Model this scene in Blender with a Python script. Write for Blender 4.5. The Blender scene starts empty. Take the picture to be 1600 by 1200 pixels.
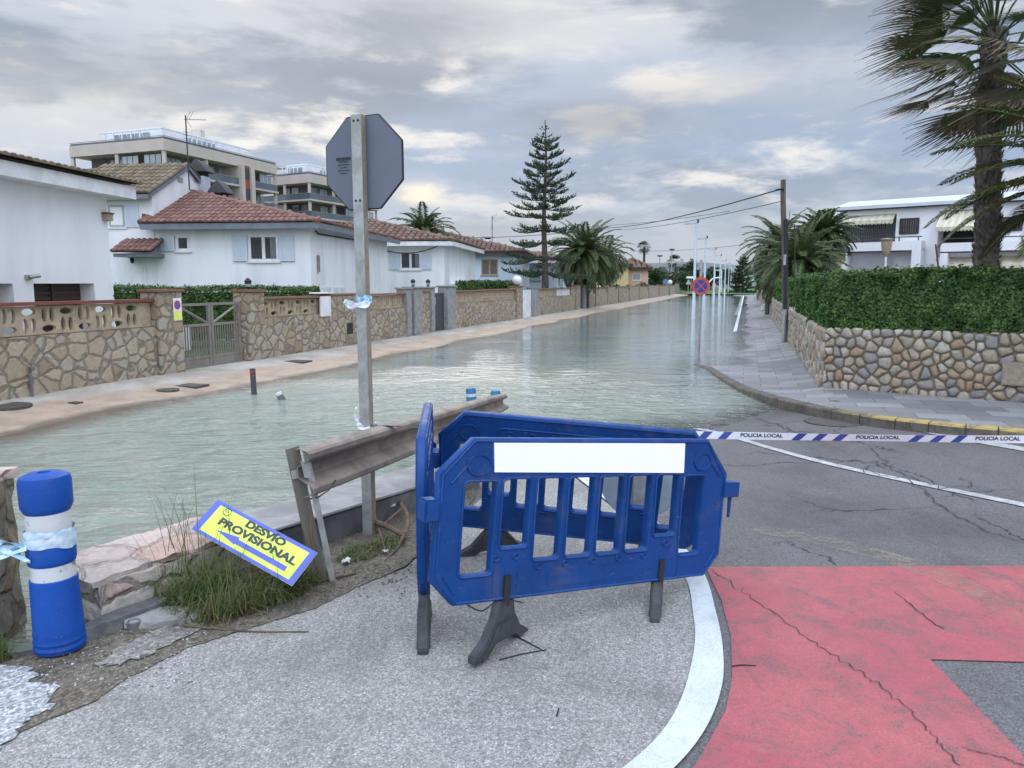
import bpy, bmesh, math, random
import numpy as np
from mathutils import Vector, Matrix, Euler
PI = math.pi; R = math.radians
S = bpy.context.scene; C = S.collection
random.seed(7); RNG = np.random.default_rng(7)
# ------------------------------------------------------------------ camera
HC = 1.7; F = 1200.0; TH = math.atan(158/1200); CT, ST = math.cos(TH), math.sin(TH)
cam = bpy.data.cameras.new('camera'); cam.sensor_width = 36; cam.lens = 36*F/1600
cam.clip_end = 6000; cam.clip_start = .05
co = bpy.data.objects.new('camera', cam); C.objects.link(co); S.camera = co
co.location = (0, 0, HC); co.rotation_euler = (PI/2-TH, 0, 0)
S.render.resolution_x = 1024; S.render.resolution_y = 768
S.view_settings.view_transform = 'Standard'; S.view_settings.look = 'None'
S.view_settings.exposure = 0; S.view_settings.gamma = 1
# ------------------------------------------------------------------ sky
SUN_EL, SUN_AZ = R(24), R(-8)          # behind the cloud, ahead and slightly left
w = bpy.data.worlds.new("World"); S.world = w; w.use_nodes = True
nt = w.node_tree; N = nt.nodes; N.clear(); L = nt.links.new
def nd(t, **k):
    n = N.new(t)
    for a, b in k.items(): setattr(n, a, b)
    return n
def mth(op, a, b=None, c=None, clamp=False):
    n = nd('ShaderNodeMath', operation=op, use_clamp=clamp)
    for i, q in enumerate((a, b, c)):
        if q is None: continue
        if isinstance(q, (int, float)): n.inputs[i].default_value = q
        else: L(q, n.inputs[i])
    return n.outputs[0]
def mapr(v, a, b, c, d, smooth=True):
    n = nd('ShaderNodeMapRange'); n.interpolation_type = 'SMOOTHSTEP' if smooth else 'LINEAR'
    L(v, n.inputs[0])
    for i, q in enumerate((a, b, c, d)): n.inputs[i+1].default_value = q
    return n.outputs[0]
def mixc(f, a, b, bt='MIX'):
    n = nd('ShaderNodeMix', data_type='RGBA', blend_type=bt)
    for i, q in ((0, f), (6, a), (7, b)):
        if isinstance(q, (int, float)): n.inputs[i].default_value = q
        elif isinstance(q, tuple): n.inputs[i].default_value = (*q, 1)
        else: L(q, n.inputs[i])
    return n.outputs[2]
tc = nd('ShaderNodeTexCoord'); sp = nd('ShaderNodeSeparateXYZ'); L(tc.outputs['Generated'], sp.inputs[0])
dx, dy, dz = sp.outputs
za = mth('ADD', mth('MAXIMUM', dz, 0.0), 0.26)
cb = nd('ShaderNodeCombineXYZ'); L(mth('DIVIDE', dx, za), cb.inputs[0]); L(mth('MULTIPLY', mth('DIVIDE', dy, za), .9), cb.inputs[1]); L(mth('MULTIPLY', dz, 6.0), cb.inputs[2])
def noise(vec, scale, det=6, rough=.55, dist=0.0):
    n = nd('ShaderNodeTexNoise'); L(vec, n.inputs['Vector']); n.inputs['Scale'].default_value = scale
    n.inputs['Detail'].default_value = det; n.inputs['Roughness'].default_value = rough; n.inputs['Distortion'].default_value = dist
    return n.outputs['Fac']
vm = nd('ShaderNodeVectorMath', operation='ADD'); L(cb.outputs[0], vm.inputs[0]); vm.inputs[1].default_value = (3.3, 1.7, 0)
vo = nd('ShaderNodeVectorMath', operation='ADD'); L(cb.outputs[0], vo.inputs[0]); vo.inputs[1].default_value = (-9.1, 4.2, 2)
n1 = noise(cb.outputs[0], 1.75, 12, .58, .15)
n2 = noise(vm.outputs[0], 2.6, 12, .60, .2)
n3 = noise(vo.outputs[0], .6, 7, .5, .2)
dark = mapr(n1, .41, .57, 0, 1)
c0 = mixc(dark, (.66, .70, .78), (.275, .335, .44))
c1 = mixc(mth('MULTIPLY', mapr(n3, .44, .62, 0, 1), .75), c0, (.40, .52, .72))
brt = mth('MULTIPLY', mapr(n2, .50, .66, 0, 1), mapr(dz, .02, .14, .15, 1))
c2 = mixc(brt, c1, (.93, .91, .89))
# horizon: paler and bluer
c3 = mixc(mapr(dz, .0, .16, .8, 0), c2, (.52, .58, .66))
# bright banks seen in the photo: warm band at the left, glow of the hidden sun, bright break at the top right
def glow(px, py, wx, wz, col, amt, base):
    u, v = (px-800)/F, (600-py)/F
    d = Vector((u, CT+v*ST, v*CT-ST)).normalized()
    ax = mth('DIVIDE', mth('SUBTRACT', dx, d.x), wx); az = mth('DIVIDE', mth('SUBTRACT', dz, d.z), wz)
    r2 = mth('ADD', mth('MULTIPLY', ax, ax), mth('MULTIPLY', az, az))
    g = mth('MULTIPLY', mth('POWER', 2.718, mth('MULTIPLY', r2, -1.0)), amt)
    g = mth('MULTIPLY', g, mapr(dy, 0, .2, 0, 1))
    return mixc(mth('MULTIPLY', g, mapr(n2, .3, .6, .35, 1)), base, col)
c4 = glow(60, 140, .22, .045, (.93, .89, .82), .6, c3)
c4 = glow(655, 302, .026, .012, (1.2, 1.08, .80), .9, c4)
c4 = glow(740, 50, .26, .035, (.80, .80, .80), .55, c4)
c4 = glow(1330, 110, .12, .06, (.70, .71, .74), .5, c4)
c4 = glow(1130, 130, .10, .02, (.93, .86, .80), .7, c4)
c4 = glow(930, 190, .14, .035, (.33, .36, .42), .75, c4)
c4 = glow(640, 30, .12, .03, (.30, .34, .42), .8, c4)
c4 = glow(250, 110, .16, .03, (.36, .40, .47), .6, c4)
# an overcast dome is brightest overhead; added lift behind the viewer brightens the walls
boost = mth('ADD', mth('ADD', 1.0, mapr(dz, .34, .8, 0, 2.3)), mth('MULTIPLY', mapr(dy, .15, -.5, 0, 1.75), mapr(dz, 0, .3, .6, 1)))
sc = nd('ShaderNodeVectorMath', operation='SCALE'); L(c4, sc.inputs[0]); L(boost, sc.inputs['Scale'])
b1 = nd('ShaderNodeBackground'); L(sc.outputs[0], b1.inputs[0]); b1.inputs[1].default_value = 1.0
sky = nd('ShaderNodeTexSky', sky_type='NISHITA'); sky.sun_disc = False; sky.sun_elevation = SUN_EL; sky.sun_rotation = SUN_AZ
b2 = nd('ShaderNodeBackground'); L(sky.outputs[0], b2.inputs[0]); b2.inputs[1].default_value = .08
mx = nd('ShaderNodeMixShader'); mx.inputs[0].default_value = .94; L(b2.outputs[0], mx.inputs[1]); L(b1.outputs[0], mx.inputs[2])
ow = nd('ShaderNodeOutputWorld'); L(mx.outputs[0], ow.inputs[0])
sl = bpy.data.lights.new('sun', 'SUN'); sl.energy = .5; sl.angle = R(30); sl.color = (1, .93, .84)
so = bpy.data.objects.new('sun', sl); C.objects.link(so)
sd = Vector((math.sin(SUN_AZ)*math.cos(SUN_EL), math.cos(SUN_AZ)*math.cos(SUN_EL), math.sin(SUN_EL)))
so.rotation_euler = sd.to_track_quat('Z', 'Y').to_euler(); so.location = (0, 0, 30)
# ------------------------------------------------------------------ helpers
from mathutils import noise as mnoise
def roughen(o, amp, size=.03, sc=6.0, keepz=False):
    bm = bmesh.new(); bm.from_mesh(o.data)
    for k in range(7):
        es = [e for e in bm.edges if e.calc_length() > size*1.6]
        if not es or len(bm.edges) > 30000: break
        bmesh.ops.subdivide_edges(bm, edges=es, cuts=1, use_grid_fill=True)
    bmesh.ops.triangulate(bm, faces=bm.faces)
    for v_ in bm.verts:
        n = mnoise.noise_vector(v_.co*sc)*amp+mnoise.noise_vector(v_.co*sc*3.7)*amp*.5
        if keepz: n.z = 0
        v_.co += n
    bm.to_mesh(o.data); bm.free(); return o
def merge_into(a, parts):
    bm = bmesh.new(); bm.from_mesh(a.data)
    for p_ in parts: bm.from_mesh(p_.data)
    bm.to_mesh(a.data); bm.free()
    for p_ in parts: bpy.data.objects.remove(p_)
def ray(px, py):
    u, v = (px-800)/F, (600-py)/F
    return Vector((u, CT+v*ST, v*CT-ST))
def at(px, py, Y):            # point on the pixel's sight line at depth Y
    d = ray(px, py); t = Y/d.y; return Vector((d.x*t, Y, HC+d.z*t))
def gz(px, py, z=0.0):
    d = ray(px, py); t = (z-HC)/d.z; return Vector((d.x*t, d.y*t, z))
AL = R(16.87); SA, CA = math.sin(AL), math.cos(AL)
def sr(s, r, z=0.0): return Vector((s*SA+r*CA, s*CA-r*SA, z))
def to_sr(x, y): return x*SA+y*CA, x*CA-y*SA
def s_at(px, py, r):
    d = ray(px, py); k = d.x/d.y; return -r*(CA+k*SA)/(SA-k*CA)
ZW = -.12
def sstep(a, b, x):
    t = np.clip((x-a)/(b-a), 0, 1); return t*t*(3-2*t)
LWX = [-8, -2.4, -2.12, -1.78, -.76, -.3]; LWY = [2.9, 3.5, 3.6, 4.36, 5.9, 6.6]
def z_road(x, y):
    x = np.asarray(x, float); y = np.asarray(y, float)
    d = (x-2.15)*-.35+(y-8.93)*.94
    z = -.12-.015*np.clip(d, -12, 14)
    s, r = x*SA+y*CA, x*CA-y*SA
    z = z+.030*sstep(-1.0, 1.4, r)*sstep(7, 9.5, s)*(1-sstep(12.0, 15, s))
    xl = np.interp(y, LWY, LWX)
    z = np.where((y > 2.9) & (y < 6.6) & (x < xl-.16), -.5, z)
    z = z-.4*sstep(.35, 1.0, -x)*sstep(6.45, 6.75, y)
    z = z+ .4*sstep(105, 160, s)
    return z
def zr(x, y): return float(z_road(x, y))
def groad(px, py, dz=0.0):
    z = 0.
    for i in range(8):
        p = gz(px, py, z+dz); z = zr(p.x, p.y)
    p = gz(px, py, z+dz); return p
def tagset(o, label=None, cat=None, group=None, kind=None):
    if label: o['label'] = label
    if cat: o['category'] = cat
    if group: o['group'] = group
    if kind: o['kind'] = kind
    return o
def thing(name, label, cat, loc=(0, 0, 0), rz=0, group=None, rot=None):
    o = bpy.data.objects.new(name, None); C.objects.link(o); o.empty_display_size = .1
    o.location = loc; o.rotation_euler = rot if rot else (0, 0, rz)
    return tagset(o, label, cat, group)
def add(name, me, parent=None, m=None, loc=None, rot=None):
    o = bpy.data.objects.new(name, me); C.objects.link(o)
    if m is not None: me.materials.clear(); me.materials.append(m)
    if parent: o.parent = parent
    if loc is not None: o.location = loc
    if rot is not None: o.rotation_euler = rot
    return o
def dup(o, parent=None, label=None):
    c = o.copy(); C.objects.link(c); c.parent = parent
    if label: c['label'] = label
    for ch in o.children: dup(ch, c)
    return c
class MB:
    def __init__(s): s.v = []; s.f = []
    def quad(s, *p):
        n = len(s.v); s.v += [tuple(q) for q in p]; s.f.append(tuple(range(n, n+len(p)))); return s
    def box(s, x0, x1, y0, y1, z0, z1, M=None):
        n = len(s.v)
        P = [(x, y, z) for z in (z0, z1) for x, y in ((x0, y0), (x1, y0), (x1, y1), (x0, y1))]
        if M is not None: P = [tuple(M @ Vector(p)) for p in P]
        s.v += P
        s.f += [tuple(n+i for i in q) for q in ((3, 2, 1, 0), (4, 5, 6, 7), (0, 1, 5, 4), (1, 2, 6, 5), (2, 3, 7, 6), (3, 0, 4, 7))]
        return s
    def tube(s, pts, rad, n=8, cap=True):
        pts = [Vector(p) for p in pts]
        if isinstance(rad, (int, float)): rad = [rad]*len(pts)
        base = len(s.v); up = None
        for i, p in enumerate(pts):
            t = (pts[min(i+1, len(pts)-1)]-pts[max(i-1, 0)]).normalized()
            if up is None: up = Vector((0, 0, 1)) if abs(t.z) < .9 else Vector((1, 0, 0))
            a = t.cross(up); a = a.normalized() if a.length > 1e-6 else Vector((1, 0, 0)); b = a.cross(t)
            up = b
            for k in range(n):
                q = p+rad[i]*(math.cos(2*PI*k/n)*a+math.sin(2*PI*k/n)*b); s.v.append(tuple(q))
        for i in range(len(pts)-1):
            for k in range(n):
                a0 = base+i*n+k; a1 = base+i*n+(k+1) % n
                s.f.append((a0, a1, a1+n, a0+n))
        if cap:
            s.f.append(tuple(base+k for k in range(n-1, -1, -1))); s.f.append(tuple(base+(len(pts)-1)*n+k for k in range(n)))
        return s
    def lathe(s, prof, n=24, c=(0, 0)):
        base = len(s.v)
        for r, z in prof:
            for k in range(n): s.v.append((c[0]+r*math.cos(2*PI*k/n), c[1]+r*math.sin(2*PI*k/n), z))
        for i in range(len(prof)-1):
            for k in range(n):
                a0 = base+i*n+k; a1 = base+i*n+(k+1) % n; s.f.append((a0, a1, a1+n, a0+n))
        s.f.append(tuple(base+k for k in range(n-1, -1, -1))); s.f.append(tuple(base+(len(prof)-1)*n+k for k in range(n)))
        return s
    def prism(s, pts, d0, d1, M=None):      # (x,z) outline extruded along y
        n = len(pts); b = len(s.v)
        P = [(x, d0, z) for x, z in pts]+[(x, d1, z) for x, z in pts]
        if M is not None: P = [tuple(M @ Vector(p)) for p in P]
        s.v += P
        s.f.append(tuple(b+i for i in range(n))); s.f.append(tuple(b+n+i for i in range(n-1, -1, -1)))
        for i in range(n):
            j = (i+1) % n; s.f.append((b+j, b+i, b+n+i, b+n+j))
        return s
    def build(s, name, m, parent=None, smooth=False, bevel=0, loc=None, rot=None, fix=True):
        me = bpy.data.meshes.new(name); me.from_pydata(s.v, [], s.f); me.update()
        if fix:
            bm = bmesh.new(); bm.from_mesh(me); bmesh.ops.recalc_face_normals(bm, faces=bm.faces)
            if bevel: bmesh.ops.bevel(bm, geom=[e for e in bm.edges if e.calc_face_angle(0) > .5], offset=bevel, segments=2, affect='EDGES', clamp_overlap=True)
            bm.to_mesh(me); bm.free()
        if smooth:
            for p in me.polygons: p.use_smooth = True
            try: me.set_sharp_from_angle(angle=R(40))
            except Exception: pass
        return add(name, me, parent, m, loc, rot)
def rrect(x0, x1, z0, z1, r, n=4):
    out = []
    for cx, cz, a in ((x1-r, z0+r, -90), (x1-r, z1-r, 0), (x0+r, z1-r, 90), (x0+r, z0+r, 180)):
        for k in range(n+1):
            t = R(a+90*k/n); out.append((cx+r*math.cos(t), cz+r*math.sin(t)))
    return out
def lens(cx, cz, w_, h_, n=8):        # almond-shaped slot, upright or lying
    p = []
    for k in range(2*n):
        t = PI*k/n; p.append((cx+w_/2*math.cos(t), cz+h_/2*math.sin(t)*(1 if w_ > h_ else 1)))
    return p
def circ(cx, cz, r, n=14): return [(cx+r*math.cos(2*PI*k/n), cz+r*math.sin(2*PI*k/n)) for k in range(n)]
def plate(outer, holes, th, bev=0.0):  # flat plate with holes in the xz plane, thickness along y
    cu = bpy.data.curves.new('outline', 'CURVE'); cu.dimensions = '2D'; cu.fill_mode = 'BOTH'
    cu.extrude = max(th/2-bev, .0005); cu.bevel_depth = bev; cu.bevel_resolution = 2; cu.offset = -bev
    for pts in [outer]+holes:
        sp_ = cu.splines.new('POLY'); sp_.points.add(len(pts)-1)
        for i, (x, z) in enumerate(pts): sp_.points[i].co = (x, z, 0, 1)
        sp_.use_cyclic_u = True
    o = bpy.data.objects.new('outline', cu); C.objects.link(o)
    dg = bpy.context.evaluated_depsgraph_get(); me = bpy.data.meshes.new_from_object(o.evaluated_get(dg))
    bpy.data.objects.remove(o); bpy.data.curves.remove(cu)
    me.transform(Matrix(((1, 0, 0, 0), (0, 0, -1, 0), (0, 1, 0, 0), (0, 0, 0, 1))))
    me.update(); return me
def text_mesh(body, size, ext=.0008, off=0.0, ax='CENTER', sx=1.0):
    cu = bpy.data.curves.new('lettering', 'FONT'); cu.body = body; cu.size = size; cu.extrude = ext; cu.offset = off; cu.align_x = ax; cu.align_y = 'CENTER'
    o = bpy.data.objects.new('lettering', cu); C.objects.link(o)
    dg = bpy.context.evaluated_depsgraph_get(); me = bpy.data.meshes.new_from_object(o.evaluated_get(dg))
    bpy.data.objects.remove(o); bpy.data.curves.remove(cu)
    me.transform(Matrix(((sx, 0, 0, 0), (0, 0, -1, 0), (0, 1, 0, 0), (0, 0, 0, 1)))); return me
# ------------------------------------------------------------------ materials
MATS = {}
class NB:
    def __init__(s, name):
        s.m = bpy.data.materials.new(name); s.m.use_nodes = True; s.t = s.m.node_tree; s.n = s.t.nodes; s.n.clear()
        s.out = s.n.new('ShaderNodeOutputMaterial'); s.b = s.n.new('ShaderNodeBsdfPrincipled'); s.t.links.new(s.b.outputs[0], s.out.inputs[0])
        s.tc = s.n.new('ShaderNodeTexCoord').outputs['Object']
    def set(s, sock, v):
        if hasattr(v, 'links') or hasattr(v, 'is_linked'): s.t.links.new(v, sock)
        elif isinstance(v, tuple) and len(v) == 3 and sock.type == 'RGBA': sock.default_value = (*v, 1)
        else: sock.default_value = v
    def node(s, t, ins={}, **k):
        n = s.n.new(t)
        for a, b in k.items(): setattr(n, a, b)
        for a, b in ins.items(): s.set(n.inputs[a], b)
        return n
    def map(s, sc=(1, 1, 1), vec=None, rot=(0, 0, 0)): return s.node('ShaderNodeMapping', {0: vec or s.tc, 2: rot, 3: sc}).outputs[0]
    def noise(s, scale, det=4, rough=.55, dist=0, vec=None, out='Fac'):
        return s.node('ShaderNodeTexNoise', {'Vector': vec or s.tc, 'Scale': scale, 'Detail': det, 'Roughness': rough, 'Distortion': dist}).outputs[out]
    def vor(s, scale, feature='F1', vec=None, out='Distance', rnd=1.0):
        return s.node('ShaderNodeTexVoronoi', {'Vector': vec or s.tc, 'Scale': scale, 'Randomness': rnd}, feature=feature).outputs[out]
    def math(s, op, a, b=0.0, c=None):
        i = {0: a, 1: b}
        if c is not None: i[2] = c
        return s.node('ShaderNodeMath', i, operation=op).outputs[0]
    def mr(s, v, a, b, c=0.0, d=1.0): return s.node('ShaderNodeMapRange', {0: v, 1: a, 2: b, 3: c, 4: d}, interpolation_type='SMOOTHSTEP').outputs[0]
    def mix(s, f, a, b, bt='MIX'): return s.node('ShaderNodeMix', {0: f, 6: a, 7: b}, data_type='RGBA', blend_type=bt).outputs[2]
    def bump(s, h, st, dist=.01, nrm=None):
        i = {'Height': h, 'Strength': st, 'Distance': dist}
        if nrm: i['Normal'] = nrm
        return s.node('ShaderNodeBump', i).outputs[0]
    def island(s): return s.node('ShaderNodeNewGeometry').outputs['Random Per Island']
    def done(s, col, rough=.7, nrm=None, metal=0.0, spec=.5):
        s.set(s.b.inputs['Base Color'], col); s.set(s.b.inputs['Roughness'], rough); s.set(s.b.inputs['Metallic'], metal)
        s.set(s.b.inputs['Specular IOR Level'], spec)
        if nrm: s.set(s.b.inputs['Normal'], nrm)
        MATS[s.m.name] = s.m; return s.m
def simple(name, c, c2=None, sc=3.0, rough=.6, bump=0.0, bsc=40.0, metal=0.0, spec=.5, island=False, lo=.35, hi=.65, det=6, stretch=(1, 1, 1)):
    b = NB(name)
    if c2 is None: c2 = tuple(x*.8 for x in c)
    f = b.mr(b.noise(sc, det, .6, .3, vec=b.map(stretch)), lo, hi)
    col = b.mix(f, c, c2)
    if island: col = b.mix(b.math('MULTIPLY', b.island(), .75), col, tuple(x*.55 for x in c2))
    nrm = b.bump(b.noise(bsc, 4, .6), bump, .01) if bump else None
    return b.done(col, rough, nrm, metal, spec)
def leafmat(name, a, b_, c, rough=.55, spec=.35, clump=1.2):
    b = NB(name); col = b.mix(b.island(), a, b_)
    col = b.mix(b.mr(b.noise(clump, 4, .6), .42, .68), col, c)
    m = b.done(col, rough, None, 0, spec)
    tr = b.node('ShaderNodeBsdfTranslucent', {0: col}); ms = b.node('ShaderNodeMixShader', {0: .22, 1: b.b.outputs[0], 2: tr.outputs[0]})
    b.t.links.new(ms.outputs[0], b.out.inputs[0]); return m
def asphalt(name, dark, light, grain=170, patch=.5, spk=.5, dirt=(.30, .25, .19), dirtamt=.25, rough=.85, crack=0.0, wet=False):
    b = NB(name)
    cell = b.vor(grain, out='Color'); bw = b.node('ShaderNodeRGBToBW', {0: cell}).outputs[0]
    g2 = b.noise(grain*.35, 3, .7)
    f = b.math('ADD', b.math('MULTIPLY', b.mr(bw, .25, .8), spk), b.math('MULTIPLY', b.mr(g2, .35, .65), 1-spk))
    col = b.mix(f, dark, light)
    wh = b.mr(bw, .80, .86); col = b.mix(b.math('MULTIPLY', wh, .28), col, tuple(min(1, x*2.2) for x in light))
    col = b.mix(b.math('MULTIPLY', b.mr(b.noise(patch, 5, .6, .6), .45, .7), .45), col, tuple(x*.55 for x in dark))
    col = b.mix(b.math('MULTIPLY', b.mr(b.noise(patch*2.3, 6, .65, 1.0), .5, .75), dirtamt), col, dirt)
    col = b.mix(b.math('MULTIPLY', b.mr(b.noise(patch*6, 5, .7, .6, vec=b.map((1, .28, 1), rot=(0, 0, .5))), .48, .72), .3), col, tuple(x*.6 for x in dark))
    if crack:
        vv = b.node('ShaderNodeVectorMath', {0: b.tc, 1: b.node('ShaderNodeVectorMath', {0: b.noise(3, 4, .6, out='Color'), 1: (.35, .35, .35)}, operation='MULTIPLY').outputs[0]}, operation='ADD').outputs[0]
        e = b.vor(.9, 'DISTANCE_TO_EDGE', vec=vv); k = b.mr(e, .003, .012, 1, 0)
        k = b.math('MULTIPLY', k, b.mr(b.noise(.45, 3, .5), .47, .56)); col = b.mix(b.math('MULTIPLY', k, crack), col, (.015, .015, .015))
    r = rough
    if wet:
        s_ = b.node('ShaderNodeSeparateXYZ', {0: b.tc}).outputs[2]
        wf = b.math('MULTIPLY', b.mr(b.math('ADD', s_, b.math('MULTIPLY', b.noise(1.5, 4, .6), .02)), -.108, -.088, 1, 0), 1)
        col = b.mix(wf, col, b.mix(.5, col, (.03, .03, .03))); r = b.mr(wf, 0, 1, rough, .25)
    return b.done(col, r, b.bump(b.math('ADD', bw, g2), .45, .004), 0, .4)
def stone_mat(name, scale, mortar, cols, mw=(.03, .07), rot=0):
    b = NB(name)
    dv = b.node('ShaderNodeVectorMath', {0: b.tc, 1: b.node('ShaderNodeVectorMath', {0: b.noise(5, 3, .6, out='Color'), 1: (.10, .10, .10)}, operation='MULTIPLY').outputs[0]}, operation='ADD').outputs[0]
    dv = b.map((1, 1, 1.12), vec=dv)
    e = b.vor(scale, 'DISTANCE_TO_EDGE', vec=dv); cell = b.vor(scale, 'F1', vec=dv, out='Color')
    sp_ = b.node('ShaderNodeSeparateColor', {0: cell})
    col = b.mix(b.mr(sp_.outputs[0], .1, .9), cols[0], cols[1]); col = b.mix(b.mr(sp_.outputs[1], .45, .8), col, cols[2])
    col = b.mix(b.mr(sp_.outputs[2], .8, .95), col, cols[3])
    col = b.mix(b.math('MULTIPLY', b.mr(b.noise(9, 6, .7), .4, .7), .5), col, tuple(x*.55 for x in cols[0]))
    col = b.mix(b.math('MULTIPLY', b.mr(b.noise(30, 4, .7), .5, .75), .35), col, tuple(min(1, x*1.5) for x in cols[1]))
    mk = b.mr(b.math('ADD', e, b.math('MULTIPLY', b.noise(25, 3, .6), .02)), mw[0], mw[1])
    col = b.mix(mk, b.mix(b.mr(b.noise(14, 4, .6), .35, .65), mortar, tuple(x*.65 for x in mortar)), col)
    h = b.math('ADD', b.mr(e, mw[0], mw[1]+.05), b.math('MULTIPLY', b.noise(22, 5, .65), .5))
    return b.done(col, .85, b.bump(h, .9, .025), 0, .3)
M_asph_dark = asphalt('asphalt', (.075, .07, .071), (.18, .17, .17), grain=190, patch=.55, dirt=(.20, .17, .14), crack=.9, wet=True)
M_asph_light = asphalt('pale_asphalt', (.155, .147, .138), (.41, .392, .37), grain=150, patch=.9, spk=.6, dirt=(.24, .22, .19), dirtamt=.3)
def paintmat(name, c, c2, under=(.10, .10, .10), wear=.62, rough=.6, grain=150, big=1.1):
    b = NB(name); cell = b.node('ShaderNodeRGBToBW', {0: b.vor(grain, out='Color')}).outputs[0]
    col = b.mix(b.mr(b.noise(big, 6, .65, .6), .35, .68), c, c2)
    col = b.mix(b.math('MULTIPLY', b.mr(b.noise(big*7, 5, .7, .4), .45, .7), .35), col, tuple(x*.72 for x in c2))
    col = b.mix(b.math('MULTIPLY', b.mr(cell, .2, .75, 1, 0), .30), col, tuple(x*.45 for x in c))
    col = b.mix(b.math('MULTIPLY', b.mr(cell, .86, .9), .25), col, (.5, .4, .4))
    wm = b.math('ADD', b.math('MULTIPLY', b.noise(big*3, 7, .75, .8), .72), b.math('MULTIPLY', cell, .28))
    col = b.mix(b.math('MULTIPLY', b.mr(wm, wear-.05, wear+.05), .8), col, under)
    tr = b.mr(b.noise(2.2, 5, .6, .5, vec=b.map((2.2, .35, 1), rot=(0, 0, .95))), .55, .72)
    col = b.mix(b.math('MULTIPLY', tr, .35), col, (.10, .08, .085))
    return b.done(col, rough, b.bump(b.math('ADD', cell, b.noise(60, 3, .6)), .4, .004), 0, .35)
M_red = paintmat('red_paint', (.40, .095, .115), (.46, .125, .13), wear=.572)
M_pink = M_red
M_white_line = paintmat('white_road_paint', (.66, .70, .72), (.55, .58, .60), under=(.22, .22, .22), wear=.66)
M_white_thin = paintmat('worn_white_paint', (.58, .58, .58), (.42, .42, .41), under=(.16, .16, .16), wear=.56, big=2.5)
M_crack = simple('crack_dark', (.045, .04, .04), rough=.9)
M_dirt = asphalt('dirt', (.05, .042, .034), (.20, .17, .13), grain=95, patch=1.5, spk=.5, dirt=(.28, .25, .2), dirtamt=.5)
M_track0 = asphalt('dusty_track', (.10, .085, .07), (.27, .235, .19), grain=150, patch=2, dirtamt=.2)
M_gravel = asphalt('white_gravel', (.20, .21, .22), (.60, .61, .62), grain=80, patch=2.5, spk=.8, dirt=(.12, .11, .09), dirtamt=.55)
M_conc = simple('concrete', (.36, .34, .33), (.22, .21, .21), 3, .85, .5, 60, det=9)
M_conc_dk = simple('dark_concrete', (.17, .17, .175), (.09, .09, .095), 4, .85, .5, 70, det=9)
M_lwst = stone_mat('pale_slab_stone', 3.6, (.24, .20, .16), [(.40, .35, .30), (.50, .46, .41), (.44, .32, .28), (.52, .45, .40)], (.02, .05))
M_lstone = stone_mat('crazy_paving_stone', 3.7, (.25, .205, .155), [(.35, .285, .20), (.42, .355, .265), (.36, .33, .28), (.31, .23, .155)], (.035, .075))
M_white = simple('white_render', (.80, .81, .83), (.69, .70, .72), 1.6, .8, .12, 90, stretch=(1, 1, .22), lo=.42, hi=.72)
M_white_a = simple('white_render_plain', (.82, .82, .84), (.73, .73, .75), 1.3, .8, .1, 90, stretch=(1, 1, .25), lo=.42, hi=.74)
M_blueish = simple('pale_blue_render', (.66, .73, .82), (.60, .68, .78), .8, .8, .1, 90)
M_grayr = simple('grey_render', (.50, .54, .60), (.44, .48, .55), 1, .8, .1, 90)
M_yellow = simple('yellow_render', (.62, .52, .24), (.55, .46, .22), 1, .8, .1, 60)
M_peach = simple('peach_render', (.66, .47, .33), (.60, .42, .30), 1, .8, .1, 60)
M_beige = simple('beige_render', (.52, .46, .41), (.47, .41, .37), .3, .8, .1, 20)
def tilemat(name, a, b_, c):
    b = NB(name); col = b.mix(b.island(), a, b_); col = b.mix(b.math('MULTIPLY', b.mr(b.noise(6, 6, .7), .48, .7), .7), col, c)
    return b.done(col, .85, b.bump(b.noise(50, 3), .3, .01), 0, .25)
M_tile_red = tilemat('red_clay_tile', (.165, .078, .062), (.255, .14, .115), (.13, .10, .09))
M_tile_ochre = tilemat('weathered_clay_tile', (.13, .10, .065), (.23, .18, .12), (.08, .07, .055))
M_tile_brown = tilemat('brown_clay_tile', (.13, .078, .06), (.21, .135, .108), (.10, .08, .07))
M_fascia_gray = simple('grey_fascia', (.17, .19, .22), rough=.5)
M_fascia_white = simple('white_fascia', (.78, .78, .79), rough=.6)
M_fascia_dk = simple('dark_fascia', (.06, .045, .04), rough=.6)
M_frame_w = simple('white_frame', (.80, .81, .82), rough=.4)
M_shut_w = simple('white_shutter', (.60, .66, .72), (.55, .61, .68), rough=.45)
M_shut_b = simple('brown_shutter', (.06, .035, .025), (.045, .028, .02), rough=.5)
M_shut_o = simple('olive_shutter', (.16, .13, .10), rough=.5)
M_glass = simple('window_glass', (.035, .04, .045), rough=.08, spec=.8)
M_glass_b = simple('balcony_glass', (.10, .125, .15), (.075, .095, .12), .3, .15, spec=.7)
M_glass_l = simple('pale_glass', (.33, .40, .42), (.22, .27, .30), .2, .12, spec=.8)
M_dark = simple('dark_interior', (.03, .028, .028), rough=.9)
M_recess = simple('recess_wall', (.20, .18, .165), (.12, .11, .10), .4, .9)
M_galv = simple('galvanised_steel', (.41, .42, .41), (.30, .30, .285), 14, .45, .15, 60, metal=.35)
M_galv_tan = simple('weathered_steel_edge', (.33, .27, .20), (.24, .20, .155), 12, .6, .2, 60, metal=.15)
M_rail = simple('dirty_guardrail_steel', (.30, .25, .21), (.19, .155, .13), 5, .6, .25, 60, metal=.35, det=9)
M_post = simple('old_post_steel', (.20, .195, .16), (.12, .11, .085), 5, .6, .3, 50, metal=.3, stretch=(1, 1, .3))
M_signback = simple('grey_sign_back', (.145, .16, .20), (.13, .147, .185), 2, .6, spec=.3)
M_disc = simple('pale_sign_back', (.27, .33, .37), (.22, .27, .31), 4, .5)
M_blk = simple('black_marking', (.02, .02, .025), rough=.7)
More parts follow.
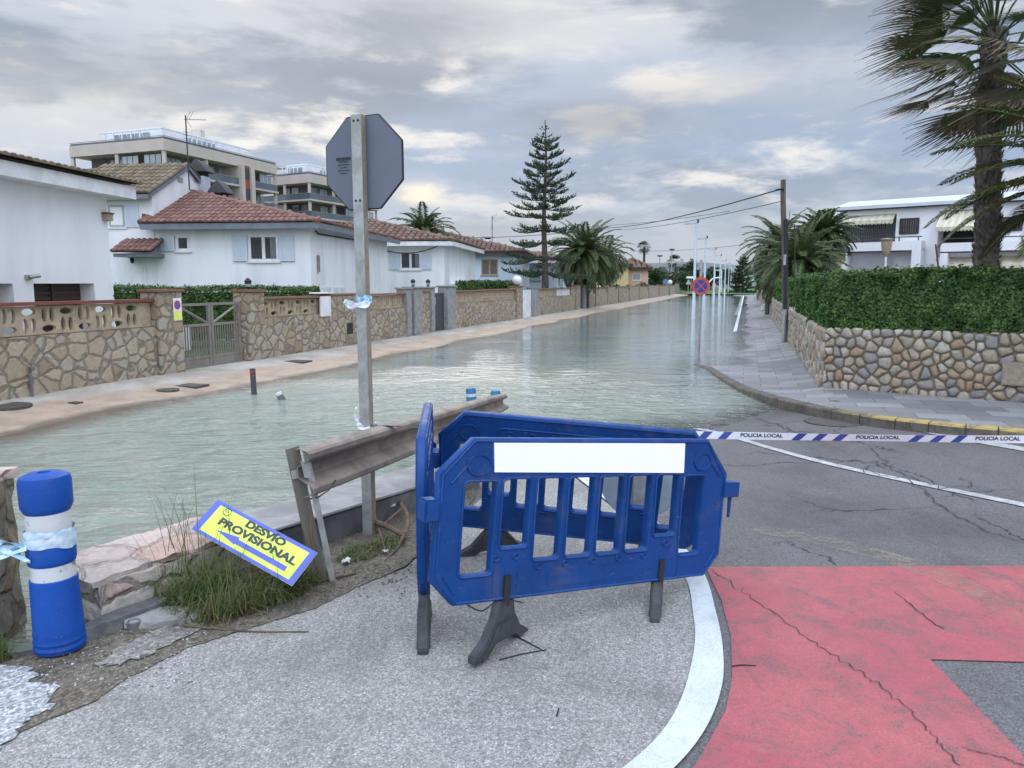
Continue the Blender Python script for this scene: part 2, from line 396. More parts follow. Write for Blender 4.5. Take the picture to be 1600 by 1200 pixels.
M_redpaint = simple('red_sign_paint', (.50, .035, .03), rough=.4)
def bluep(name, c, c2, rough=.36, scr=.35):
    b = NB(name); col = b.mix(b.mr(b.noise(3, 6, .6), .4, .7), c, c2)
    col = b.mix(b.math('MULTIPLY', b.mr(b.noise(90, 4, .7, .4, vec=b.map((1, 1, .25))), .63, .72), scr), col, (.10, .17, .38))
    col = b.mix(b.math('MULTIPLY', b.mr(b.noise(14, 6, .75), .55, .75), .25), col, (.05, .06, .10))
    col = b.mix(b.math('MULTIPLY', b.mr(b.noise(4.5, 8, .75, .6), .50, .74), .38), col, (.13, .125, .12))
    col = b.mix(b.math('MULTIPLY', b.mr(b.noise(55, 3, .6, 1.5, vec=b.map((.25, 1, 1), rot=(0, .5, 0))), .68, .74), .45), col, (.30, .34, .42))
    return b.done(col, b.mr(b.noise(20, 4), .3, .7, rough, rough+.2), b.bump(b.noise(70, 3), .12, .004), 0, .32)
M_blue = bluep('blue_plastic', (.001, .052, .225), (.0008, .040, .175), .40)
M_blue_dk = M_blue
M_bol = bluep('bollard_blue_plastic', (.004, .072, .36), (.003, .055, .29), .5)
M_teal = simple('teal_bollard_plastic', (.01, .17, .30), (.01, .13, .24), 5, .5)
M_rub = simple('black_rubber', (.035, .038, .042), (.06, .062, .065), 12, .65, .3, 60)
M_reflect = simple('white_reflective_band', (.60, .61, .62), (.16, .16, .165), 22, .45, .1, 60, lo=.56, hi=.70)
M_blank = simple('blank_white', (.98, .98, .98), (.97, .97, .97), 2, .6)
M_signyel = simple('fluorescent_yellow', (.72, .86, .12), (.66, .80, .11), 4, .5)
M_signblue = simple('violet_blue_border', (.10, .14, .55), (.09, .12, .48), 4, .5)
M_ink = simple('sign_lettering', (.05, .055, .06), rough=.6)
M_tapew = simple('white_tape', (.72, .76, .82), (.64, .70, .78), 20, .35)
M_tapeb = simple('blue_tape_stripe', (.04, .08, .32), rough=.35)
M_ribbon = simple('pale_blue_ribbon', (.55, .72, .82), (.30, .55, .75), 18, .4)
M_wood = simple('weathered_pole_wood', (.13, .115, .10), (.07, .06, .052), 6, .9, .5, 40, stretch=(3, 3, .25))
M_lamp = simple('pale_blue_lamp_paint', (.52, .59, .67), (.48, .55, .63), rough=.45)
M_wire = simple('black_cable', (.03, .03, .035), rough=.6)
M_gate = simple('grey_brown_gate_metal', (.23, .205, .175), (.18, .16, .14), 5, .55)
M_gate_dk = simple('dark_grey_gate_metal', (.055, .06, .068), rough=.5)
M_rail_red = simple('painted_red_cap', (.22, .055, .035), (.16, .045, .03), 4, .6)
M_brickcap = simple('brick_cap', (.27, .13, .085), (.18, .095, .065), 15, .85, .4, 40)
M_lattice = simple('ochre_concrete_lattice', (.44, .35, .24), (.31, .25, .175), 5, .85, .4, 50, det=8)
M_lattice_w = simple('white_lattice', (.72, .74, .76), rough=.8)
M_pillar_g = simple('grey_pillar_concrete', (.30, .30, .29), (.20, .20, .19), 8, .85, .6, 30)
M_bark = simple('dark_bark', (.06, .048, .04), (.035, .03, .025), 10, .95, .6, 30)
M_leaf_dk = leafmat('hedge_leaf', (.018, .055, .012), (.14, .24, .055), (.03, .075, .018), clump=3.2)
M_leaf_lt = leafmat('light_hedge_leaf', (.04, .12, .018), (.10, .22, .035), (.02, .06, .01), clump=2)
M_leaf_far = leafmat('far_leaf', (.025, .05, .018), (.06, .10, .035), (.02, .035, .018), clump=.5)
M_leaf_olive = leafmat('olive_leaf', (.05, .08, .025), (.09, .13, .04), (.03, .05, .02), clump=.8)
M_pine = leafmat('pine_foliage', (.04, .068, .038), (.09, .13, .065), (.035, .05, .03), clump=.8)
M_palm = leafmat('palm_leaflet', (.05, .085, .03), (.12, .165, .06), (.09, .10, .045), clump=.9)
M_palm_near = leafmat('near_palm_leaflet', (.04, .06, .016), (.10, .12, .03), (.12, .095, .03), clump=1.6)
M_fan_g = leafmat('fan_palm_green', (.05, .09, .025), (.09, .14, .045), (.09, .10, .04), clump=2)
M_fan_b = leafmat('fan_palm_brown', (.14, .105, .07), (.28, .225, .155), (.09, .065, .045), clump=2)
M_grass = leafmat('weed_blade', (.05, .10, .02), (.13, .17, .045), (.16, .14, .06), clump=5)
M_dry = leafmat('dry_blade', (.16, .12, .06), (.26, .20, .11), (.10, .08, .04), clump=5)
M_lawn = simple('lawn', (.035, .085, .018), (.06, .11, .025), 2, .95, .6, 60)
M_scrub = simple('scrub_ground', (.10, .11, .05), (.14, .13, .08), .3, .95, .5, 10)
M_cap = simple('dark_cap_tile', (.05, .052, .06), (.08, .07, .07), 8, .85)
M_hill = simple('far_hillside', (.10, .125, .13), (.14, .155, .15), .012, .95, 0)
# ------------------------------------------------------------------ ground, roads, water
def grid(name, xs, ys, zf, m, mapf=None, kind='structure', skip=None):
    X, Y = np.meshgrid(xs, ys); 
    if mapf: PX, PY = mapf(X, Y)
    else: PX, PY = X, Y
    Z = zf(PX, PY)
    V = np.stack([PX.ravel(), PY.ravel(), Z.ravel()], 1); nx, ny = len(xs), len(ys)
    f = []
    for j in range(ny-1):
        for i in range(nx-1):
            a = j*nx+i; f.append((a, a+1, a+nx+1, a+nx))
    me = bpy.data.meshes.new(name); me.from_pydata(V.tolist(), [], f); me.update()
    for p in me.polygons: p.use_smooth = True
    o = add(name, me, None, m); o['kind'] = kind; return o
srm = lambda s, r: (s*SA+r*CA, s*CA-r*SA)
def z_left(x, y):
    s, r = to_sr(x, y)
    return np.clip(.0-(r+10.0)*.078+.012*np.sin(s*1.3)+.01*np.sin(s*.47+1)+.03*sstep(-9.2, -8.0, r)*np.sin(s*.9+2)-.22*sstep(-8.65, -7.5, r), -.6, .02)+.4*sstep(105, 160, s)
xs = np.concatenate([np.arange(-9, 12, .2), np.arange(12, 60, 2)]); ys = np.concatenate([np.arange(-3, 9.6, .1), np.arange(9.6, 24, .4), np.arange(24, 200, 4)])
grid('road', np.concatenate([np.arange(-8, 12, .2), np.arange(12, 70, 3)]), ys, z_road, M_asph_dark)
grid('left_pavement', np.concatenate([np.arange(-11.5, -6.5, .18)]), np.concatenate([np.arange(2, 40, .3), np.arange(40, 190, 2)]), z_left,
     None, mapf=lambda r, s: srm(s, r))
pv = bpy.data.objects['left_pavement']
def pave_mat():
    b = NB('sandy_pavement'); z = b.node('ShaderNodeSeparateXYZ', {0: b.tc}).outputs[2]
    base = b.mix(b.mr(b.noise(.9, 7, .65, .4), .38, .66), (.47, .44, .40), (.36, .31, .26))
    base = b.mix(b.math('MULTIPLY', b.mr(b.noise(14, 6, .7), .45, .7), .35), base, (.20, .175, .15))
    zz = b.math('ADD', z, b.math('MULTIPLY', b.math('SUBTRACT', b.noise(1.2, 5, .6), .5), .05))
    sand = b.mix(b.mr(b.noise(2, 6, .7), .4, .65), (.43, .33, .25), (.33, .25, .19))
    col = b.mix(b.mr(zz, -.05, -.02, 1, 0), base, sand)
    wet = b.mr(zz, -.118, -.10, 1, 0); col = b.mix(b.math('MULTIPLY', wet, .75), col, (.12, .09, .065))
    moss = b.math('MULTIPLY', b.mr(z, -.03, .0, 0, 1), b.mr(b.noise(1.7, 5, .6), .5, .62)); col = b.mix(b.math('MULTIPLY', moss, .3), col, (.16, .18, .12))
    return b.done(col, b.mr(wet, 0, 1, .85, .4), b.bump(b.noise(40, 5, .7), .3, .01), 0, .35)
pv.data.materials.append(pave_mat())
# garden ground behind the left walls, scrub base to the horizon
g = MB()
g.quad(*[sr(s, r, -.02) for s, r in ((-5, -10.55), (150, -10.55), (150, -60), (-5, -60))]).build('garden_ground', M_lawn)['kind'] = 'structure'
g = MB(); g.quad((-1500, -60, -.62), (1500, -60, -.62), (1500, 3000, -.62), (-1500, 3000, -.62)).build('ground', M_scrub)['kind'] = 'structure'
# right pavement: between the kerb line and the wall line
KP = [(12, 6.2, .05), (9, 7.2, .05), (7, 8.0, .05), (5.8, 8.62, .05), (5.25, 8.95, .05), (4.7, 9.45, .045), (4.28, 10.2, .035), (4.02, 11.4, .01), (3.98, 12.8, -.04), (4.12, 14.6, -.075), (4.3, 16.4, -.10)]
KP += [(*sr(s, -1.15-.5*sstep(18, 22, s))[:2], -.135-.03*sstep(18, 24, s)) for s in (18.2, 20, 22, 25, 30, 40, 55, 75, 95, 110, 130, 150)]
KP = [(x, y, z+.42*float(sstep(108, 150, to_sr(x, y)[0]))) for x, y, z in KP]
CK = Vector((4.95, 12.12, .05)); DF = Vector((2.15, -1.6, 0)).normalized()
WP = [tuple(CK+DF*t) for t in (8.2, 5.2, 3.4, 2.5, 1.9, 1.25, .6, 0)]
WP = [(x, y, .055) for x, y, z in WP]+[(*sr(s, 1.3)[:2], .05) for s in (11.6, 13.6, 15.6)]+[(*sr(s, 1.3)[:2], .05) for s in (18.2, 20, 22, 25, 30, 40, 55, 75, 95, 110, 130, 150)]
WP = [(x, y, z+.3*float(sstep(108, 150, to_sr(x, y)[0]))) for x, y, z in WP]
def strip(KP, WP, nv, prof):
    v, f = [], []
    for k, q in zip(KP, WP):
        for j in range(nv+1):
            t = j/nv; v.append((k[0]+(q[0]-k[0])*t, k[1]+(q[1]-k[1])*t, k[2]+(q[2]-k[2])*prof(t)))
    for i in range(len(KP)-1):
        for j in range(nv):
            a = i*(nv+1)+j; f.append((a, a+1, a+nv+2, a+nv+1))
    return v, f
def densify(P, n=6):
    out = []
    for i in range(len(P)-1):
        for k in range(n):
            t = k/n; out.append(tuple(P[i][j]+(P[i+1][j]-P[i][j])*t for j in range(3)))
    return out+[P[-1]]
KPd, WPd = densify(KP), densify(WP)
def kpave():
    b = NB('grey_paving_tiles'); v = b.map((1, 1, 1), rot=(0, 0, AL))
    def grid_(sx, sy):
        q = b.node('ShaderNodeTexBrick', {'Vector': v, 'Color1': (.8, .8, .8), 'Color2': (.1, .1, .1), 'Mortar': (0, 0, 0), 'Scale': 1.0, 'Mortar Size': .006, 'Brick Width': sx, 'Row Height': sy, 'Bias': 0.0})
        q.offset = .5; return q
    q = grid_(.6, .4); r = b.node('ShaderNodeRGBToBW', {0: q.outputs[0]}).outputs[0]
    col = b.mix(b.mr(r, .0, .8), (.15, .15, .16), (.29, .29, .30))
    col = b.mix(b.math('MULTIPLY', b.mr(b.noise(1.1, 6, .65), .42, .68), .5), col, (.25, .22, .19))
    col = b.mix(b.math('MULTIPLY', b.mr(b.noise(40, 4, .7), .4, .7), .3), col, (.10, .10, .105))
    col = b.mix(b.math('MULTIPLY', q.outputs[1], .7), col, (.06, .055, .05))
    z = b.node('ShaderNodeSeparateXYZ', {0: b.tc}).outputs[2]
    wet = b.mr(b.math('ADD', z, b.math('MULTIPLY', b.noise(2, 4), .03)), -.105, -.08, 1, 0)
    col = b.mix(b.math('MULTIPLY', wet, .5), col, (.05, .05, .055))
    return b.done(col, b.mr(wet, 0, 1, .75, .25), b.bump(q.outputs[1], -.3, .004), 0, .4)
def mk(name, v, f, m, kind=None, parent=None):
    me = bpy.data.meshes.new(name); me.from_pydata([tuple(p) for p in v], [], f); me.update()
    o = add(name, me, parent, m)
    if kind: o['kind'] = kind
    return o
v, f = strip(KPd, WPd, 14, lambda t: t**2.8)
wob = lambda x, y: .010*math.sin(1.7*x+.8*y)+.008*math.sin(.9*x-2.1*y)
v = [(x, y, z+(wob(x, y) if y > 15 and 1 <= (i % 15) <= 13 else 0)) for i, (x, y, z) in enumerate(v)]
o = mk('right_pavement', v, f, kpave(), 'structure')
# kerb
def kerb_mat():
    b = NB('kerb_concrete'); s_ = b.node('ShaderNodeSeparateXYZ', {0: b.tc})
    y = s_.outputs[1]; xx = s_.outputs[0]
    c = b.mix(b.mr(b.noise(7, 6, .7), .4, .65), (.15, .13, .11), (.08, .07, .058))
    yel = b.mix(b.mr(b.noise(9, 6, .7), .46, .62), (.46, .33, .11), (.22, .18, .12))
    nz = s_.outputs[2]
    fy = b.mr(b.math('ADD', y, b.math('MULTIPLY', b.noise(2), .5)), 9.4, 10.4, 1, 0)
    nrm = b.node('ShaderNodeSeparateXYZ', {0: b.node('ShaderNodeNewGeometry').outputs['Normal']}).outputs[2]
    face = b.mr(nrm, .3, .7); fx = b.mr(xx, 5.3, 6.0)
    col = b.mix(b.math('MULTIPLY', fy, b.math('MAXIMUM', face, fx)), c, yel)
    return b.done(col, .85, b.bump(b.noise(30, 5, .7), .5, .01), 0, .3)
def offs(P, d):
    out = []
    for i, p in enumerate(P):
        a = Vector(P[max(i-1, 0)][:2]); q = Vector(P[min(i+1, len(P)-1)][:2]); t = (q-a).normalized(); n = Vector((-t.y, t.x))
        out.append((p[0]+n.x*d, p[1]+n.y*d))
    return out
mo, mi = offs(KPd, .0), offs(KPd, .16)
v = []; f = []
for i, p in enumerate(KPd):
    z = p[2]; bs = zr(p[0], p[1])-.3
    v += [(mi[i][0], mi[i][1], bs), (mi[i][0], mi[i][1], z-.018), (mi[i][0]*.9+mo[i][0]*.1, mi[i][1]*.9+mo[i][1]*.1, z+.003), (mo[i][0], mo[i][1], z+.006), (mo[i][0], mo[i][1], z-.05)]
for i in range(len(KPd)-1):
    for j in range(4):
        a = i*5+j; f.append((a, a+5, a+6, a+1))
mk('kerb', v, f, kerb_mat(), 'structure')
# kerb joints are short dark grooves laid on the kerb
g = MB()
for i in range(8, 60, 3):
    a = Vector((*mo[i], KPd[i][2]+.008)); b_ = Vector((*mi[i], KPd[i][2]+.002)); c_ = Vector((*mi[i], KPd[i][2]-.2))
    t = Vector((KPd[i+1][0]-KPd[i][0], KPd[i+1][1]-KPd[i][1], 0)).normalized()*.006; n_ = Vector((-t.y, t.x, 0)).normalized()*.003
    g.quad(a-t, a+t, b_+t+Vector((0, 0, .004)), b_-t+Vector((0, 0, .004))); g.quad(b_+n_-t, b_+n_+t, c_+n_+t, c_+n_-t)
g.build('kerb_joint', M_crack, fix=False)['kind'] = 'structure'
# water sheet, clear at its edges
def z_bed(x, y):
    s, r = to_sr(x, y)
    zl = np.where(r < -6.6, z_left(x, y), -1)
    zz = np.maximum(zl, z_road(x, y)-.0)
    return zz
def water_mat():
    b = NB('flood_water'); b.n.remove(b.b)
    dp = b.node('ShaderNodeAttribute', attribute_name='depth').outputs['Fac']
    dist = b.node('ShaderNodeSeparateXYZ', {0: b.tc}).outputs[1]
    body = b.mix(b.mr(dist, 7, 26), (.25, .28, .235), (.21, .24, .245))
    body = b.mix(b.mr(b.noise(.5, 4, .6), .4, .65), body, (.23, .27, .22))
    v1 = b.map((.55, 1.0, 1), rot=(0, 0, -.12)); v2 = b.map((.4, 1.2, 1), rot=(0, 0, .15))
    h = b.math('ADD', b.noise(2.3, 3, .5, .8, vec=v1), b.math('MULTIPLY', b.noise(9.5, 3, .5, .3, vec=v2), .36))
    pat = b.mr(b.noise(.16, 4, .6, .6, vec=b.map((.5, 1, 1))), .35, .65, .35, 1.0)
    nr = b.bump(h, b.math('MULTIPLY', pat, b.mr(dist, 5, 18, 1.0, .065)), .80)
    df = b.node('ShaderNodeBsdfDiffuse', {0: body, 'Normal': nr}); tr = b.node('ShaderNodeBsdfTransparent')
    m1 = b.node('ShaderNodeMixShader', {0: b.mr(dp, -.005, .24, .03, 1), 1: tr.outputs[0], 2: df.outputs[0]})
    gl = b.node('ShaderNodeBsdfGlossy', {0: (1, 1, 1), 1: .06, 'Normal': nr})
    fr = b.node('ShaderNodeFresnel', {0: 1.33, 'Normal': nr})
    m2 = b.node('ShaderNodeMixShader', {0: fr.outputs[0], 1: m1.outputs[0], 2: gl.outputs[0]})
    b.t.links.new(m2.outputs[0], b.out.inputs[0]); return b.m
rs = np.concatenate([np.arange(-16, -9.6, 1.5), np.arange(-9.6, -7.2, .12), np.arange(-7.2, 1.3, .25)])
ss = np.concatenate([np.arange(-4, 30, .25), np.arange(30, 125, 1.5)])
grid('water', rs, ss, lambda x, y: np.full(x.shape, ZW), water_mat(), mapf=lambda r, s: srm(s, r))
wo = bpy.data.objects['water']
cc = np.array([v_.co[:] for v_ in wo.data.vertices])
s_, r_ = to_sr(cc[:, 0], cc[:, 1]); xs_ = cc[:, 0]; ys2 = cc[:, 1]; dd_ = (xs_-2.15)*-.35+(ys2-8.93)*.94
dr = np.maximum(.35*sstep(-.3, 3.2, dd_), .35*sstep(.2, 1.2, -xs_))
dr = np.minimum(dr, .11+.35*sstep(1.2, 2.6, -r_)+.35*(1-sstep(13, 17, s_)))
dl = ZW-z_left(cc[:, 0], cc[:, 1]); dpt = np.where(r_ < -6.6, np.minimum(dl, dr), dr)
dr2 = ZW-z_road(cc[:, 0], cc[:, 1]); dpt = np.where((r_ > -1.5) & (s_ < 17), np.minimum(dpt, np.maximum(dr2*6, 0)+.05+.35*sstep(1.2, 3.0, -r_)), dpt)
ad = wo.data.attributes.new('depth', 'FLOAT', 'POINT'); ad.data.foreach_set('value', dpt.astype(np.float32))
# ------------------------------------------------------------------ painted markings
def catmull(P, n=8):
    out = []
    for i in range(len(P)-1):
        p0 = P[max(i-1, 0)]; p1 = P[i]; p2 = P[i+1]; p3 = P[min(i+2, len(P)-1)]
        for k in range(n):
            t = k/n; out.append(tuple(.5*((2*p1[j])+(-p0[j]+p2[j])*t+(2*p0[j]-5*p1[j]+4*p2[j]-p3[j])*t*t+(-p0[j]+3*p1[j]-3*p2[j]+p3[j])*t**3) for j in range(len(p1))))
    return out+[tuple(P[-1])]
def road_ribbon(name, LPX, RPX, dz, m, n=8, cols=3):
    A = [groad(*p) for p in catmull(LPX, n)]; B = [groad(*p) for p in catmull(RPX, n)]
    v = []; f = []
    for a, b_ in zip(A, B):
        for k in range(cols+1):
            q = a.lerp(b_, k/cols); v.append((q.x, q.y, zr(q.x, q.y)+dz))
    for i in range(len(A)-1):
        for k in range(cols):
            q = i*(cols+1)+k; f.append((q, q+1, q+cols+2, q+cols+1))
    return mk(name, v, f, m, 'structure')
LL = [(700, 668), (800, 690), (850, 712), (893, 741), (955, 790), (1015, 835), (1069, 901), (1083, 962), (1085, 1013), (1067, 1088), (1034, 1147), (978, 1200), (880, 1270)]
RR = [(712, 664), (816, 686), (872, 708), (918, 741), (985, 789), (1050, 837), (1099, 897), (1118, 957), (1129, 1013), (1128, 1074), (1104, 1139), (1057, 1200), (975, 1270)]
road_ribbon('road_marking', LL[1:], RR[1:], .012, M_white_line)
# pale asphalt inside the curve
FAR = [(330, 905), (560, 868), (650, 800), (735, 775), (800, 735), (893, 743), (955, 792), (1015, 838), (1072, 903), (1086, 962), (1088, 1013), (1070, 1088), (1037, 1147), (982, 1200), (883, 1270), (500, 1400)]
def poly_sheet(name, PX, dz, m, step=.12, world=None):
    P = world or [tuple(groad(*p)[:2]) for p in PX]
    bm = bmesh.new(); vs = [bm.verts.new((x, y, 0)) for x, y in P]; bm.faces.new(vs)
    bmesh.ops.triangulate(bm, faces=bm.faces)
    for k in range(5):
        es = [e for e in bm.edges if e.calc_length() > .35]
        if not es: break
        bmesh.ops.subdivide_edges(bm, edges=es, cuts=1); bmesh.ops.triangulate(bm, faces=bm.faces)
    for v_ in bm.verts: v_.co.z = zr(v_.co.x, v_.co.y)+dz
    me = bpy.data.meshes.new(name); bm.normal_update()
    for f_ in bm.faces:
        if f_.normal.z < 0: f_.normal_flip()
    bm.to_mesh(me); bm.free(); o = add(name, me, None, m); o['kind'] = 'structure'; return o
W0 = [tuple(groad(*p)[:2]) for p in FAR[4:15]]
PA = [(-3.0, -.5), (-3.2, 1.5), (-2.5, 2.3), (-2.05, 2.66), (-1.88, 2.9), (-1.78, 3.05), (-1.74, 3.2), (-1.60, 3.52), (-1.42, 3.68), (-1.30, 3.80), (-1.08, 4.0), (-.90, 4.32), (-.66, 4.62), (-.55, 5.1), (-.42, 5.6), (-.15, 6.7), (.0, 6.9)]+W0+[(.3, .6), (0, -.5)]
poly_sheet('pale_asphalt_area', None, .005, M_asph_light, world=PA)
redp = [(1102, 887), (1127, 939), (1142, 995), (1144, 1060), (1134, 1111), (1109, 1158), (1085, 1200), (1030, 1265), (1500, 1320), (1660, 1290), (1594, 1177), (1454, 1032), (1600, 1036), (2100, 1050), (2000, 884), (1600, 885), (1350, 886)]
poly_sheet('red_road_paint', redp, .006, M_red)
road_ribbon('road_marking', [(1085, 671), (1130, 681), (1200, 702), (1300, 729), (1437, 759), (1600, 793), (1800, 835)], [(1093, 670), (1138, 679), (1212, 701), (1312, 727), (1447, 756), (1610, 789), (1810, 830)], .008, M_white_thin)
road_ribbon('road_marking', [(1288, 648), (1400, 667), (1480, 684), (1600, 706)], [(1298, 646), (1410, 664), (1490, 680), (1610, 701)], .008, M_white_thin)
def trackmat():
    b = NB('dusty_track'); m = b.done((.36, .30, .22), .95, None, 0, .2); tr = b.node('ShaderNodeBsdfTransparent')
    f = b.math('MULTIPLY', b.mr(b.noise(7, 6, .75), .40, .66), .55); f = b.math('MULTIPLY', f, b.mr(b.noise(60, 4, .7), .3, .6))
    ms = b.node('ShaderNodeMixShader', {0: f, 1: tr.outputs[0], 2: b.b.outputs[0]}); b.t.links.new(ms.outputs[0], b.out.inputs[0]); return m
M_track = trackmat()
road_ribbon('dusty_tyre_track', [(1170, 832), (1300, 858), (1450, 905), (1600, 985), (1700, 1040)], [(1195, 822), (1340, 852), (1480, 893), (1620, 958), (1720, 1005)], .0085, M_track)
# bike lane beside the far pavement
def strip_sr(name, s0, s1, r0, r1, dz, m, n=40):
    v = []; f = []
    for i in range(n+1):
        s = s0+(s1-s0)*(i/n)
        for r in (r0, r1):
            k = 1.65+1.3; t = min(max((r+1.65)/k, 0), 1); z = -.165+(.05+.165)*t**2.8+.42*(1-t)*float(sstep(108, 150, s))+.3*t*float(sstep(108, 150, s))
            p = sr(s, r, z+dz); v.append(tuple(p))
    for i in range(n): f.append((2*i, 2*i+1, 2*i+3, 2*i+2))
    return mk(name, v, f, m, 'structure')
M_bike = asphalt('faded_green_lane', (.14, .17, .14), (.27, .31, .27), grain=60, patch=.5)
strip_sr('cycle_lane', 46, 118, -1.45, -.42, .03, M_bike)
strip_sr('road_marking', 30, 118, -.42, -.30, .034, M_white_line)
# cracks in the asphalt
def crack(PX, wd=.008, dz=.0105, seed=0, jit=5):
    rn = random.Random(seed); P = []
    for i in range(len(PX)-1):
        a, b_ = PX[i], PX[i+1]; n = max(2, int(math.hypot(b_[0]-a[0], b_[1]-a[1])/7))
        for k in range(n):
            t = k/n; P.append((a[0]+(b_[0]-a[0])*t+rn.uniform(-jit, jit)*.6, a[1]+(b_[1]-a[1])*t+rn.uniform(-jit, jit)*.4))
    P.append(PX[-1]); Q = [groad(*p) for p in P]; v = []; f = []
    for i, q in enumerate(Q):
        t = (Q[min(i+1, len(Q)-1)]-Q[max(i-1, 0)]); t = Vector((t.x, t.y, 0)).normalized(); n = Vector((-t.y, t.x, 0))*wd*rn.uniform(.3, .8)
        for sg in (-1, 1):
            p = q+n*sg; v.append((p.x, p.y, zr(p.x, p.y)+dz))
    for i in range(len(Q)-1): f.append((2*i, 2*i+1, 2*i+3, 2*i+2))
    return mk('asphalt_crack', v, f, M_crack, 'structure')
crack([(1104, 888), (1180, 940), (1262, 1000), (1340, 1050), (1420, 1110), (1500, 1200)], .0042, seed=1, jit=8)
crack([(1395, 925), (1450, 970), (1475, 985)], .005, seed=2)
crack([(1445, 770), (1480, 800), (1540, 830), (1600, 850)], .008, seed=3)
crack([(1300, 720), (1360, 722), (1400, 738), (1470, 765), (1520, 760), (1500, 748)], .010, seed=4, jit=7)
crack([(1360, 700), (1385, 725), (1340, 735), (1420, 750), (1455, 775)], .009, seed=5, jit=7)
crack([(1500, 1170), (1560, 1185), (1600, 1200)], .004, seed=6)
crack([(1180, 655), (1230, 668), (1260, 690), (1340, 690), (1420, 690)], .012, seed=7)
M_mh = simple('cast_iron_cover', (.05, .048, .045), (.09, .08, .07), 20, .7, .6, 60)
def cover(px, py, r, label, left, sq=False):
    if left:
        p = gz(px, py, -.04); z = float(z_left(p.x, p.y)); p = gz(px, py, z); z = float(z_left(p.x, p.y))
    else: p = groad(px, py); z = zr(p.x, p.y)
    m = MB()
    if sq: m.box(-r, r, -r*.8, r*.8, -.03, .014)
    else: m.lathe([(r, -.03), (r, .010), (r*.93, .014), (r*.88, .008), (r*.1, .009)], 28)
    o = m.build('manhole_cover', M_mh, None, loc=(p.x, p.y, z+.004), rot=(0, 0, -AL)); return tagset(o, label, 'manhole cover')
cover(8, 634, .33, 'large round rusty manhole cover at the far left of the sandy pavement', True)
cover(300, 605, .22, 'square iron cover in the pavement before the metal driveway gate', True, True)
cover(262, 613, .18, 'small round cover nearest the water edge by the driveway', True)
cover(118, 632, .08, 'small dark drain lid in the sandy pavement below the balustrade wall', True, True)
cover(466, 564, .24, 'square iron cover in the pavement right of the driveway gate', True, True)
cover(1302, 660, .35, 'round dark manhole cover in the asphalt by the yellow kerb', False)
# near left dirt patch and white gravel
M_grit2 = asphalt('pale_grit', (.12, .11, .10), (.36, .34, .31), grain=85, patch=4, dirt=(.12, .10, .08), dirtamt=.6)
def jag(P, amp=.03, n=7, seed=1):
    rn = random.Random(seed); out = []
    for i in range(len(P)):
        a, b_ = P[i], P[(i+1) % len(P)]
        for k in range(n): t = k/n; out.append((a[0]+(b_[0]-a[0])*t+rn.uniform(-amp, amp), a[1]+(b_[1]-a[1])*t+rn.uniform(-amp, amp)))
    return out
def near_sheet(name, P, dz, m):
    P = jag(P, .022 if 'gravel' in name or 'mortar' in name else .008)
    return poly_sheet(name, None, dz, m, world=P)
near_sheet('dirt_patch', [(-3.6, 1.2), (-2.5, 2.25), (-2.06, 2.62), (-1.87, 2.9), (-1.76, 3.03), (-1.73, 3.2), (-1.58, 3.52), (-1.43, 3.67), (-1.28, 3.80), (-1.07, 4.0), (-.90, 4.30), (-.67, 4.62), (-.56, 5.1), (-.42, 5.6), (-.3, 6.3), (-.35, 6.65), (-.8, 6.0), (-1.85, 4.5), (-2.2, 3.75), (-2.5, 3.6), (-6, 3.0), (-6, 1)], .010, M_dirt)
near_sheet('white_gravel_patch', [(-6, .8), (-3.0, 1.5), (-2.05, 2.45), (-1.93, 2.72), (-1.96, 2.88), (-1.90, 2.98), (-2.0, 3.08), (-1.98, 3.16), (-2.12, 3.20), (-2.2, 3.33), (-2.4, 3.36), (-2.55, 3.45), (-6, 2.95)], .014, M_gravel)
near_sheet('pale_mortar_patch', [(-1.93, 3.34), (-1.80, 3.36), (-1.66, 3.55), (-1.60, 3.74), (-1.70, 3.84), (-1.82, 3.72), (-1.90, 3.55)], .016, M_grit2)
# hills at the end of the street
def hills():
    xs = np.linspace(-700, 900, 60); ys = np.linspace(900, 1900, 20)
    return grid('hills', xs, ys, lambda x, y: -1+np.maximum(0, np.exp(-((x-250)/210)**2)*42+np.exp(-((x-520)/150)**2)*22+np.exp(-((x+300)/300)**2)*10+3*np.sin(x*.03)*np.cos(x*.011))*sstep(900, 1500, y), M_hill)
hills()
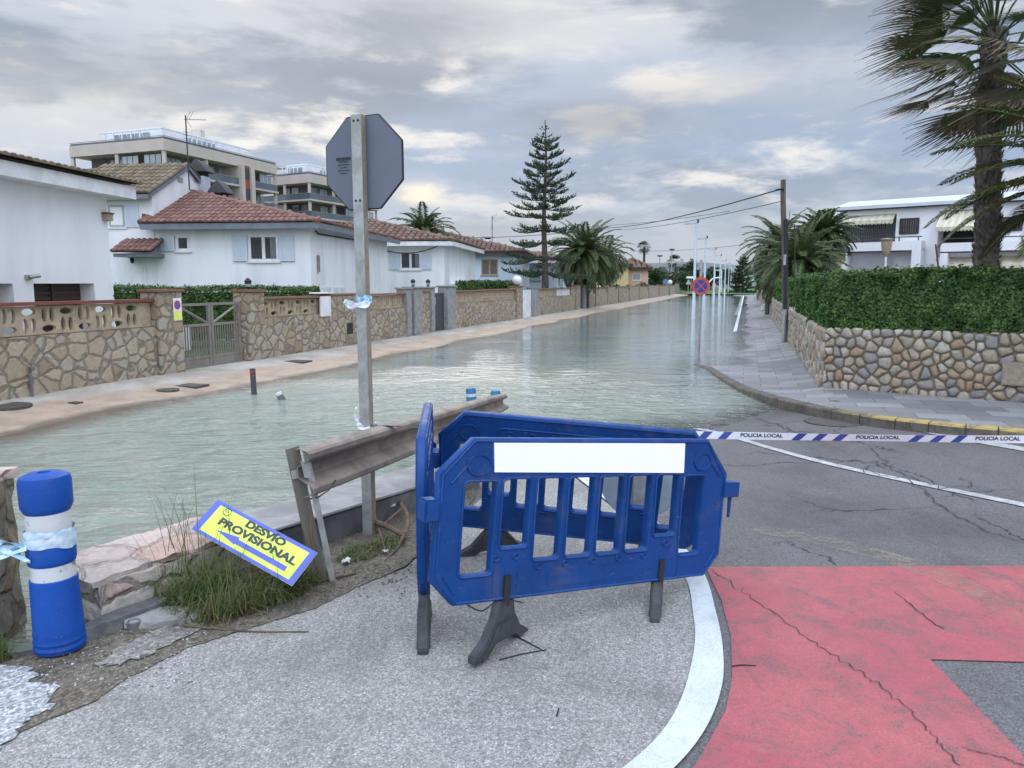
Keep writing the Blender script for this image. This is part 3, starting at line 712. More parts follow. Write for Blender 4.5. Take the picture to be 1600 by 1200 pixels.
# ================================================================== foreground objects
BW, BH = 1.5, .82
def barrier_outline(): return [(.10, 0), (1.40, 0), (1.49, .12), (1.49, .42), (1.5, .61), (1.36, .82), (.14, .82), (0, .65), (.01, .46), (0, .13)]
def slots():
    h = []
    for i in range(8):
        x0 = .13+i*.1565; wd = .120; x0 -= .012 if i == 0 else 0; wd += .012 if i == 0 else 0
        z0 = {0: .145, 7: .145, 1: .27, 6: .27}.get(i, .195)
        z1 = .612 if 0 < i < 7 else .602
        h.append(rrect(x0, x0+wd, z0, z1, .022))
    return h
def make_barrier(label, loc, rot, sx, sz, feet, hook=True, hinge=True):
    t = thing('plastic_barrier', label, 'traffic barrier', loc, group='blue plastic barriers penning the corner', rot=rot)
    # body with rounded slots, plus a raised rim round the slots and the rails
    me = plate([(x*sx, z*sz) for x, z in barrier_outline()], [[(x*sx, z*sz) for x, z in q] for q in slots()], .042, .009)
    p = add('panel', me, t, M_blue)
    rim = MB()
    for q in slots():
        pts = [(x*sx, 0, z*sz) for x, z in q]; c = Vector((sum(a[0] for a in pts)/len(pts), 0, sum(a[2] for a in pts)/len(pts)))
        for y in (-.022, .022):
            ring = []
            for a in pts:
                d = Vector(a)-c; ring.append(Vector((a[0]+math.copysign(.008, d.x), y, a[2]+math.copysign(.008, d.z))))
            rim.tube(ring+[ring[0]], .0065, 5, cap=False)
    rim.build('slot_rim', M_blue, p, smooth=True)
    fr = MB()
    ol = [(x*sx, z*sz) for x, z in [(.11, .012), (1.39, .012), (1.478, .125), (1.478, .595), (1.355, .805), (.145, .805), (.022, .64), (.022, .14)]]
    for y in (-.02, .02): fr.tube([(x, y, z) for x, z in ol]+[(ol[0][0], y, ol[0][1])], .008, 6, cap=False)
    fr.build('edge_bead', M_blue, p, smooth=True)
    dt = MB()
    for y0, y1 in ((-.0235, -.019), (.019, .0235)):
        for cx in (.17, 1.33): dt.prism([(a*sx, b_*sz) for a, b_ in circ(cx, .69, .05, 20)], y0, y1)
        dt.prism([(a*sx, b_*sz) for a, b_ in rrect(.52, .98, .045, .125, .012)], y0, y1)
        for cx in (.27, .38, 1.12, 1.23): dt.prism([(a*sx, b_*sz) for a, b_ in rrect(cx-.006, cx+.006, .02, .15, .005)], y0, y1)
        for (xa, za, xb, zb) in ((.055, .60, .13, .70), (1.445, .60, 1.37, .70), (.05, .15, .10, .06), (1.45, .15, 1.40, .06)):
            a = Vector((xa*sx, (y0+y1)/2, za*sz)); b_ = Vector((xb*sx, (y0+y1)/2, zb*sz)); dt.tube([a, b_], .006, 6)
        for z0 in (.32, .44, .2):
            for cx in (.062, 1.438): dt.prism([(a*sx, b_*sz) for a, b_ in circ(cx, z0, .013, 10)], y0, y1)
    dt.build('moulded_detail', M_blue, p, smooth=False)
    # the hollow round knock-out shows as a dark ring
    kn = MB()
    for cx in (.17, 1.33):
        for y in (-.0245, .0245):
            ring = [(a*sx, y, b_*sz) for a, b_ in circ(cx, .69, .05, 20)]; kn.tube(ring+[ring[0]], .006, 5, cap=False)
    for y in (-.0235, .0235):
        ring = [(a*sx, y, b_*sz) for a, b_ in rrect(.33, 1.17, .665, .735, .03)]; kn.tube(ring+[ring[0]], .005, 5, cap=False)
        for c_ in range(7): ring = [(a*sx, y, b_*sz) for a, b_ in circ(.39+c_*.12, .70, .016, 10)]; kn.tube(ring+[ring[0]], .004, 4, cap=False)
        for c_ in (.27, .36, .47, .60, .74, .88, 1.02, 1.14): ring = [(a*sx, y, b_*sz) for a, b_ in circ(c_, .16 if .4 < c_ < 1.1 else .22, .014, 10)]; kn.tube(ring+[ring[0]], .004, 4, cap=False)
    kn.build('moulded_ring', M_blue, p, smooth=True)
    merge_into(p, [c for c in bpy.data.objects if c.parent == p])
    if hook:
        hk = MB(); hk.box(1.475*sx, 1.575*sx, -.035, .035, .47*sz, .56*sz); hk.tube([(1.545*sx, 0, .48*sz), (1.545*sx, 0, .34*sz)], [.013, .009], 10)
        hk.build('hook_connector', M_blue, t, bevel=.008)
    if hinge:
        hg = MB(); hg.box(-.050*sx, .012*sx, -.045, .045, .42*sz, .53*sz); hg.build('hinge_connector', M_blue, t, bevel=.01)
    for (lx, hh, sw, tilt) in feet:
        ft = MB()
        prof = [(-.25, 0), (-.17, 0), (-.10, .045), (0, .06), (.10, .045), (.17, 0), (.25, 0), (.25, .035), (.155, .085), (.085, .17), (.06, hh-.0), (-.06, hh), (-.085, .17), (-.155, .085), (-.25, .035)]
        M1 = Matrix.Translation((lx*sx, 0, -hh)) @ Matrix.Rotation(PI/2+sw, 4, 'Z')
        ft.prism(prof, -.026, .026, M1)
        ft.prism([(-.21, .006), (-.16, .006), (-.09, .055), (.09, .055), (.16, .006), (.21, .006), (.14, .07), (.07, .15), (-.07, .15), (-.14, .07)], -.033, .033, M1)
        fo = ft.build('foot', M_rub, t, bevel=.006)
        st = MB(); st.box((lx-.018)*sx, (lx+.018)*sx, -.03, .03, -.03, .13*sz); st.build('foot_stem', M_blk, fo, bevel=.006)
    return t, p
FP = (-.389, 3.332, .232); FR_ = (.546, -.04, .110)
def eul(a, b, c):
    return (Matrix.Rotation(a, 3, 'Z') @ Matrix.Rotation(b, 3, 'X') @ Matrix.Rotation(c, 3, 'Y')).to_euler()
fb, fpan = make_barrier('nearest blue plastic barrier, facing the viewer, with a blanked-out white area on its top rail', FP, eul(*FR_), 1.235, .955,
                  [(.33, .245, -1.07, 0), (1.13, .175, -.74, 0)])
# white stand-in for a blanked-out area of the top rail, in the panel's plane
MBar = Matrix.Translation(FP) @ eul(*FR_).to_matrix().to_4x4(); MI = MBar.inverted()
def onplane(px, py, MI_, M_, y=-.03):
    o = MI_ @ Vector((0, 0, HC)); d = (MI_.to_3x3() @ ray(px, py)); t = (y-o.y)/d.y; q = o+d*t; return q
q = [onplane(*p, MI, MBar) for p in ((773.5, 738), (1069, 739), (1071, 693), (773, 692))]
m = MB(); v8 = [(a.x, -.0285, a.z) for a in q]+[(a.x, -.022, a.z) for a in q]
m.v = v8; m.f = [(0, 1, 2, 3), (7, 6, 5, 4), (0, 4, 5, 1), (1, 5, 6, 2), (2, 6, 7, 3), (3, 7, 4, 0)]
m.build('white_blank', M_blank, fpan)
make_barrier('blue plastic barrier behind the others, tape passing beyond its top rail', (-.489, 4.887, .135), eul(-.117, .24, .073), 1.15, 1.0,
             [(.33, .20, -1.2, 0), (1.17, .12, -.1, 0)], hook=False)
make_barrier('blue plastic barrier seen edge-on at the left end of the pen', (-.535, 4.88, .175), eul(-PI/2+.078, .0, .0), .90, .955, [(.3, .235, PI/2-.1, 0), (1.32, .235, PI/2, 0)], hook=False)
# round pale sign seen from behind, standing behind the rear barrier
t = thing('round_traffic_sign', 'round pale grey sign seen from its back through the barrier slots', 'traffic sign', (.86, 5.02, 0), rot=(R(-8), 0, R(-6)))
me = plate(circ(0, .385, .27, 40), [], .012, .004); dsc = add('disc', me, t, M_disc)
m = MB(); m.box(-.045, .045, -.03, -.006, .16, .64); m.build('back_channel', M_galv, t, bevel=.004)
# ------------------------------------------------------------------ big blue bollard with bands
bp = Vector((-2.185, 3.52, .03))
t = thing('flexible_bollard', 'large blue flexible bollard with two white bands at the lower left of the road', 'bollard', (bp.x, bp.y, zr(bp.x, bp.y)+.02), rot=(R(-.5), R(-1.2), 0)); t.scale = (.84, .84, 1.06)
m = MB(); m.lathe([(.128, 0), (.136, .02), (.130, .035), (.135, .05), (.129, .065), (.133, .08), (.129, .10), (.124, .30), (.122, .332), (.113, .337), (.112, .40), (.119, .405), (.126, .425), (.126, .50), (.119, .515), (.108, .517), (.105, .635), (.118, .642), (.133, .668), (.134, .775), (.125, .80), (.09, .812), (.035, .815), (.03, .80)], 40)
m.build('body', M_bol, t, smooth=True)
for z0, z1 in ((.335, .402), (.515, .638)):
    b_ = MB(); b_.lathe([(.1145, z0), (.1145, z1)], 40); b_.build('reflective_band', M_reflect, t, smooth=True)
def ribbon(name, pts, wd, m, parent=None, tw=0, seed=0, nrm=None):
    rn = random.Random(seed); P = [Vector(p) for p in catmull(pts, 7)]; v = []; f = []
    for i, p in enumerate(P):
        tt = (P[min(i+1, len(P)-1)]-P[max(i-1, 0)]).normalized(); up = Vector((0, 0, 1)); side = tt.cross(up).normalized(); u2 = side.cross(tt)
        a = tw*math.sin(i*.37+seed)+rn.uniform(-.05, .05); d = (u2*math.cos(a)+side*math.sin(a))*wd*.5*(.8+.2*math.sin(i*.55+seed))
        v += [tuple(p-d), tuple(p+side*rn.uniform(-.004, .004)), tuple(p+d)]
    for i in range(len(P)-1):
        for k in range(2): q = i*3+k; f.append((q, q+1, q+4, q+3))
    me = bpy.data.meshes.new(name); me.from_pydata(v, [], f); 
    return add(name, me, parent, m)
t2 = thing('ribbon', 'pale blue plastic ribbon knotted round the large blue bollard', 'ribbon', (bp.x, bp.y, zr(bp.x, bp.y)+.02), rot=(R(-.5), R(-1.2), 0)); t2.scale = (.84, .84, 1.06)
def wrapband(name, zc, hh, r0, m, seed, tilt):
    v = []; f = []; n = 96; rows = 5; rn = random.Random(seed); ph = [rn.uniform(0, 6) for _ in range(6)]
    for j_ in range(rows):
        w_ = j_/(rows-1)-.5
        for k in range(n):
            a = 2*PI*k/n; wr = .0022*math.sin(7*a+ph[0]+w_*5)+.0018*math.sin(15*a+ph[1]-w_*9)+.0012*math.sin(27*a+ph[2])
            r_ = r0+wr+.0025*(1-4*w_*w_); z = zc+w_*hh*(1+.25*math.sin(2*a+ph[3])+.15*math.sin(5*a+ph[4]))+tilt*math.sin(a+ph[5]); v.append((r_*math.cos(a), r_*math.sin(a), z))
    for j_ in range(rows-1):
        for k in range(n): a0 = j_*n+k; a1 = j_*n+(k+1) % n; f.append((a0, a1, a1+n, a0+n))
    o_ = mk(name, v, f, m, None, t2)
    for p_ in o_.data.polygons: p_.use_smooth = True
M_band2 = simple('white_blue_wrap', (.62, .68, .74), (.42, .60, .74), 9, .35, stretch=(1, 1, 5))
wrapband('wrap', .505, .055, .131, M_band2, 1, .010); wrapband('wrap', .540, .040, .1285, M_band2, 5, -.010)
ribbon('loose_tail', [(-.09, -.10, .51), (-.20, -.14, .49), (-.34, -.2, .47), (-.55, -.28, .43), (-.9, -.42, .40)], .055, M_ribbon, t2, .9, 4)
ribbon('loose_tail', [(-.09, -.10, .50), (-.16, -.15, .54), (-.21, -.15, .52), (-.15, -.14, .49), (-.04, -.13, .44)], .03, M_ribbon, t2, 1.2, 9)
ribbon('loose_tail', [(-.06, -.12, .50), (-.25, -.17, .455), (-.4, -.25, .45), (-.8, -.4, .36)], .03, M_ribbon, t2, 1.2, 7)
# ------------------------------------------------------------------ far bollards at the guardrail end
def far_bollard(px, ptop, Y, label, tilt, bands=True):
    p = at(px, ptop, Y); base = ZW-.1; H = p.z-base
    t = thing('flexible_bollard', label, 'bollard', (p.x, p.y, base), rot=(0, tilt, 0), group=None)
    m = MB(); m.lathe([(.06, 0), (.062, H*.5), (.06, H-.02), (.045, H)], 20); m.build('body', M_teal, t, smooth=True)
    if bands:
        for z in (H-.10, H-.19): b_ = MB(); b_.lathe([(.064, z), (.064, z+.035)], 20); b_.build('reflective_band', M_reflect, t, smooth=True)
far_bollard(741, 606, 8.9, 'left one of two slim teal bollards beyond the guardrail end, with white bands', -.06)
far_bollard(773, 610, 9.3, 'right one of two slim teal bollards beyond the guardrail end', .02, False)
# ------------------------------------------------------------------ guardrail
t = thing('guardrail', 'dirty bent steel W-beam guardrail leaning over the low wall beside the flood', 'guardrail', (-1.13, 4.42, 0))
PR = [(.0, .150), (.02, .156), (.075, .140), (.092, .125), (.092, .095), (.080, .078), (.004, .035), (.0, .02), (.0, -.02), (.004, -.035), (.080, -.078), (.092, -.095), (.092, -.125), (.075, -.140), (.02, -.156)]
path = [((-1.235, 4.33, .612), 1.0), ((-1.08, 4.75, .600), 1.0), ((-.90, 5.3, .578), .98), ((-.66, 6.1, .54), .93), ((-.42, 7.0, .49), .86), ((-.22, 7.9, .43), .75), ((-.10, 8.45, .39), .62)]
P = catmull([(*a, s_) for a, s_ in path], 6); v = []; f = []; nP = len(PR)
org = Vector((-1.13, 4.42, 0))
for i, p in enumerate(P):
    a = Vector(P[max(i-1, 0)][:3]); b_ = Vector(P[min(i+1, len(P)-1)][:3]); tt = (b_-a).normalized()
    side = Vector((tt.y, -tt.x, 0)).normalized(); up = Vector((side.x*-.10, side.y*-.10, 1)).normalized()
    for (o_, z_) in PR: v.append(tuple(Vector(p[:3])+side*(o_*p[3])+up*(z_*p[3]*.93)-org))
for i in range(len(P)-1):
    for k in range(nP-1): q = i*nP+k; f.append((q, q+1, q+nP+1, q+nP))
me = bpy.data.meshes.new('beam'); me.from_pydata(v, [], f)
bm_ = add('beam', me, t, M_rail); me.materials[0] = M_rail; sm = bm_.modifiers.new('thick', 'SOLIDIFY'); sm.thickness = .005
for p in me.polygons: p.use_smooth = False
# end section: the curled lip with its bright slot
el = MB(); a0 = Vector(P[0][:3])-org; el.prism([(-.03, .055), (.02, .045), (.03, -.05), (-.01, -.045)], 0, .004, Matrix.Translation(a0+Vector((.05, -.012, .02))) @ Matrix.Rotation(.35, 4, 'Z'))
el.build('end_slot', M_galv, bm_)
po = MB()
for (x0, x1, y0, y1) in ((0, .075, 0, .006), (0, .006, .006, .05), (.069, .075, .006, .05)): po.box(x0, x1, y0, y1, 0, .88)
pst = po.build('post', M_post, t, loc=(-.035, -.05, -.12), rot=(R(-2), R(-9), R(25)))
lp = MB(); lp.box(.0, .05, -.012, -.006, .70, .75); lp.box(.085, .12, -.03, -.02, .0, .86); lp.build('post_flange', M_galv, pst)
bo = MB(); 
for z in (.04, -.05): bo.lathe([(.0, 0), (.014, .0), (.012, .008), (.004, .01)], 10)
# second post further along
for (x, y, h) in ((-.5, 6.75, .60), (-.18, 8.2, .5)):
    p2 = MB()
    for (x0, x1, y0, y1) in ((0, .06, 0, .006), (0, .006, .006, .05), (.054, .06, .006, .05)): p2.box(x0, x1, y0, y1, 0, h)
    p2.build('post', M_post, t, loc=(x-.09+1.13, y-4.42, -.2), rot=(0, 0, R(20)))
wr = MB(); wr.tube([(-.06, -.03, .44), (.0, -.06, .46), (.06, -.05, .50), (.10, -.05, .56)], .005, 6); wr.tube([(-.06, -.03, .44), (-.05, -.05, .2), (-.02, -.06, .0)], .004, 6); wr.build('loose_wire', M_dry, t)
# ------------------------------------------------------------------ stop sign seen from the back
SY = 5.3
base = Vector((at(577, 800, SY).x, SY, -.08))
t = thing('stop_sign', 'octagonal sign seen from its grey back, on a galvanised post', 'traffic sign', base, rot=(0, R(-.2), R(-24)))
top = at(560, 182, SY); Hp = top.z-base.z+.01
m = MB()
for (x0, x1, y0, y1) in ((-.04, .04, -.028, -.025), (-.04, -.037, -.025, .025), (.037, .04, -.025, .025), (-.037, .037, .022, .025)): m.box(x0, x1, y0, y1, 0, Hp)
po_ = m.build('post', M_galv, t)
m = MB(); m.box(.0401, .0406, -.024, .021, 0, Hp-.002); m.build('post_edge', M_galv_tan, po_)
oc = []; Ro = .302/math.cos(PI/8)
for k in range(8): a = PI/8+k*PI/4; oc.append((Ro*math.cos(a), Ro*math.sin(a)))
cz = Hp-.305
me = plate([(x+.01, z+cz) for x, z in oc], [], .006, .0); pl = add('octagon_plate', me, t, M_signback); pl.location.y = .035
rm = MB()
for k in range(8):
    a = oc[k]; b_ = oc[(k+1) % 8]; rm.tube([(a[0]+.01, .040, a[1]+cz), (b_[0]+.01, .040, b_[1]+cz)], .0085, 6)
rm.build('rim', M_blk, pl, loc=(0, -.035, 0))
rr_ = MB(); rr_.prism([(x*1.004+.01, z*1.004+cz) for x, z in oc], .046, .056); rr_.build('red_face', M_redpaint, pl, loc=(0, -.035, 0))
bt = MB()
for z in (Hp-.04, Hp-.56):
    for x in (-.017, .017):
        bt = MB(); bt.lathe([(.0085, -.004), (.0085, .004)], 10); bt.v = [(a+x, -.029+c*.5, b_+z) for a, b_, c in bt.v]; bt.build('bolt', M_blk, po_)
tx = MB()
for i, (w_, h_) in enumerate(((.11, .020), (.07, .006), (.085, .006), (.06, .005), (.09, .005), (.05, .005))):
    z = cz+.035-i*.019; x = -.155
    rn = random.Random(i); xx = x-w_/2
    while xx < x+w_/2:
        ww = rn.uniform(.006, .012); tx.box(xx, xx+ww, .029, .0315, z-h_/2, z+h_/2); xx += ww+.004
tx.build('printed_marking', M_blk, pl, loc=(0, -.035, 0))
# ribbons tied round the post
def rib_post(zc, label, seed, wd, flap):
    q = thing('ribbon', label, 'ribbon', (base.x, base.y, zc), rot=(0, 0, R(-24)))
    for k in range(2):
        pts = [(.052*math.cos(a)*1.05, .042*math.sin(a), .02*k+.008*math.sin(3*a+seed)) for a in np.linspace(0, 2*PI*1.05, 16)]
        ribbon('wrap', pts, wd, M_ribbon, q, .35, seed+k)
    if flap:
        ribbon('loose_tail', [(.05, -.04, -.01), (-.02, -.06, -.03), (-.09, -.05, -.035), (-.125, -.04, -.01), (-.12, -.05, .0), (-.05, -.06, -.02), (.04, -.06, -.035), (.07, -.04, .0)], wd*1.1, M_tapew, q, .25, seed+5)
    return q
rib_post(at(570, 470, SY).z, 'crumpled blue and white ribbon tied high on the stop sign post', 3, .035, True)
# ------------------------------------------------------------------ police tape
A = Vector((base.x+.03, base.y-.02, at(575, 664, SY).z)); B = at(1760, 687.5, 4.75)
t = thing('police_tape', 'white and blue police tape stretched from the sign post across the road', 'barrier tape', A)
Ld = (B-A); Lt = Ld.length; NS = 160
def tpt(d):       # centre and up vector of the tape at distance d
    k = d/Lt; p = Ld*k; p.z += -.035*4*k*(1-k)*.6
    tw = R(58)*(1-float(sstep(.0, 2.0, d)))+.25*math.sin(d*2.3)+.10
    up = Vector((0, -math.sin(tw), math.cos(tw))); return p, up
TW = .05
def tband(d0, d1, h0, h1, off=0.0, shear=0.0, n=None):
    n = n or max(2, int((d1-d0)/.03)); v = []; f = []
    for i in range(n+1):
        d = d0+(d1-d0)*i/n
        for h in (h0, h1):
            p, up = tpt(min(max(d+shear*(h), 0), Lt)); nrm = Ld.normalized().cross(up); v.append(tuple(p+up*h*TW+nrm*off))
    for i in range(n): f.append((2*i, 2*i+2, 2*i+3, 2*i+1))
    return v, f
v, f = tband(0, Lt, -.5, .5, 0, n=NS); mk('band', v, f, M_tapew, None, t)
per = .735; d = 1.78; SV, SF = [], []
letters = []
while d < Lt-.1:
    letters.append(d)
    for k in range(3):
        v, f = tband(d+.35+k*.13, d+.35+k*.13+.055, -.49, .49, .0012, .045); mk('stripe', v, f, M_tapeb, None, t)
    d += per
for k in (.5, .63, .95, 1.1):
    v, f = tband(k, k+.05, -.49, .49, .0012, .045); mk('stripe', v, f, M_tapeb, None, t)
for o_ in (1,):
    me = text_mesh('POLICIA LOCAL', .034, .0, .0012, 'LEFT', 1.12)
    for d in letters:
        LV = []; LF = []; n = 0
        for q in me.vertices:
            p, up = tpt(min(d+q.co.x, Lt)); nrm = Ld.normalized().cross(up); LV.append(tuple(p+up*(q.co.z+.004)+nrm*.0015))
        LF += [tuple(a+n for a in p_.vertices) for p_ in me.polygons]
        mk('lettering', LV, LF, M_ink, None, t)
# end of the tape knotted on the post
ribbon('knot', [(0, -.04, 0), (-.05, -.05, .01), (-.09, -.04, .02), (-.05, -.05, -.01), (.02, -.06, .0), (.05, -.05, .03)], .03, M_tapew, t, 1.0, 3)
ribbon('knot', [(-.07, -.04, .02), (-.10, -.04, .06), (-.095, -.05, .11), (-.09, -.05, .14)], .022, M_tapew, t, 1.0, 5)
# ------------------------------------------------------------------ yellow diversion sign
c4_ = [at(331.3, 778.7, 4.47), at(308.7, 828, 4.30), at(476.7, 917.3, 4.0), at(474, 860, 4.15)]
X = ((c4_[2]-c4_[1])+(c4_[3]-c4_[0])).normalized(); Zv = ((c4_[0]-c4_[1])+(c4_[3]-c4_[2])).normalized(); Yv = Zv.cross(X).normalized(); Zv = X.cross(Yv).normalized()
W_ = ((c4_[2]-c4_[1]).length+(c4_[3]-c4_[0]).length)/2; H_ = ((c4_[0]-c4_[1]).length+(c4_[3]-c4_[2]).length)/2
cen = sum(c4_, Vector())/4; o3 = cen-X*W_/2-Zv*H_/2
print('yellow sign', W_, H_, Yv)
Mx = Matrix((X, Yv, Zv)).transposed().to_4x4(); 
t = thing('diversion_sign', 'yellow DESVÍO PROVISIONAL sign with blue arrow fallen in the weeds', 'road sign', o3, rot=Mx.to_euler())
sg = 1 if Yv.y > 0 else -1       # -y side faces the viewer when Yv points away
m = MB(); m.box(0, W_, 0, .006, 0, H_); bd = m.build('board', M_signblue, t)
m = MB(); m.box(-.002, W_+.002, .0061, .010, -.002, H_+.002); m.build('board_back', M_tapew, bd)
m = MB(); m.box(.045, W_-.035, -.0012, -.0002, .018, H_-.022); m.build('yellow_face', M_signyel, bd)
m = MB(); m.prism([(.16, H_*.40), (.33, H_*.50), (.33, H_*.42), (W_-.10, H_*.30), (W_-.10, H_*.14), (.33, H_*.27), (.33, H_*.16)], -.0024, -.0013)
m = MB(); m.prism([(.14, H_*.285), (.30, H_*.40), (.30, H_*.335), (W_-.09, H_*.335), (W_-.09, H_*.20), (.30, H_*.20), (.30, H_*.17)], -.0024, -.0013); m.build('arrow', M_signblue, bd)
for body, zc, xc, sz_ in (('DESVÍO', H_*.80, W_*.55, .058), ('PROVISIONAL', H_*.525, W_*.53, .062)):
    me = text_mesh(body, sz_, .0004, .0030, 'CENTER', 1.5); add('lettering', me, bd, M_ink, (xc, -.0016, zc))
cr = MB(); ring = [(.115+.026*math.cos(a), -.0018, H_*.82+.022*math.sin(a)) for a in np.linspace(0, 2*PI, 18)]; cr.tube(ring, .0022, 4, cap=False)
cr.box(.10, .13, -.0022, -.0014, H_*.81, H_*.825); cr.box(.10, .125, -.0022, -.0014, H_*.855, H_*.865); cr.build('crest', M_ink, bd)
# ------------------------------------------------------------------ near low wall (kerb wall between road and flood)
def wallseg(a, b_, th, z0, z1, name, m, parent, top=None, jit=0, ov=.0):
    a = Vector((*a, 0)); b_ = Vector((*b_, 0)); d = (b_-a); Ln = d.length; d.normalize(); n = Vector((-d.y, d.x, 0))
    M1 = Matrix((( d.x, n.x, 0, a.x), (d.y, n.y, 0, a.y), (0, 0, 1, 0), (0, 0, 0, 1)))
    q = MB(); q.box(-ov, Ln+ov, -.0, th, z0, z1, M1); return q
t = thing('low_stone_wall', 'low stone-faced wall with pinkish slab top beside the weeds', 'wall')
a, b_ = (-2.12, 3.76), (-1.62, 4.58)
roughen(wallseg(a, b_, .46, -.5, .155, 0, 0, 0).build('wall', M_lwst, t), .016, .035, 8)
M_slab = stone_mat('pink_slab', 2.3, (.26, .21, .18), [(.50, .38, .33), (.56, .45, .40), (.42, .36, .33), (.50, .34, .28)], (.012, .03))
roughen(wallseg((-2.14, 3.74), (-1.63, 4.60), .50, .152, .190, 0, 0, 0).build('slab_top', M_slab, t), .018, .035, 7)
roughen(wallseg((-2.12, 3.54), (-1.55, 4.50), .10, -.3, .005, 0, 0, 0).build('footing', M_conc_dk, t), .012, .035, 7)
t = thing('concrete_kerb_wall', 'low grey concrete wall behind the guardrail beside the flood', 'wall')
q = MB(); pts = [(-1.64, 4.56), (-1.2, 5.22), (-.76, 5.9), (-.28, 6.66)]
for i in range(3): wallseg(pts[i], pts[i+1], .50, -.5, .075-.025*i, 0, 0, 0)
MBk = MB()
def long_wall(pts, th, z0, z1s):
    v = []; f = []
    for i, p in enumerate(pts):
        a = Vector(pts[max(i-1, 0)]); b_ = Vector(pts[min(i+1, len(pts)-1)]); d = (b_-a).normalized(); n = Vector((-d.y, d.x))
        v += [(p[0], p[1], z0), (p[0], p[1], z1s[i]), (p[0]+n.x*th, p[1]+n.y*th, z1s[i]), (p[0]+n.x*th, p[1]+n.y*th, z0)]
    for i in range(len(pts)-1):
        for k in range(4): q = i*4+k; q2 = i*4+(k+1) % 4; f.append((q, q2, q2+4, q+4))
    f.append((0, 3, 2, 1)); k = (len(pts)-1)*4; f.append((k, k+1, k+2, k+3)); m = MB(); m.v = v; m.f = f; return m
long_wall(pts, .48, -.5, [.13, .11, .09, .07]).build('wall', M_conc_dk, t, bevel=.012)
long_wall([(x-.0, y-.0) for x, y in pts], .50, 0, [.135, .115, .095, .075])
cap = MB(); cm = long_wall([(x+.01, y-.01) for x, y in pts], .50, .131, [.15, .13, .11, .09])
for i, vv in enumerate(cm.v):
    k = i//4; zt = [.15, .13, .11, .09][k]; cm.v[i] = (vv[0], vv[1], zt if i % 4 in (1, 2) else zt-.0185)
cm.build('cap', M_conc, t, bevel=.006)
t = thing('rough_stone_wall', 'taller rough brown stone wall behind the large blue bollard', 'wall')
M_rough = stone_mat('rough_brown_stone', 4.2, (.20, .17, .13), [(.18, .13, .08), (.25, .20, .13), (.20, .19, .16), (.13, .09, .055)], (.03, .08))
roughen(wallseg((-6, 2.64), (-2.52, 3.48), .5, -.5, .70, 0, 0, 0).build('wall', M_rough, t), .03, .06, 5)
roughen(wallseg((-6, 2.62), (-2.50, 3.465), .53, .69, .735, 0, 0, 0).build('slab_top', M_slab, t), .02, .05, 6)
# stub pipe and slabs by the wall foot
def rock(name, label, cat, p, s, m, seed, rz=0, flat=.4):
    rn = random.Random(seed); bm = bmesh.new(); bmesh.ops.create_icosphere(bm, subdivisions=3, radius=1)
    for v_ in bm.verts:
        n = v_.co.copy(); k = 1+.22*math.sin(3*n.x+seed)*math.cos(2.5*n.y+seed*2)+rn.uniform(-.03, .03)
        v_.co = Vector((max(-.8, min(.8, n.x*k))*s[0], max(-.8, min(.8, n.y*k))*s[1], max(-.7, min(.55, n.z*k))*s[2]))
    me = bpy.data.meshes.new(name); bm.to_mesh(me); bm.free(); o = add(name, me, None, m, p, (0, 0, rz)); return tagset(o, label, cat)
def onroad(px, py, dz=0): p = groad(px, py); return Vector((p.x, p.y, zr(p.x, p.y)+dz))
rock('broken_slab', 'broken flat concrete slab lying at the foot of the weeds', 'slab', onroad(255, 972, .02), (.22, .12, .05), M_conc, 3, .3)
rock('broken_slab', 'narrow grey slab fragment tilted against the low stone wall', 'slab', onroad(290, 925, .05), (.16, .05, .05), M_conc, 5, .7)
rock('broken_slab', 'brown plank-like slab under the yellow sign', 'slab', onroad(405, 915, .04), (.22, .08, .04), M_dry, 8, .5)
p = onroad(210, 985); m = MB(); m.lathe([(.032, -.05), (.033, .05), (.026, .052), (.024, .03)], 18); tagset(m.build('pipe_stub', M_conc_dk, None, smooth=True, loc=p), 'short grey pipe stub beside the blue bollard', 'pipe')
# ------------------------------------------------------------------ branches, twigs, litter
def stick(name, label, cat, PXs, r0, r1, m, h=None, group=None, extra=None):
    Ps = [onroad(x, y, (h[i] if h else .006+r0)) for i, (x, y) in enumerate(PXs)]
    mb = MB(); q = catmull([tuple(a) for a in Ps], 5); n = len(q); mb.tube(q, [r0+(r1-r0)*i/(n-1) for i in range(n)], 7)
    for e in (extra or []):
        E_ = [onroad(x, y, z) for x, y, z in e]; qq = catmull([tuple(a) for a in E_], 4); mb.tube(qq, [r0*.6*(1-.8*i/len(qq)) for i in range(len(qq))], 6)
    org = Vector(Ps[0]); mb.v = [tuple(Vector(a)-org) for a in mb.v]
    return tagset(mb.build(name, m, None, smooth=True, loc=org), label, cat, group)
M_branch = simple('dead_branch_bark', (.17, .11, .075), (.10, .065, .045), 15, .9, .5, 60)
stick('dead_branch', 'forked brown dead branch lying at the foot of the sign post', 'branch', [(536, 815), (575, 825), (610, 838), (632, 845), (637, 825), (625, 808)], .022, .014, M_branch, [.10, .07, .06, .05, .09, .12],
      extra=[[(590, 830, .06), (600, 860, .03), (606, 872, .01)], [(600, 833, .06), (620, 822, .10), (634, 815, .12)], [(560, 822, .07), (555, 800, .16), (560, 780, .22)], [(632, 845, .05), (620, 862, .02), (600, 880, .01)], [(545, 816, .09), (532, 806, .12)]])
stick('dry_stick', 'long thin dry stick on the asphalt in front of the weeds', 'stick', [(285, 985), (340, 987), (400, 990), (482, 990)], .007, .003, M_dry, [.03, .015, .012, .01])
stick('dry_stick', 'short dry stick near the post foot', 'stick', [(488, 916), (520, 908), (556, 900)], .012, .006, M_branch)
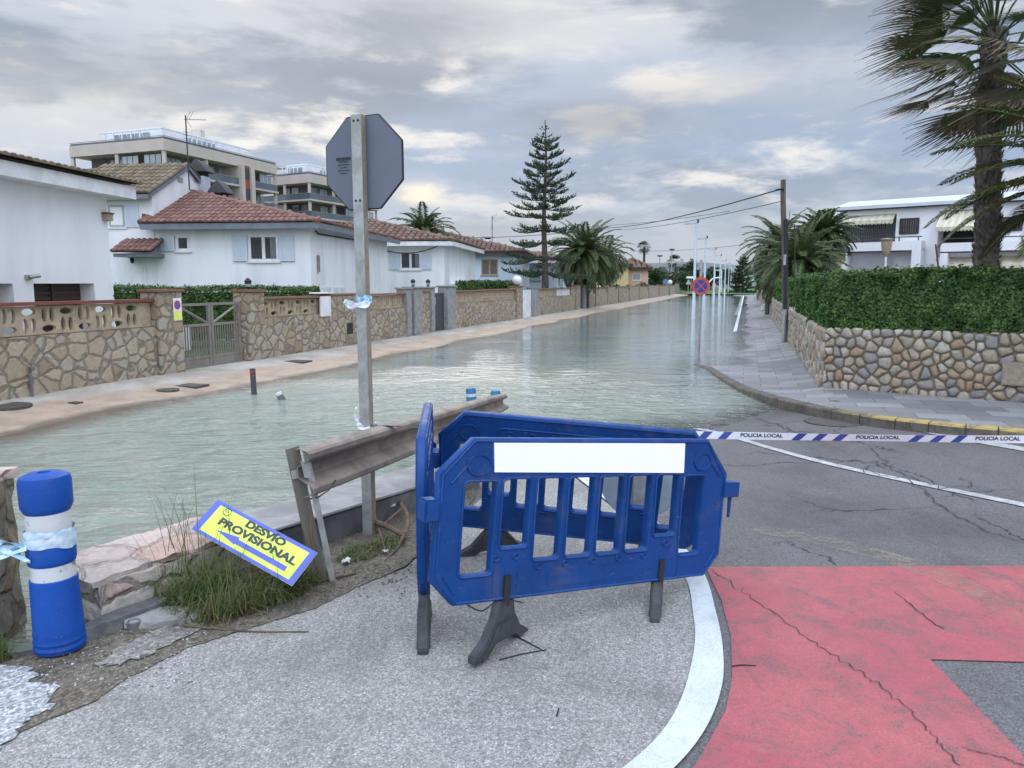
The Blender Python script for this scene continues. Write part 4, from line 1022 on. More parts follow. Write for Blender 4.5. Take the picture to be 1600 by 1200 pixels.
stick('dry_stick', 'thin reed lying beside the pipe stub', 'stick', [(140, 992), (190, 972), (230, 965)], .005, .003, M_dry, [.01, .03, .05])
for i, (pp, lb) in enumerate((([(780, 1034), (815, 1025), (853, 1018)], 'longest black plastic strip on the asphalt before the barrier'), ([(807, 997), (830, 1009), (850, 1020)], 'black plastic strip crossing the longest one on the asphalt'),
                              ([(1143, 1044), (1160, 1042), (1181, 1043)], 'black plastic strip on the red paint'), ([(730, 947), (752, 957), (770, 945)], 'black plastic strip left of the barrier foot'), ([(790, 938), (818, 944)], 'black plastic strip right of the barrier foot stem'),
                              ([(870, 1122), (873, 1110)], 'tiny black strip on the pale asphalt near the bottom'))):
    stick('plastic_strip', lb, 'plastic strip', pp, .0035, .0025, M_blk, None, 'black plastic strips on the ground')
def paper(px, py, s, label, m=None, seed=1, dz=.02):
    rn = random.Random(seed); v = []; n = 5
    for i in range(n):
        for j in range(n): v.append(((i/(n-1)-.5)*s+rn.uniform(-.2, .2)*s/3, (j/(n-1)-.5)*s+rn.uniform(-.2, .2)*s/3, rn.uniform(0, .6)*s))
    f = [(i*n+j, i*n+j+1, (i+1)*n+j+1, (i+1)*n+j) for i in range(n-1) for j in range(n-1)]
    me = bpy.data.meshes.new('crumpled_paper'); me.from_pydata(v, [], f); p = onroad(px, py, dz); o = add('crumpled_paper', me, None, m or M_reflect, p); tagset(o, label, 'litter')
paper(613, 812, .05, 'white scrap of litter beside the dead branch', seed=1, dz=.1)
paper(541, 884, .05, 'crumpled white paper in the weeds right of the guardrail post', seed=2)
paper(602, 868, .035, 'small white scrap of litter in the weeds below the dead branch', seed=3)
paper(862, 1140, .012, 'tiny pale speck of litter on the pale asphalt', seed=5, dz=.006)
paper(600, 770, .03, 'pale scrap of litter on the concrete wall', seed=6, dz=.2)
# scattered debris: uncountable
def scatter(name, n, region, smin, smax, m, seed, label, cat):
    rn = random.Random(seed); mb = MB()
    for i in range(n):
        px, py = region(rn); p = onroad(px, py, .012); s = rn.uniform(smin, smax); a = rn.uniform(0, PI)
        M1 = Matrix.Translation(p) @ Matrix.Rotation(a, 4, 'Z') @ Matrix.Rotation(rn.uniform(-.3, .3), 4, 'X'); mb.box(-s, s, -s*rn.uniform(.2, .8), s*.5, -s*.3, s*rn.uniform(.1, .5), M1)
    o = mb.build(name, m, None); o['kind'] = 'stuff'; return tagset(o, label, cat)
scatter('pebbles', 260, lambda r: (r.uniform(60, 330), r.uniform(960, 1080)), .002, .007, M_gravel, 4, 'loose pale grit scattered on the dirt by the blue bollard', 'grit')
scatter('soil_crumbs', 260, lambda r: (r.uniform(430, 650), 925-(r.uniform(430, 650)-430)*.2+r.uniform(-25, 15)), .002, .008, M_dirt, 6, 'loose soil crumbs along the foot of the weeds', 'soil')
# posts standing in the water on the far side
p = gz(398, 616, ZW); t = thing('marker_post', 'thin dark upright post with red marks standing in the water edge', 'post', (p.x, p.y, ZW-.3), rot=(0, R(-1.5), 0))
m = MB(); m.lathe([(.045, 0), (.045, .3+.42), (.035, .3+.43)], 14); m.build('pipe', M_gate_dk, t, smooth=True)
m = MB(); m.box(-.02, .03, -.047, -.03, .66, .70); m.box(.0, .03, -.047, -.03, .60, .63); m.build('red_mark', M_redpaint, t)
p = gz(447, 624, ZW); t = thing('leaning_pipe', 'short grey pipe end with white rim poking out of the flood', 'pipe', (p.x, p.y, ZW-.1), rot=(R(10), R(-28), 0))
m = MB(); m.lathe([(.05, 0), (.05, .2)], 14); m.build('pipe', M_conc_dk, t, smooth=True); m = MB(); m.lathe([(.052, .2), (.054, .24), (.03, .245)], 14); m.build('rim', M_reflect, t, smooth=True)
# ================================================================== left boundary walls
RW = -10.3; PHI = PI/2-AL
def wl_thing(name, label, cat, s, group=None, r=RW): return thing(name, label, cat, sr(s, r, 0), PHI, group)
def SX(px, py=520): return s_at(px, py, RW)
def zpx(px, py, r=RW):
    d = ray(px, py); s = s_at(px, py, r); p = sr(s, r); return HC+d.z*(p.y/d.y)
def balustrade(L_, h, th=.07, kind=0, seed=0):
    holes = []; x = .06
    if kind == 0:
        i = 0
        while x+.34 < L_:
            c = x+.17; up = i % 2 == 0
            ze = h*.80 if up else h*.20; zs = h*.32 if up else h*.68
            holes.append([(c+.125*math.cos(a), ze+h*.125*math.sin(a)) for a in np.linspace(0, 2*PI, 14, endpoint=False)])
            for dx_ in (-.075, .065): holes.append([(c+dx_+(.044)*math.cos(a), zs+h*.265*math.sin(a)) for a in np.linspace(0, 2*PI, 14, endpoint=False)])
            x += .34; i += 1
    elif kind == 1:
        i = 0
        while x+.13 < L_:
            c = x+.065
            if i % 3 == 0: holes.append(circ(c, h*.78, .035, 10)); holes.append([(c+.025*math.cos(a), h*.36+h*.24*math.sin(a)) for a in np.linspace(0, 2*PI, 12, endpoint=False)])
            elif i % 3 == 1: holes.append([(c+.025*math.cos(a), h*.5+h*.36*math.sin(a)) for a in np.linspace(0, 2*PI, 12, endpoint=False)])
            else: holes.append(circ(c, h*.2, .035, 10)); holes.append([(c+.025*math.cos(a), h*.62+h*.24*math.sin(a)) for a in np.linspace(0, 2*PI, 12, endpoint=False)])
            x += .13; i += 1
    else:
        i = 0
        while x+.2 < L_:
            for j in range(3): holes.append(circ(x+.1+(.08 if j % 2 else 0), h*(.2+.3*j), .045, 8))
            x += .2; i += 1
        holes = [q for q in holes if max(a for a, _ in q) < L_-.02]
    return plate([(0, 0), (L_, 0), (L_, h), (0, h)], holes, th, .006)
def stone_wall(s0, s1, label, solid=.88, top=1.30, bal=0, cap=None, mb=None, sub=None, group=None, lat=None, wstone=None):
    t = wl_thing('garden_wall', label, 'garden wall', s0, group); L_ = s1-s0
    m = MB(); zt = solid if bal is not None else top; m.box(0, L_, 0, .25, -.3, zt); wo_ = m.build('wall', wstone or M_lstone, t, bevel=.01)
    if bal is not None:
        me = balustrade(L_-.02, top-solid-.02, kind=bal); add('lattice', me, t, lat or M_lattice, (.01, .12, solid+.008))
        m = MB(); m.box(0, L_, .0, .25, solid+.001, solid+.012)
    c = cap or M_brickcap; m = MB(); m.box(-.0, L_, -.025, .275, top, top+.05); m.build('cap', c, t, bevel=.006)
    return t, wo_
def pillar(s0, s1, label, h=1.47, m_=None, lantern=False, group='pillars of the left garden walls', capm=None, d=.38):
    t = wl_thing('wall_pillar', label, 'pillar', s0, None); L_ = s1-s0
    m = MB(); m.box(0, L_, -.07, d-.07, -.3, h); m.build('shaft', m_ or M_lstone, t, bevel=.012)
    m = MB(); m.box(-.04, L_+.04, -.11, d-.03, h+.002, h+.055); m.build('cap', capm or M_brickcap, t, bevel=.01)
    if lantern:
        q = wl_thing('pillar_lantern', lantern, 'lantern', s0+L_/2, None, RW-.12); q.location.z = h+.058
        m = MB(); m.lathe([(.05, 0), (.05, .02), (.02, .03), (.06, .05), (.075, .17), (.09, .18), (.03, .24), (.01, .25)], 10); m.build('body', M_blk, q); m = MB(); m.lathe([(.063, .06), (.073, .165)], 10); m.build('glass', M_glass_l, q)
    return t
s_p1a, s_p1b = SX(246, 560), SX(285, 560); s_p2a, s_p2b = SX(386, 540), SX(412, 540)
stone_wall(s_p1a-7.5, s_p1a, 'nearest left garden wall, crazy stone below a concrete balustrade with a red-brown rail', .90, 1.36, 0, M_rail_red)
pillar(s_p1a, s_p1b, 'stone pillar left of the metal driveway gate, with a small parking sign on it', 1.53)
# gate
t = wl_thing('driveway_gate', 'brown-grey metal double driveway gate between two stone pillars', 'gate', s_p1b+.03)
GL = s_p2a-s_p1b-.06
for k in range(2):
    x0, x1 = k*GL/2, (k+1)*GL/2-.02
    fr = MB()
    for (a, b_) in ((x0, x0+.07), (x1-.07, x1)): fr.box(a, b_, .09, .14, .03, 1.30)
    for (a, b_) in ((.03, .09), (.20, .24), (.84, .89), (1.25, 1.30)): fr.box(x0+.07, x1-.07, .095, .135, a, b_)
    lf = fr.build('gate_leaf', M_gate, t)
    m = MB(); m.box(x0+.07, x1-.07, .105, .125, .09, .20); m.build('lower_panel', M_gate, lf)
    m = MB(); n = 11
    for i in range(1, n): x = x0+.07+(x1-x0-.14)*i/n; m.box(x-.011, x+.011, .105, .127, .24, .84)
    m.build('bars', M_gate, lf)
    a, b_ = (x0+.09, x1-.09) if k else (x1-.09, x0+.09)
    m = MB(); m.tube([(a, .115, .90), (b_, .115, 1.24)], .026, 6); m.build('brace', M_gate, lf)
pillar(s_p2a, s_p2b, 'stone pillar right of the metal driveway gate, with a lantern on top', 1.50, lantern='small black lantern on the pillar right of the driveway gate')
sA = SX(516, 540); sB = SX(556, 530); sC = SX(578, 520); sD = SX(634, 510)
stone_wall(s_p2b, sA, 'garden wall with pierced balustrade right of the driveway gate', .92, 1.33, 0)
t, wo_ = stone_wall(sA+.002, sC, 'taller solid stone wall section with a small dark vent behind the sign post', .92, 1.37, None)
m = MB(); x = SX(547, 525)-sA; m.box(x-.16, x+.16, -.008, .1, .32, .62); m.build('vent', M_dark, wo_)
x = SX(507, 480); q = wl_thing('meter_box', 'small white meter box on the wall between balustrade and solid wall', 'meter box', x-.25); m = MB(); m.box(0, .5, -.05, -.002, .85, 1.36); m.box(-.05, .55, -.07, .26, 1.425, 1.46); m.build('box', M_frame_w, q, bevel=.01)
stone_wall(sC+.002, sD, 'garden wall right of the sign post with upright slots and round holes', .92, 1.34, 1, lat=M_lattice)
pillar(sD, SX(641, 505), 'grey concrete pillar left of the narrow dark gate', 1.5, M_pillar_g, capm=M_pillar_g)
def dark_gate(s0, s1, label, m_=None, h=1.35, letter=False):
    t = wl_thing('pedestrian_gate', label, 'gate', s0+.02); L_ = s1-s0-.04
    m = MB(); m.box(0, L_, .08, .12, .0, h); lf = m.build('panel', m_ or M_gate_dk, t)
    m = MB()
    for a, b_ in ((0, .05), (L_-.05, L_)): m.box(a, b_, .072, .079, .0, h+.0)
    m.box(.05, L_-.05, .072, .079, h-.05, h-.002); m.box(.05, L_-.05, .072, .079, .02, .08); m.build('frame', m_ or M_gate_dk, lf)
    if letter: m = MB(); m.box(.10, .36, .066, .071, .95, 1.2); m.build('letter_plate', M_galv, t)
    return t
dark_gate(SX(641, 505), SX(645, 505), 'very narrow dark gate beside the first grey pillar')
pillar(SX(645, 505), SX(658, 505), 'wide grey pillar with a black lantern between the two dark gates', 1.52, M_pillar_g, capm=M_pillar_g, lantern='black lantern on the wide grey pillar, middle of three')
stone_wall(SX(658, 503)+.002, SX(672, 503), 'short stone wall stub between two grey pillars', .9, 1.38, None)
pillar(SX(672, 500), SX(677.5, 500), 'slim grey pillar left of the dark gate with a letter plate', 1.52, M_pillar_g, capm=M_pillar_g, lantern='black lantern nearest the dark gate, rightmost of three')
dark_gate(SX(677.5, 500), SX(697, 500), 'dark grey sheet-metal gate with a letter plate', letter=True)
pillar(SX(697, 500), SX(710, 498), 'grey pillar right of the dark gate, next to the white house porch', 1.55, M_pillar_g, capm=M_pillar_g)
sE = SX(758, 495); stone_wall(SX(710, 498)+.002, sE, 'stone wall with a row of round holes, in front of the third house', .95, 1.36, 1)
stone_wall(sE+.002, SX(806, 488), 'stone wall with a honeycomb lattice left of the white gate', .95, 1.38, 2)
pillar(SX(806, 488), SX(815, 488), 'stone pillar left of the white gate', 1.5, lantern=False)
dark_gate(SX(815, 485), SX(832, 485), 'plain white metal gate in the stone wall', M_frame_w, 1.35)
pillar(SX(832, 482), SX(839, 482), 'grey pillar right of the white gate', 1.45, M_pillar_g, capm=M_pillar_g)
stone_wall(SX(839, 482)+.002, SX(872, 480), 'stone wall with ochre lattice under the tall pine', .95, 1.36, 2)
stone_wall(SX(872, 480)+.002, SX(892, 478), 'stone wall with a white lattice panel in front of the big palm', .95, 1.36, 2, lat=M_lattice_w)
pillar(SX(899, 478), SX(905, 478), 'stone pillar left of the second dark gate', 1.5)
stone_wall(SX(892, 478)+.002, SX(899, 478), 'short wall stub beside the white lattice', .95, 1.36, None)
dark_gate(SX(905, 476), SX(912, 476), 'dark gate under the big palm')
pillar(SX(912, 475), SX(916, 475), 'slim pillar right of the gate under the big palm', 1.5, M_pillar_g, capm=M_pillar_g)
stone_wall(SX(916, 475)+.002, SX(930, 474), 'stone wall with the further white lattice panel', .95, 1.36, 2, lat=M_lattice_w)
PXL = [930, 949, 966, 983, 998, 1013, 1029, 1044, 1057]
nm = ['before the yellow house', 'below the round white lamps', 'before the yellow and peach houses', 'before the peach house', 'left of the clipped bush', 'right of the clipped bush', 'second from its far end', 'at its far end']
for i in range(8):
    a, b_ = SX(PXL[i], 470), SX(PXL[i+1], 466)
    stone_wall(a+.21, b_, 'far stretch of stone garden wall '+nm[i], .95, 1.36, None if i % 2 else 2)
    pillar(a, a+.2, 'slim far pillar of the garden wall '+nm[i], 1.5, M_pillar_g if i % 2 else None, d=.36)
pillar(SX(1057, 466)+.01, SX(1061, 466), 'last pillar at the far end of the left garden wall', 1.6, M_pillar_g)
# no-parking plate on pillar
x = SX(272, 490); q = wl_thing('parking_sign', 'small yellow and white no-parking plate on the stone pillar by the gate', 'sign', x-.11, None, RW+.08)
m = MB(); m.box(0, .22, -.005, 0, 1.0, 1.42); pb = m.build('plate', M_frame_w, q); m = MB(); m.box(.012, .208, -.007, -.0055, 1.012, 1.16); m.build('yellow_field', M_signyel, pb)
m = MB(); m.prism(circ(.11, 1.29, .085, 20), -.007, -.0055); m.build('red_ring', M_redpaint, pb); m = MB(); m.prism(circ(.11, 1.29, .058, 20), -.009, -.0075); m.build('blue_disc', M_signblue, pb)
m = MB(); m.tube([(.07, -.0105, 1.33), (.15, -.0105, 1.25)], .009, 5); m.build('red_bar', M_redpaint, pb)
# downpipe on the near wall
x = SX(45, 600); q = wl_thing('standpipe', 'short grey standpipe with an ochre tip against the nearest wall', 'pipe', x, None, RW+.05)
m = MB(); m.tube([(0, 0, -.05), (0, 0, .36)], .022, 8); m.box(-.035, .035, -.02, .03, .20, .24); m.build('pipe', M_conc_dk, q); m = MB(); m.tube([(0, 0, .36), (0, 0, .45)], .02, 8); m.build('tip', M_branch, q)
# ================================================================== houses
class Fr:
    def __init__(s, o, yaw): s.o = Vector(o); s.yaw = yaw; s.M = Matrix.Translation(s.o) @ Matrix.Rotation(yaw, 4, 'Z'); s.I = s.M.inverted()
    def f(s, px, py, y=0.0):      # pixel on the plane local y = const
        o = s.I @ Vector((0, 0, HC)); d = s.I.to_3x3() @ ray(px, py); t = (y-o.y)/d.y; q = o+d*t; return q.x, q.z
    def side(s, px, py, x=0.0):
        o = s.I @ Vector((0, 0, HC)); d = s.I.to_3x3() @ ray(px, py); t = (x-o.x)/d.x; q = o+d*t; return q.y, q.z
def tiles(poly, udir, m, parent, tw=.18, th=.32, name='roof', base=True):
    P = [Vector(p) for p in poly]; n = (P[1]-P[0]).cross(P[2]-P[0]).normalized()
    if n.z < 0: n = -n
    u = Vector(udir); u = (u-n*u.dot(n)).normalized(); v_ = n.cross(u)
    if v_.z < 0: v_ = -v_
    o = P[0]; Q = [((p-o).dot(u), (p-o).dot(v_)) for p in P]
    def inside(x, y):
        c = False
        for i in range(len(Q)):
            x0, y0 = Q[i]; x1, y1 = Q[i-1]
            if (y0 > y) != (y1 > y) and x < (x1-x0)*(y-y0)/(y1-y0)+x0: c = not c
        return c
    mb = MB(); u0, u1 = min(q[0] for q in Q), max(q[0] for q in Q); v0, v1 = min(q[1] for q in Q), max(q[1] for q in Q)
    nc = max(1, round((u1-u0)/tw)); nr = max(1, round((v1-v0)/th)); cw = (u1-u0)/nc; rh = (v1-v0)/nr
    rn = random.Random(3)
    for i in range(nc):
        for j in range(nr):
            cx = u0+(i+.5)*cw; cy = v0+(j+.5)*rh
            if not inside(cx, cy) and not (inside(cx, cy-rh*.35) or inside(cx-cw*.3, cy) or inside(cx+cw*.3, cy)): continue
            b0 = len(mb.v); K = 5; jt = rn.uniform(-.006, .006)
            for e, (yy, lift, rr) in enumerate(((v0+j*rh-.03, .022, .53), (v0+(j+1)*rh, .0, .44))):
                for k in range(K+1):
                    a = PI*k/K; q = o+u*(cx+jt-math.cos(a)*cw*rr)+v_*yy+n*(lift+.012+math.sin(a)*cw*.36); mb.v.append(tuple(q))
            for k in range(K): mb.f.append((b0+k, b0+k+1, b0+K+2+k, b0+K+1+k))
            mb.f.append(tuple(b0+k for k in range(K, -1, -1)))
    r_ = mb.build(name, m, parent, fix=False)
    if base:
        q = MB(); q.quad(*[tuple(p-n*.01) for p in P]); q.build('roof_deck', M_fascia_dk, r_, fix=False)
    return r_
def ridge(pts, m, parent):
    q = MB(); q.tube([tuple(Vector(p)+Vector((0, 0, .03))) for p in pts], .085, 8); return q.build('ridge_tile', m, parent)
def rect(name, x0, x1, z0, z1, y0, y1, m, parent): q = MB(); q.box(x0, x1, y0, y1, z0, z1); return q.build(name, m, parent)
M_curtain = simple('curtain_behind_glass', (.20, .20, .215), (.11, .11, .12), 14, .3, stretch=(3, 3, .2))
def window(parent, x0, x1, z0, z1, n=2, frame=M_frame_w, glass=M_glass, sh=None, shm=M_shut_w, sill=True, rev=.10):
    """recessed look: frame proud of the wall, glass set inside it, shutters folded back beside"""
    q = MB(); fw = .07
    q.box(x0, x0+fw, -.02, .06, z0, z1); q.box(x1-fw, x1, -.02, .06, z0, z1); q.box(x0+fw, x1-fw, -.02, .06, z1-fw, z1); q.box(x0+fw, x1-fw, -.02, .06, z0, z0+fw)
    for k in range(1, n): c = x0+(x1-x0)*k/n; q.box(c-.05, c+.05, -.018, .06, z0+fw, z1-fw)
    w_ = q.build('window', frame, parent)
    rect('pane', x0+fw, x1-fw, z0+fw, z1-fw, -.006, -.002, glass, w_)
    if n == 2 and glass is M_glass and sh: rect('curtain', (x0+x1)/2+.06+(x1-x0)*.16, x1-fw-.01, z0+fw+.01, z1-fw-.01, -.010, -.0065, M_curtain, w_)
    if sill: rect('sill', x0-.06, x1+.06, z0-.05, z0-.002, -.06, .03, frame, w_)
    for s_ in (sh or ()):
        a, b_ = s_
        q = MB(); q.box(a, b_, -.045, -.005, z0, z1)
        so_ = q.build('shutter', shm, w_)
        q = MB()
        for e in ((a, a+.05), (b_-.05, b_)): q.box(e[0], e[1], -.058, -.046, z0, z1)
        q.box(a+.05, b_-.05, -.058, -.046, z0, z0+.05); q.box(a+.05, b_-.05, -.058, -.046, z1-.05, z1)
        nz = 14
        for k in range(nz): z = z0+.06+(z1-z0-.12)*k/nz; q.box(a+.05, b_-.05, -.052, -.046, z, z+(z1-z0)/nz*.5)
        q.build('louvre', shm, so_)
    return w_
def body(parent, pts, y0, y1, m): q = MB(); q.prism(pts, y0, y1); return q.build('wall', m, parent)
# house 1 (nearest left): its garage side faces the street, level eave along it
o = at(172, 400, 15.6); h = Fr((o.x, 15.6, 0), R(-6))
t = thing('white_house', 'nearest white house at the left edge with brown garage doors under a level white eave', 'house', h.o, h.yaw)
ya, gt = h.side(52, 443, 0); yb_, _ = h.side(147, 443, 0); yc, _ = h.side(20, 443, 0); ZE1 = h.side(165, 309, 0)[1]
bd = MB(); X9 = -7
for (a, b_) in ((-9, yc-2.2), (yc, ya), (yb_, 0)): bd.box(X9, 0, a, b_, -.2, gt)
bd.box(X9, 0, -9, 0, gt, ZE1+.02); bd.build('wall', M_white_a, t)
for (a, b_) in ((yc-2.2, yc), (ya, yb_)):
    q = MB(); q.box(-.34, -.30, a, b_, -.2, gt); gd = q.build('garage_door', M_shut_b, t)
    q = MB()
    for k in range(18): z = -.1+(gt+.1)*k/18; q.box(-.299, -.27, a+.04, b_-.04, z, z+.05)
    q.box(-.269, -.25, (a+b_)/2-.04, (a+b_)/2+.04, -.1, gt); q.build('slat', M_shut_b, gd)
ovx = .42; zf0, zf1 = ZE1-.0, ZE1+.24
q = MB(); q.box(X9, ovx, -9.5, .35, zf0, zf1); rf = q.build('roof', M_fascia_white, t)
tiles([(ovx+.08, -9.5, zf1+.03), (ovx+.08, .42, zf1+.03), (-3, .42, zf1+.42), (-3, -9.5, zf1+.42)], (0, 1, 0), M_tile_ochre, rf, tw=.17, th=.3, name='tile_cover')
y_, z_ = h.side(42, 433, 0); q = MB(); q.box(0, .05, y_-.06, y_+.06, z_-.04, z_+.04); q.tube([(.05, y_, z_), (.16, y_+.12, z_+.03)], .035, 8); q.build('wall_lamp', M_galv, t)
y_, z_ = h.side(163, 337, 0); q = MB(); q.box(0, .12, y_-.08, y_+.10, z_-.10, z_+.03); q.build('vent_box', M_lattice, t); q = MB(); q.box(0, .14, y_-.1, y_+.12, z_+.031, z_+.06); q.build('vent_cap', M_rail_red, t)
# house 2: hipped tiled roof, upper block behind left
o = at(485, 400, 23); h = Fr((o.x, 23, 0), R(-6)); 
t = thing('white_house', 'white house with red hipped tile roof, grey fascia and a gabled upper block', 'house', h.o, h.yaw)
zE = h.f(480, 352)[1]; xA = h.f(232, 352)[0]; xW = h.f(175, 352)[0]; YB = 4.6
wl_ = MB(); wl_.prism([(xW-.6, -.2), (0, -.2), (0, zE), (xW-.6, zE)], 0, YB+4); wl_.build('wall', M_white, t)
# side wing wall further back
zs_ = zE
ap = h.f(295, 300, 2.4); AP = (ap[0], 2.4, ap[1])
ov = .45; El = (xA-.0, -ov, zE+.06); Er = (ov, -ov, zE+.06); Eb = (ov, 9, zE+.06); Rb = (AP[0], 9, AP[2])
fq = MB(); fq.box(xA, ov, -ov, -ov+.05, zE-.12, zE+.05); fq.box(ov-.05, ov, -ov+.05, 9, zE-.12, zE+.05); fq.box(xA, ov-.05, -ov+.05, 9, zE-.0, zE+.03); fq.build('fascia', M_fascia_gray, t)
rf = tiles([El, Er, AP], (1, 0, 0), M_tile_red, t); tiles([Er, Eb, Rb, AP], (0, 1, 0), M_tile_red, rf, name='side_slope')
tiles([El, AP, Rb, (xA, 9, zE+.06)], (0, 1, 0), M_tile_red, rf, name='left_slope')
ridge([Er, AP], M_tile_red, rf); ridge([El, AP], M_tile_red, rf); ridge([AP, Rb], M_tile_red, rf)
for (a, b_, c, d_, n_, sh) in ((388, 436, 367, 408, 2, ((363, 386), (437, 459))), (275, 297, 368, 392, 1, ((250, 273),))):
    x0, z1 = h.f(a, c); x1, z0 = h.f(b_, d_); window(t, x0, x1, z0, z1, n_, sh=[(h.f(p, c)[0], h.f(q_, c)[0]) for p, q_ in sh])
# upper block
uy = 0.0; xr = h.f(239, 330)[0]; zu = h.f(235, 300)[1]; 
zrg = h.side(291, 262, xr)[1]; yrg = h.side(291, 262, xr)[0]; yb2 = 2*yrg
ub = MB(); b0 = len(ub.v); X0 = xW-1.5; X1 = xr
ub.v += [(X0, -.02, 0), (X1, -.02, 0), (X1, yb2, 0), (X0, yb2, 0), (X0, -.02, zu), (X1, -.02, zu), (X1, yb2, zu), (X0, yb2, zu), (X0, yrg, zrg), (X1, yrg, zrg)]
ub.f += [(0, 1, 5, 4), (1, 2, 6, 9, 5), (2, 3, 7, 6), (3, 0, 4, 8, 7)]; ub.build('upper_wall', M_white, t)
rf2 = tiles([(X0, -.35, zu-.08), (X1+.12, -.35, zu-.08), (X1+.12, yrg, zrg+.1), (X0, yrg, zrg+.1)], (1, 0, 0), M_tile_ochre, t, name='upper_roof')
tiles([(X0, yb2+.3, zu-.08), (X1+.12, yb2+.3, zu-.08), (X1+.12, yrg, zrg+.1), (X0, yrg, zrg+.1)], (1, 0, 0), M_tile_ochre, rf2, name='rear_slope')
q = MB(); q.box(X0, X1+.1, -.36, -.30, zu-.24, zu-.10)
q.quad((X1+.1, -.36, zu-.24), (X1+.1, yrg, zrg-.06), (X1+.1, yrg, zrg+.12), (X1+.1, -.36, zu-.06)); q.quad((X1+.1, yb2+.3, zu-.24), (X1+.1, yrg, zrg-.06), (X1+.1, yrg, zrg+.12), (X1+.1, yb2+.3, zu-.06))
q.build('verge_board', M_fascia_gray, rf2, fix=False)
x0, z1 = h.f(168, 320, -.02); x1, z0 = h.f(196, 355, -.02); w_ = window(t, x0, x1, z0, z1, 2, glass=M_glass_l, sh=[(x1+.02, h.f(217, 320)[0])])
for px_ in (281, 305):
    yy, zz = h.side(px_, 281, xr); q = MB(); q.box(xr-.02, xr+.03, yy-.13, yy+.13, zz-.07, zz+.07); q.build('gable_vent', M_galv, t)
# porch roof and door
x0 = h.f(178, 390, -.7)[0]; x1 = h.f(236, 390, -.7)[0]; zp = h.f(205, 396, -.7)[1]
q = MB(); q.prism([(x0, zp-.1), (x1, zp-.1), (x1, zp), (x0, zp)], -.75, 0); pr = q.build('porch_roof', M_fascia_gray, t)
tiles([(x0-.05, -.82, zp+.04), (x1+.05, -.82, zp+.04), (x1+.02, -.03, zp+.42), (x0, -.03, zp+.42)], (1, 0, 0), M_tile_red, pr, name='tile_cover')
xa, za = h.f(203, 415, -.02); xb, _ = h.f(228, 415, -.02); rect('door', xa, xb, -.1, za, -.05, .0, M_frame_w, t); rect('door_panel', xa+.12, xb-.12, .3, za-.12, -.058, -.051, M_white_a, t)
q = MB(); x_, z_ = h.f(209, 407, -.1); q.lathe([(.01, .1), (.06, .06), (.05, -.06), (.02, -.09)], 8, (x_, -.18)); q.v = [(a, b_, c+z_) for a, b_, c in q.v]; q.build('porch_lantern', M_blk, t)
q = MB(); 
for px_, w__ in ((500, 8), (521, 8)): yy, zz = h.side(px_, 449, 0); y2, _ = h.side(px_+16, 449, 0); q.box(-.02, .03, yy, y2, .0, zz)
q.build('garage_shutter', M_lattice_w, t)
y0_, z0_ = h.side(495, 412, 0); q = MB(); q.box(0, .06, y0_, y0_+.12, z0_-.25, z0_+.25); q.build('wall_plaque', M_galv_tan, t)
q = MB(); q.tube([(.06, .35, zE-.14), (.09, .5, zE-.22), (.09, 4.2, zE-.20)], .025, 6); q.build('eave_pipe', M_blk, t)
# chimneys with pagoda caps
def chimney(px, pt, pb, Y, label, wd):
    p = at(px, pt, Y); b_ = at(px, pb, Y); t = thing('chimney', label, 'chimney', (p.x, Y, b_.z-1.2), R(-6)); H = p.z-b_.z+1.2
    rect('shaft', -wd*.36, wd*.36, 0, H-.55, -wd*.36, wd*.36, M_grayr, t)
    rect('opening', -wd*.30, wd*.30, H-.55, H-.42, -wd*.30, wd*.30, M_dark, t)
    q = MB(); q.prism([(-wd*.62, H-.42), (wd*.62, H-.42), (wd*.35, H-.2), (wd*.12, H-.06), (0, H), (-wd*.12, H-.06), (-wd*.35, H-.2)], -wd*.5, wd*.5); q.build('tiled_cap', M_cap, t, bevel=.02)
chimney(312, 250, 290, 26.5, 'taller dark chimney with pagoda cap behind the gabled upper block', .62)
chimney(344, 283, 305, 26, 'lower dark chimney with pagoda cap above the red hipped roof', .58)
# TV antennas
def antenna(px, pt, pb, Y, label, s=1.0):
    a = at(px, pt, Y); b_ = at(px, pb, Y); t = thing('tv_antenna', label, 'antenna', (b_.x, Y, b_.z)); H = a.z-b_.z
    q = MB(); q.tube([(0, 0, 0), (0, 0, H)], .02*s, 6); q.build('mast', M_wire, t)
    q = MB(); q.tube([(0, 0, H-.12), (.62*s, 0, H-.14)], .012*s, 5); q.tube([(0, 0, H-.12), (-.05*s, 0, H-.12)], .012*s, 5)
    for k in range(6): x = .1*s+.1*k*s; q.tube([(x, -.12*s, H-.13), (x, .12*s, H-.13)], .006*s, 4)
    q.tube([(.02*s, 0, H-.12), (.16*s, 0, H+.12)], .01*s, 4); q.tube([(.02*s, 0, H-.12), (.16*s, 0, H-.36)], .01*s, 4); q.tube([(.1*s, 0, H-.12), (.26*s, 0, H+.12)], .008*s, 4)
    for k in range(3): q.tube([(-.05*s, -.1*s, H-.5-.1*k), (.05*s, .1*s, H-.5-.1*k)], .01*s, 4)
    q.build('antenna_head', M_galv, t)
antenna(296, 180, 297, 24.5, 'tall thin TV antenna on the gabled upper block', 1.0)
antenna(769, 337, 386, 44, 'distant TV antenna beside the white chimney', 1.1)
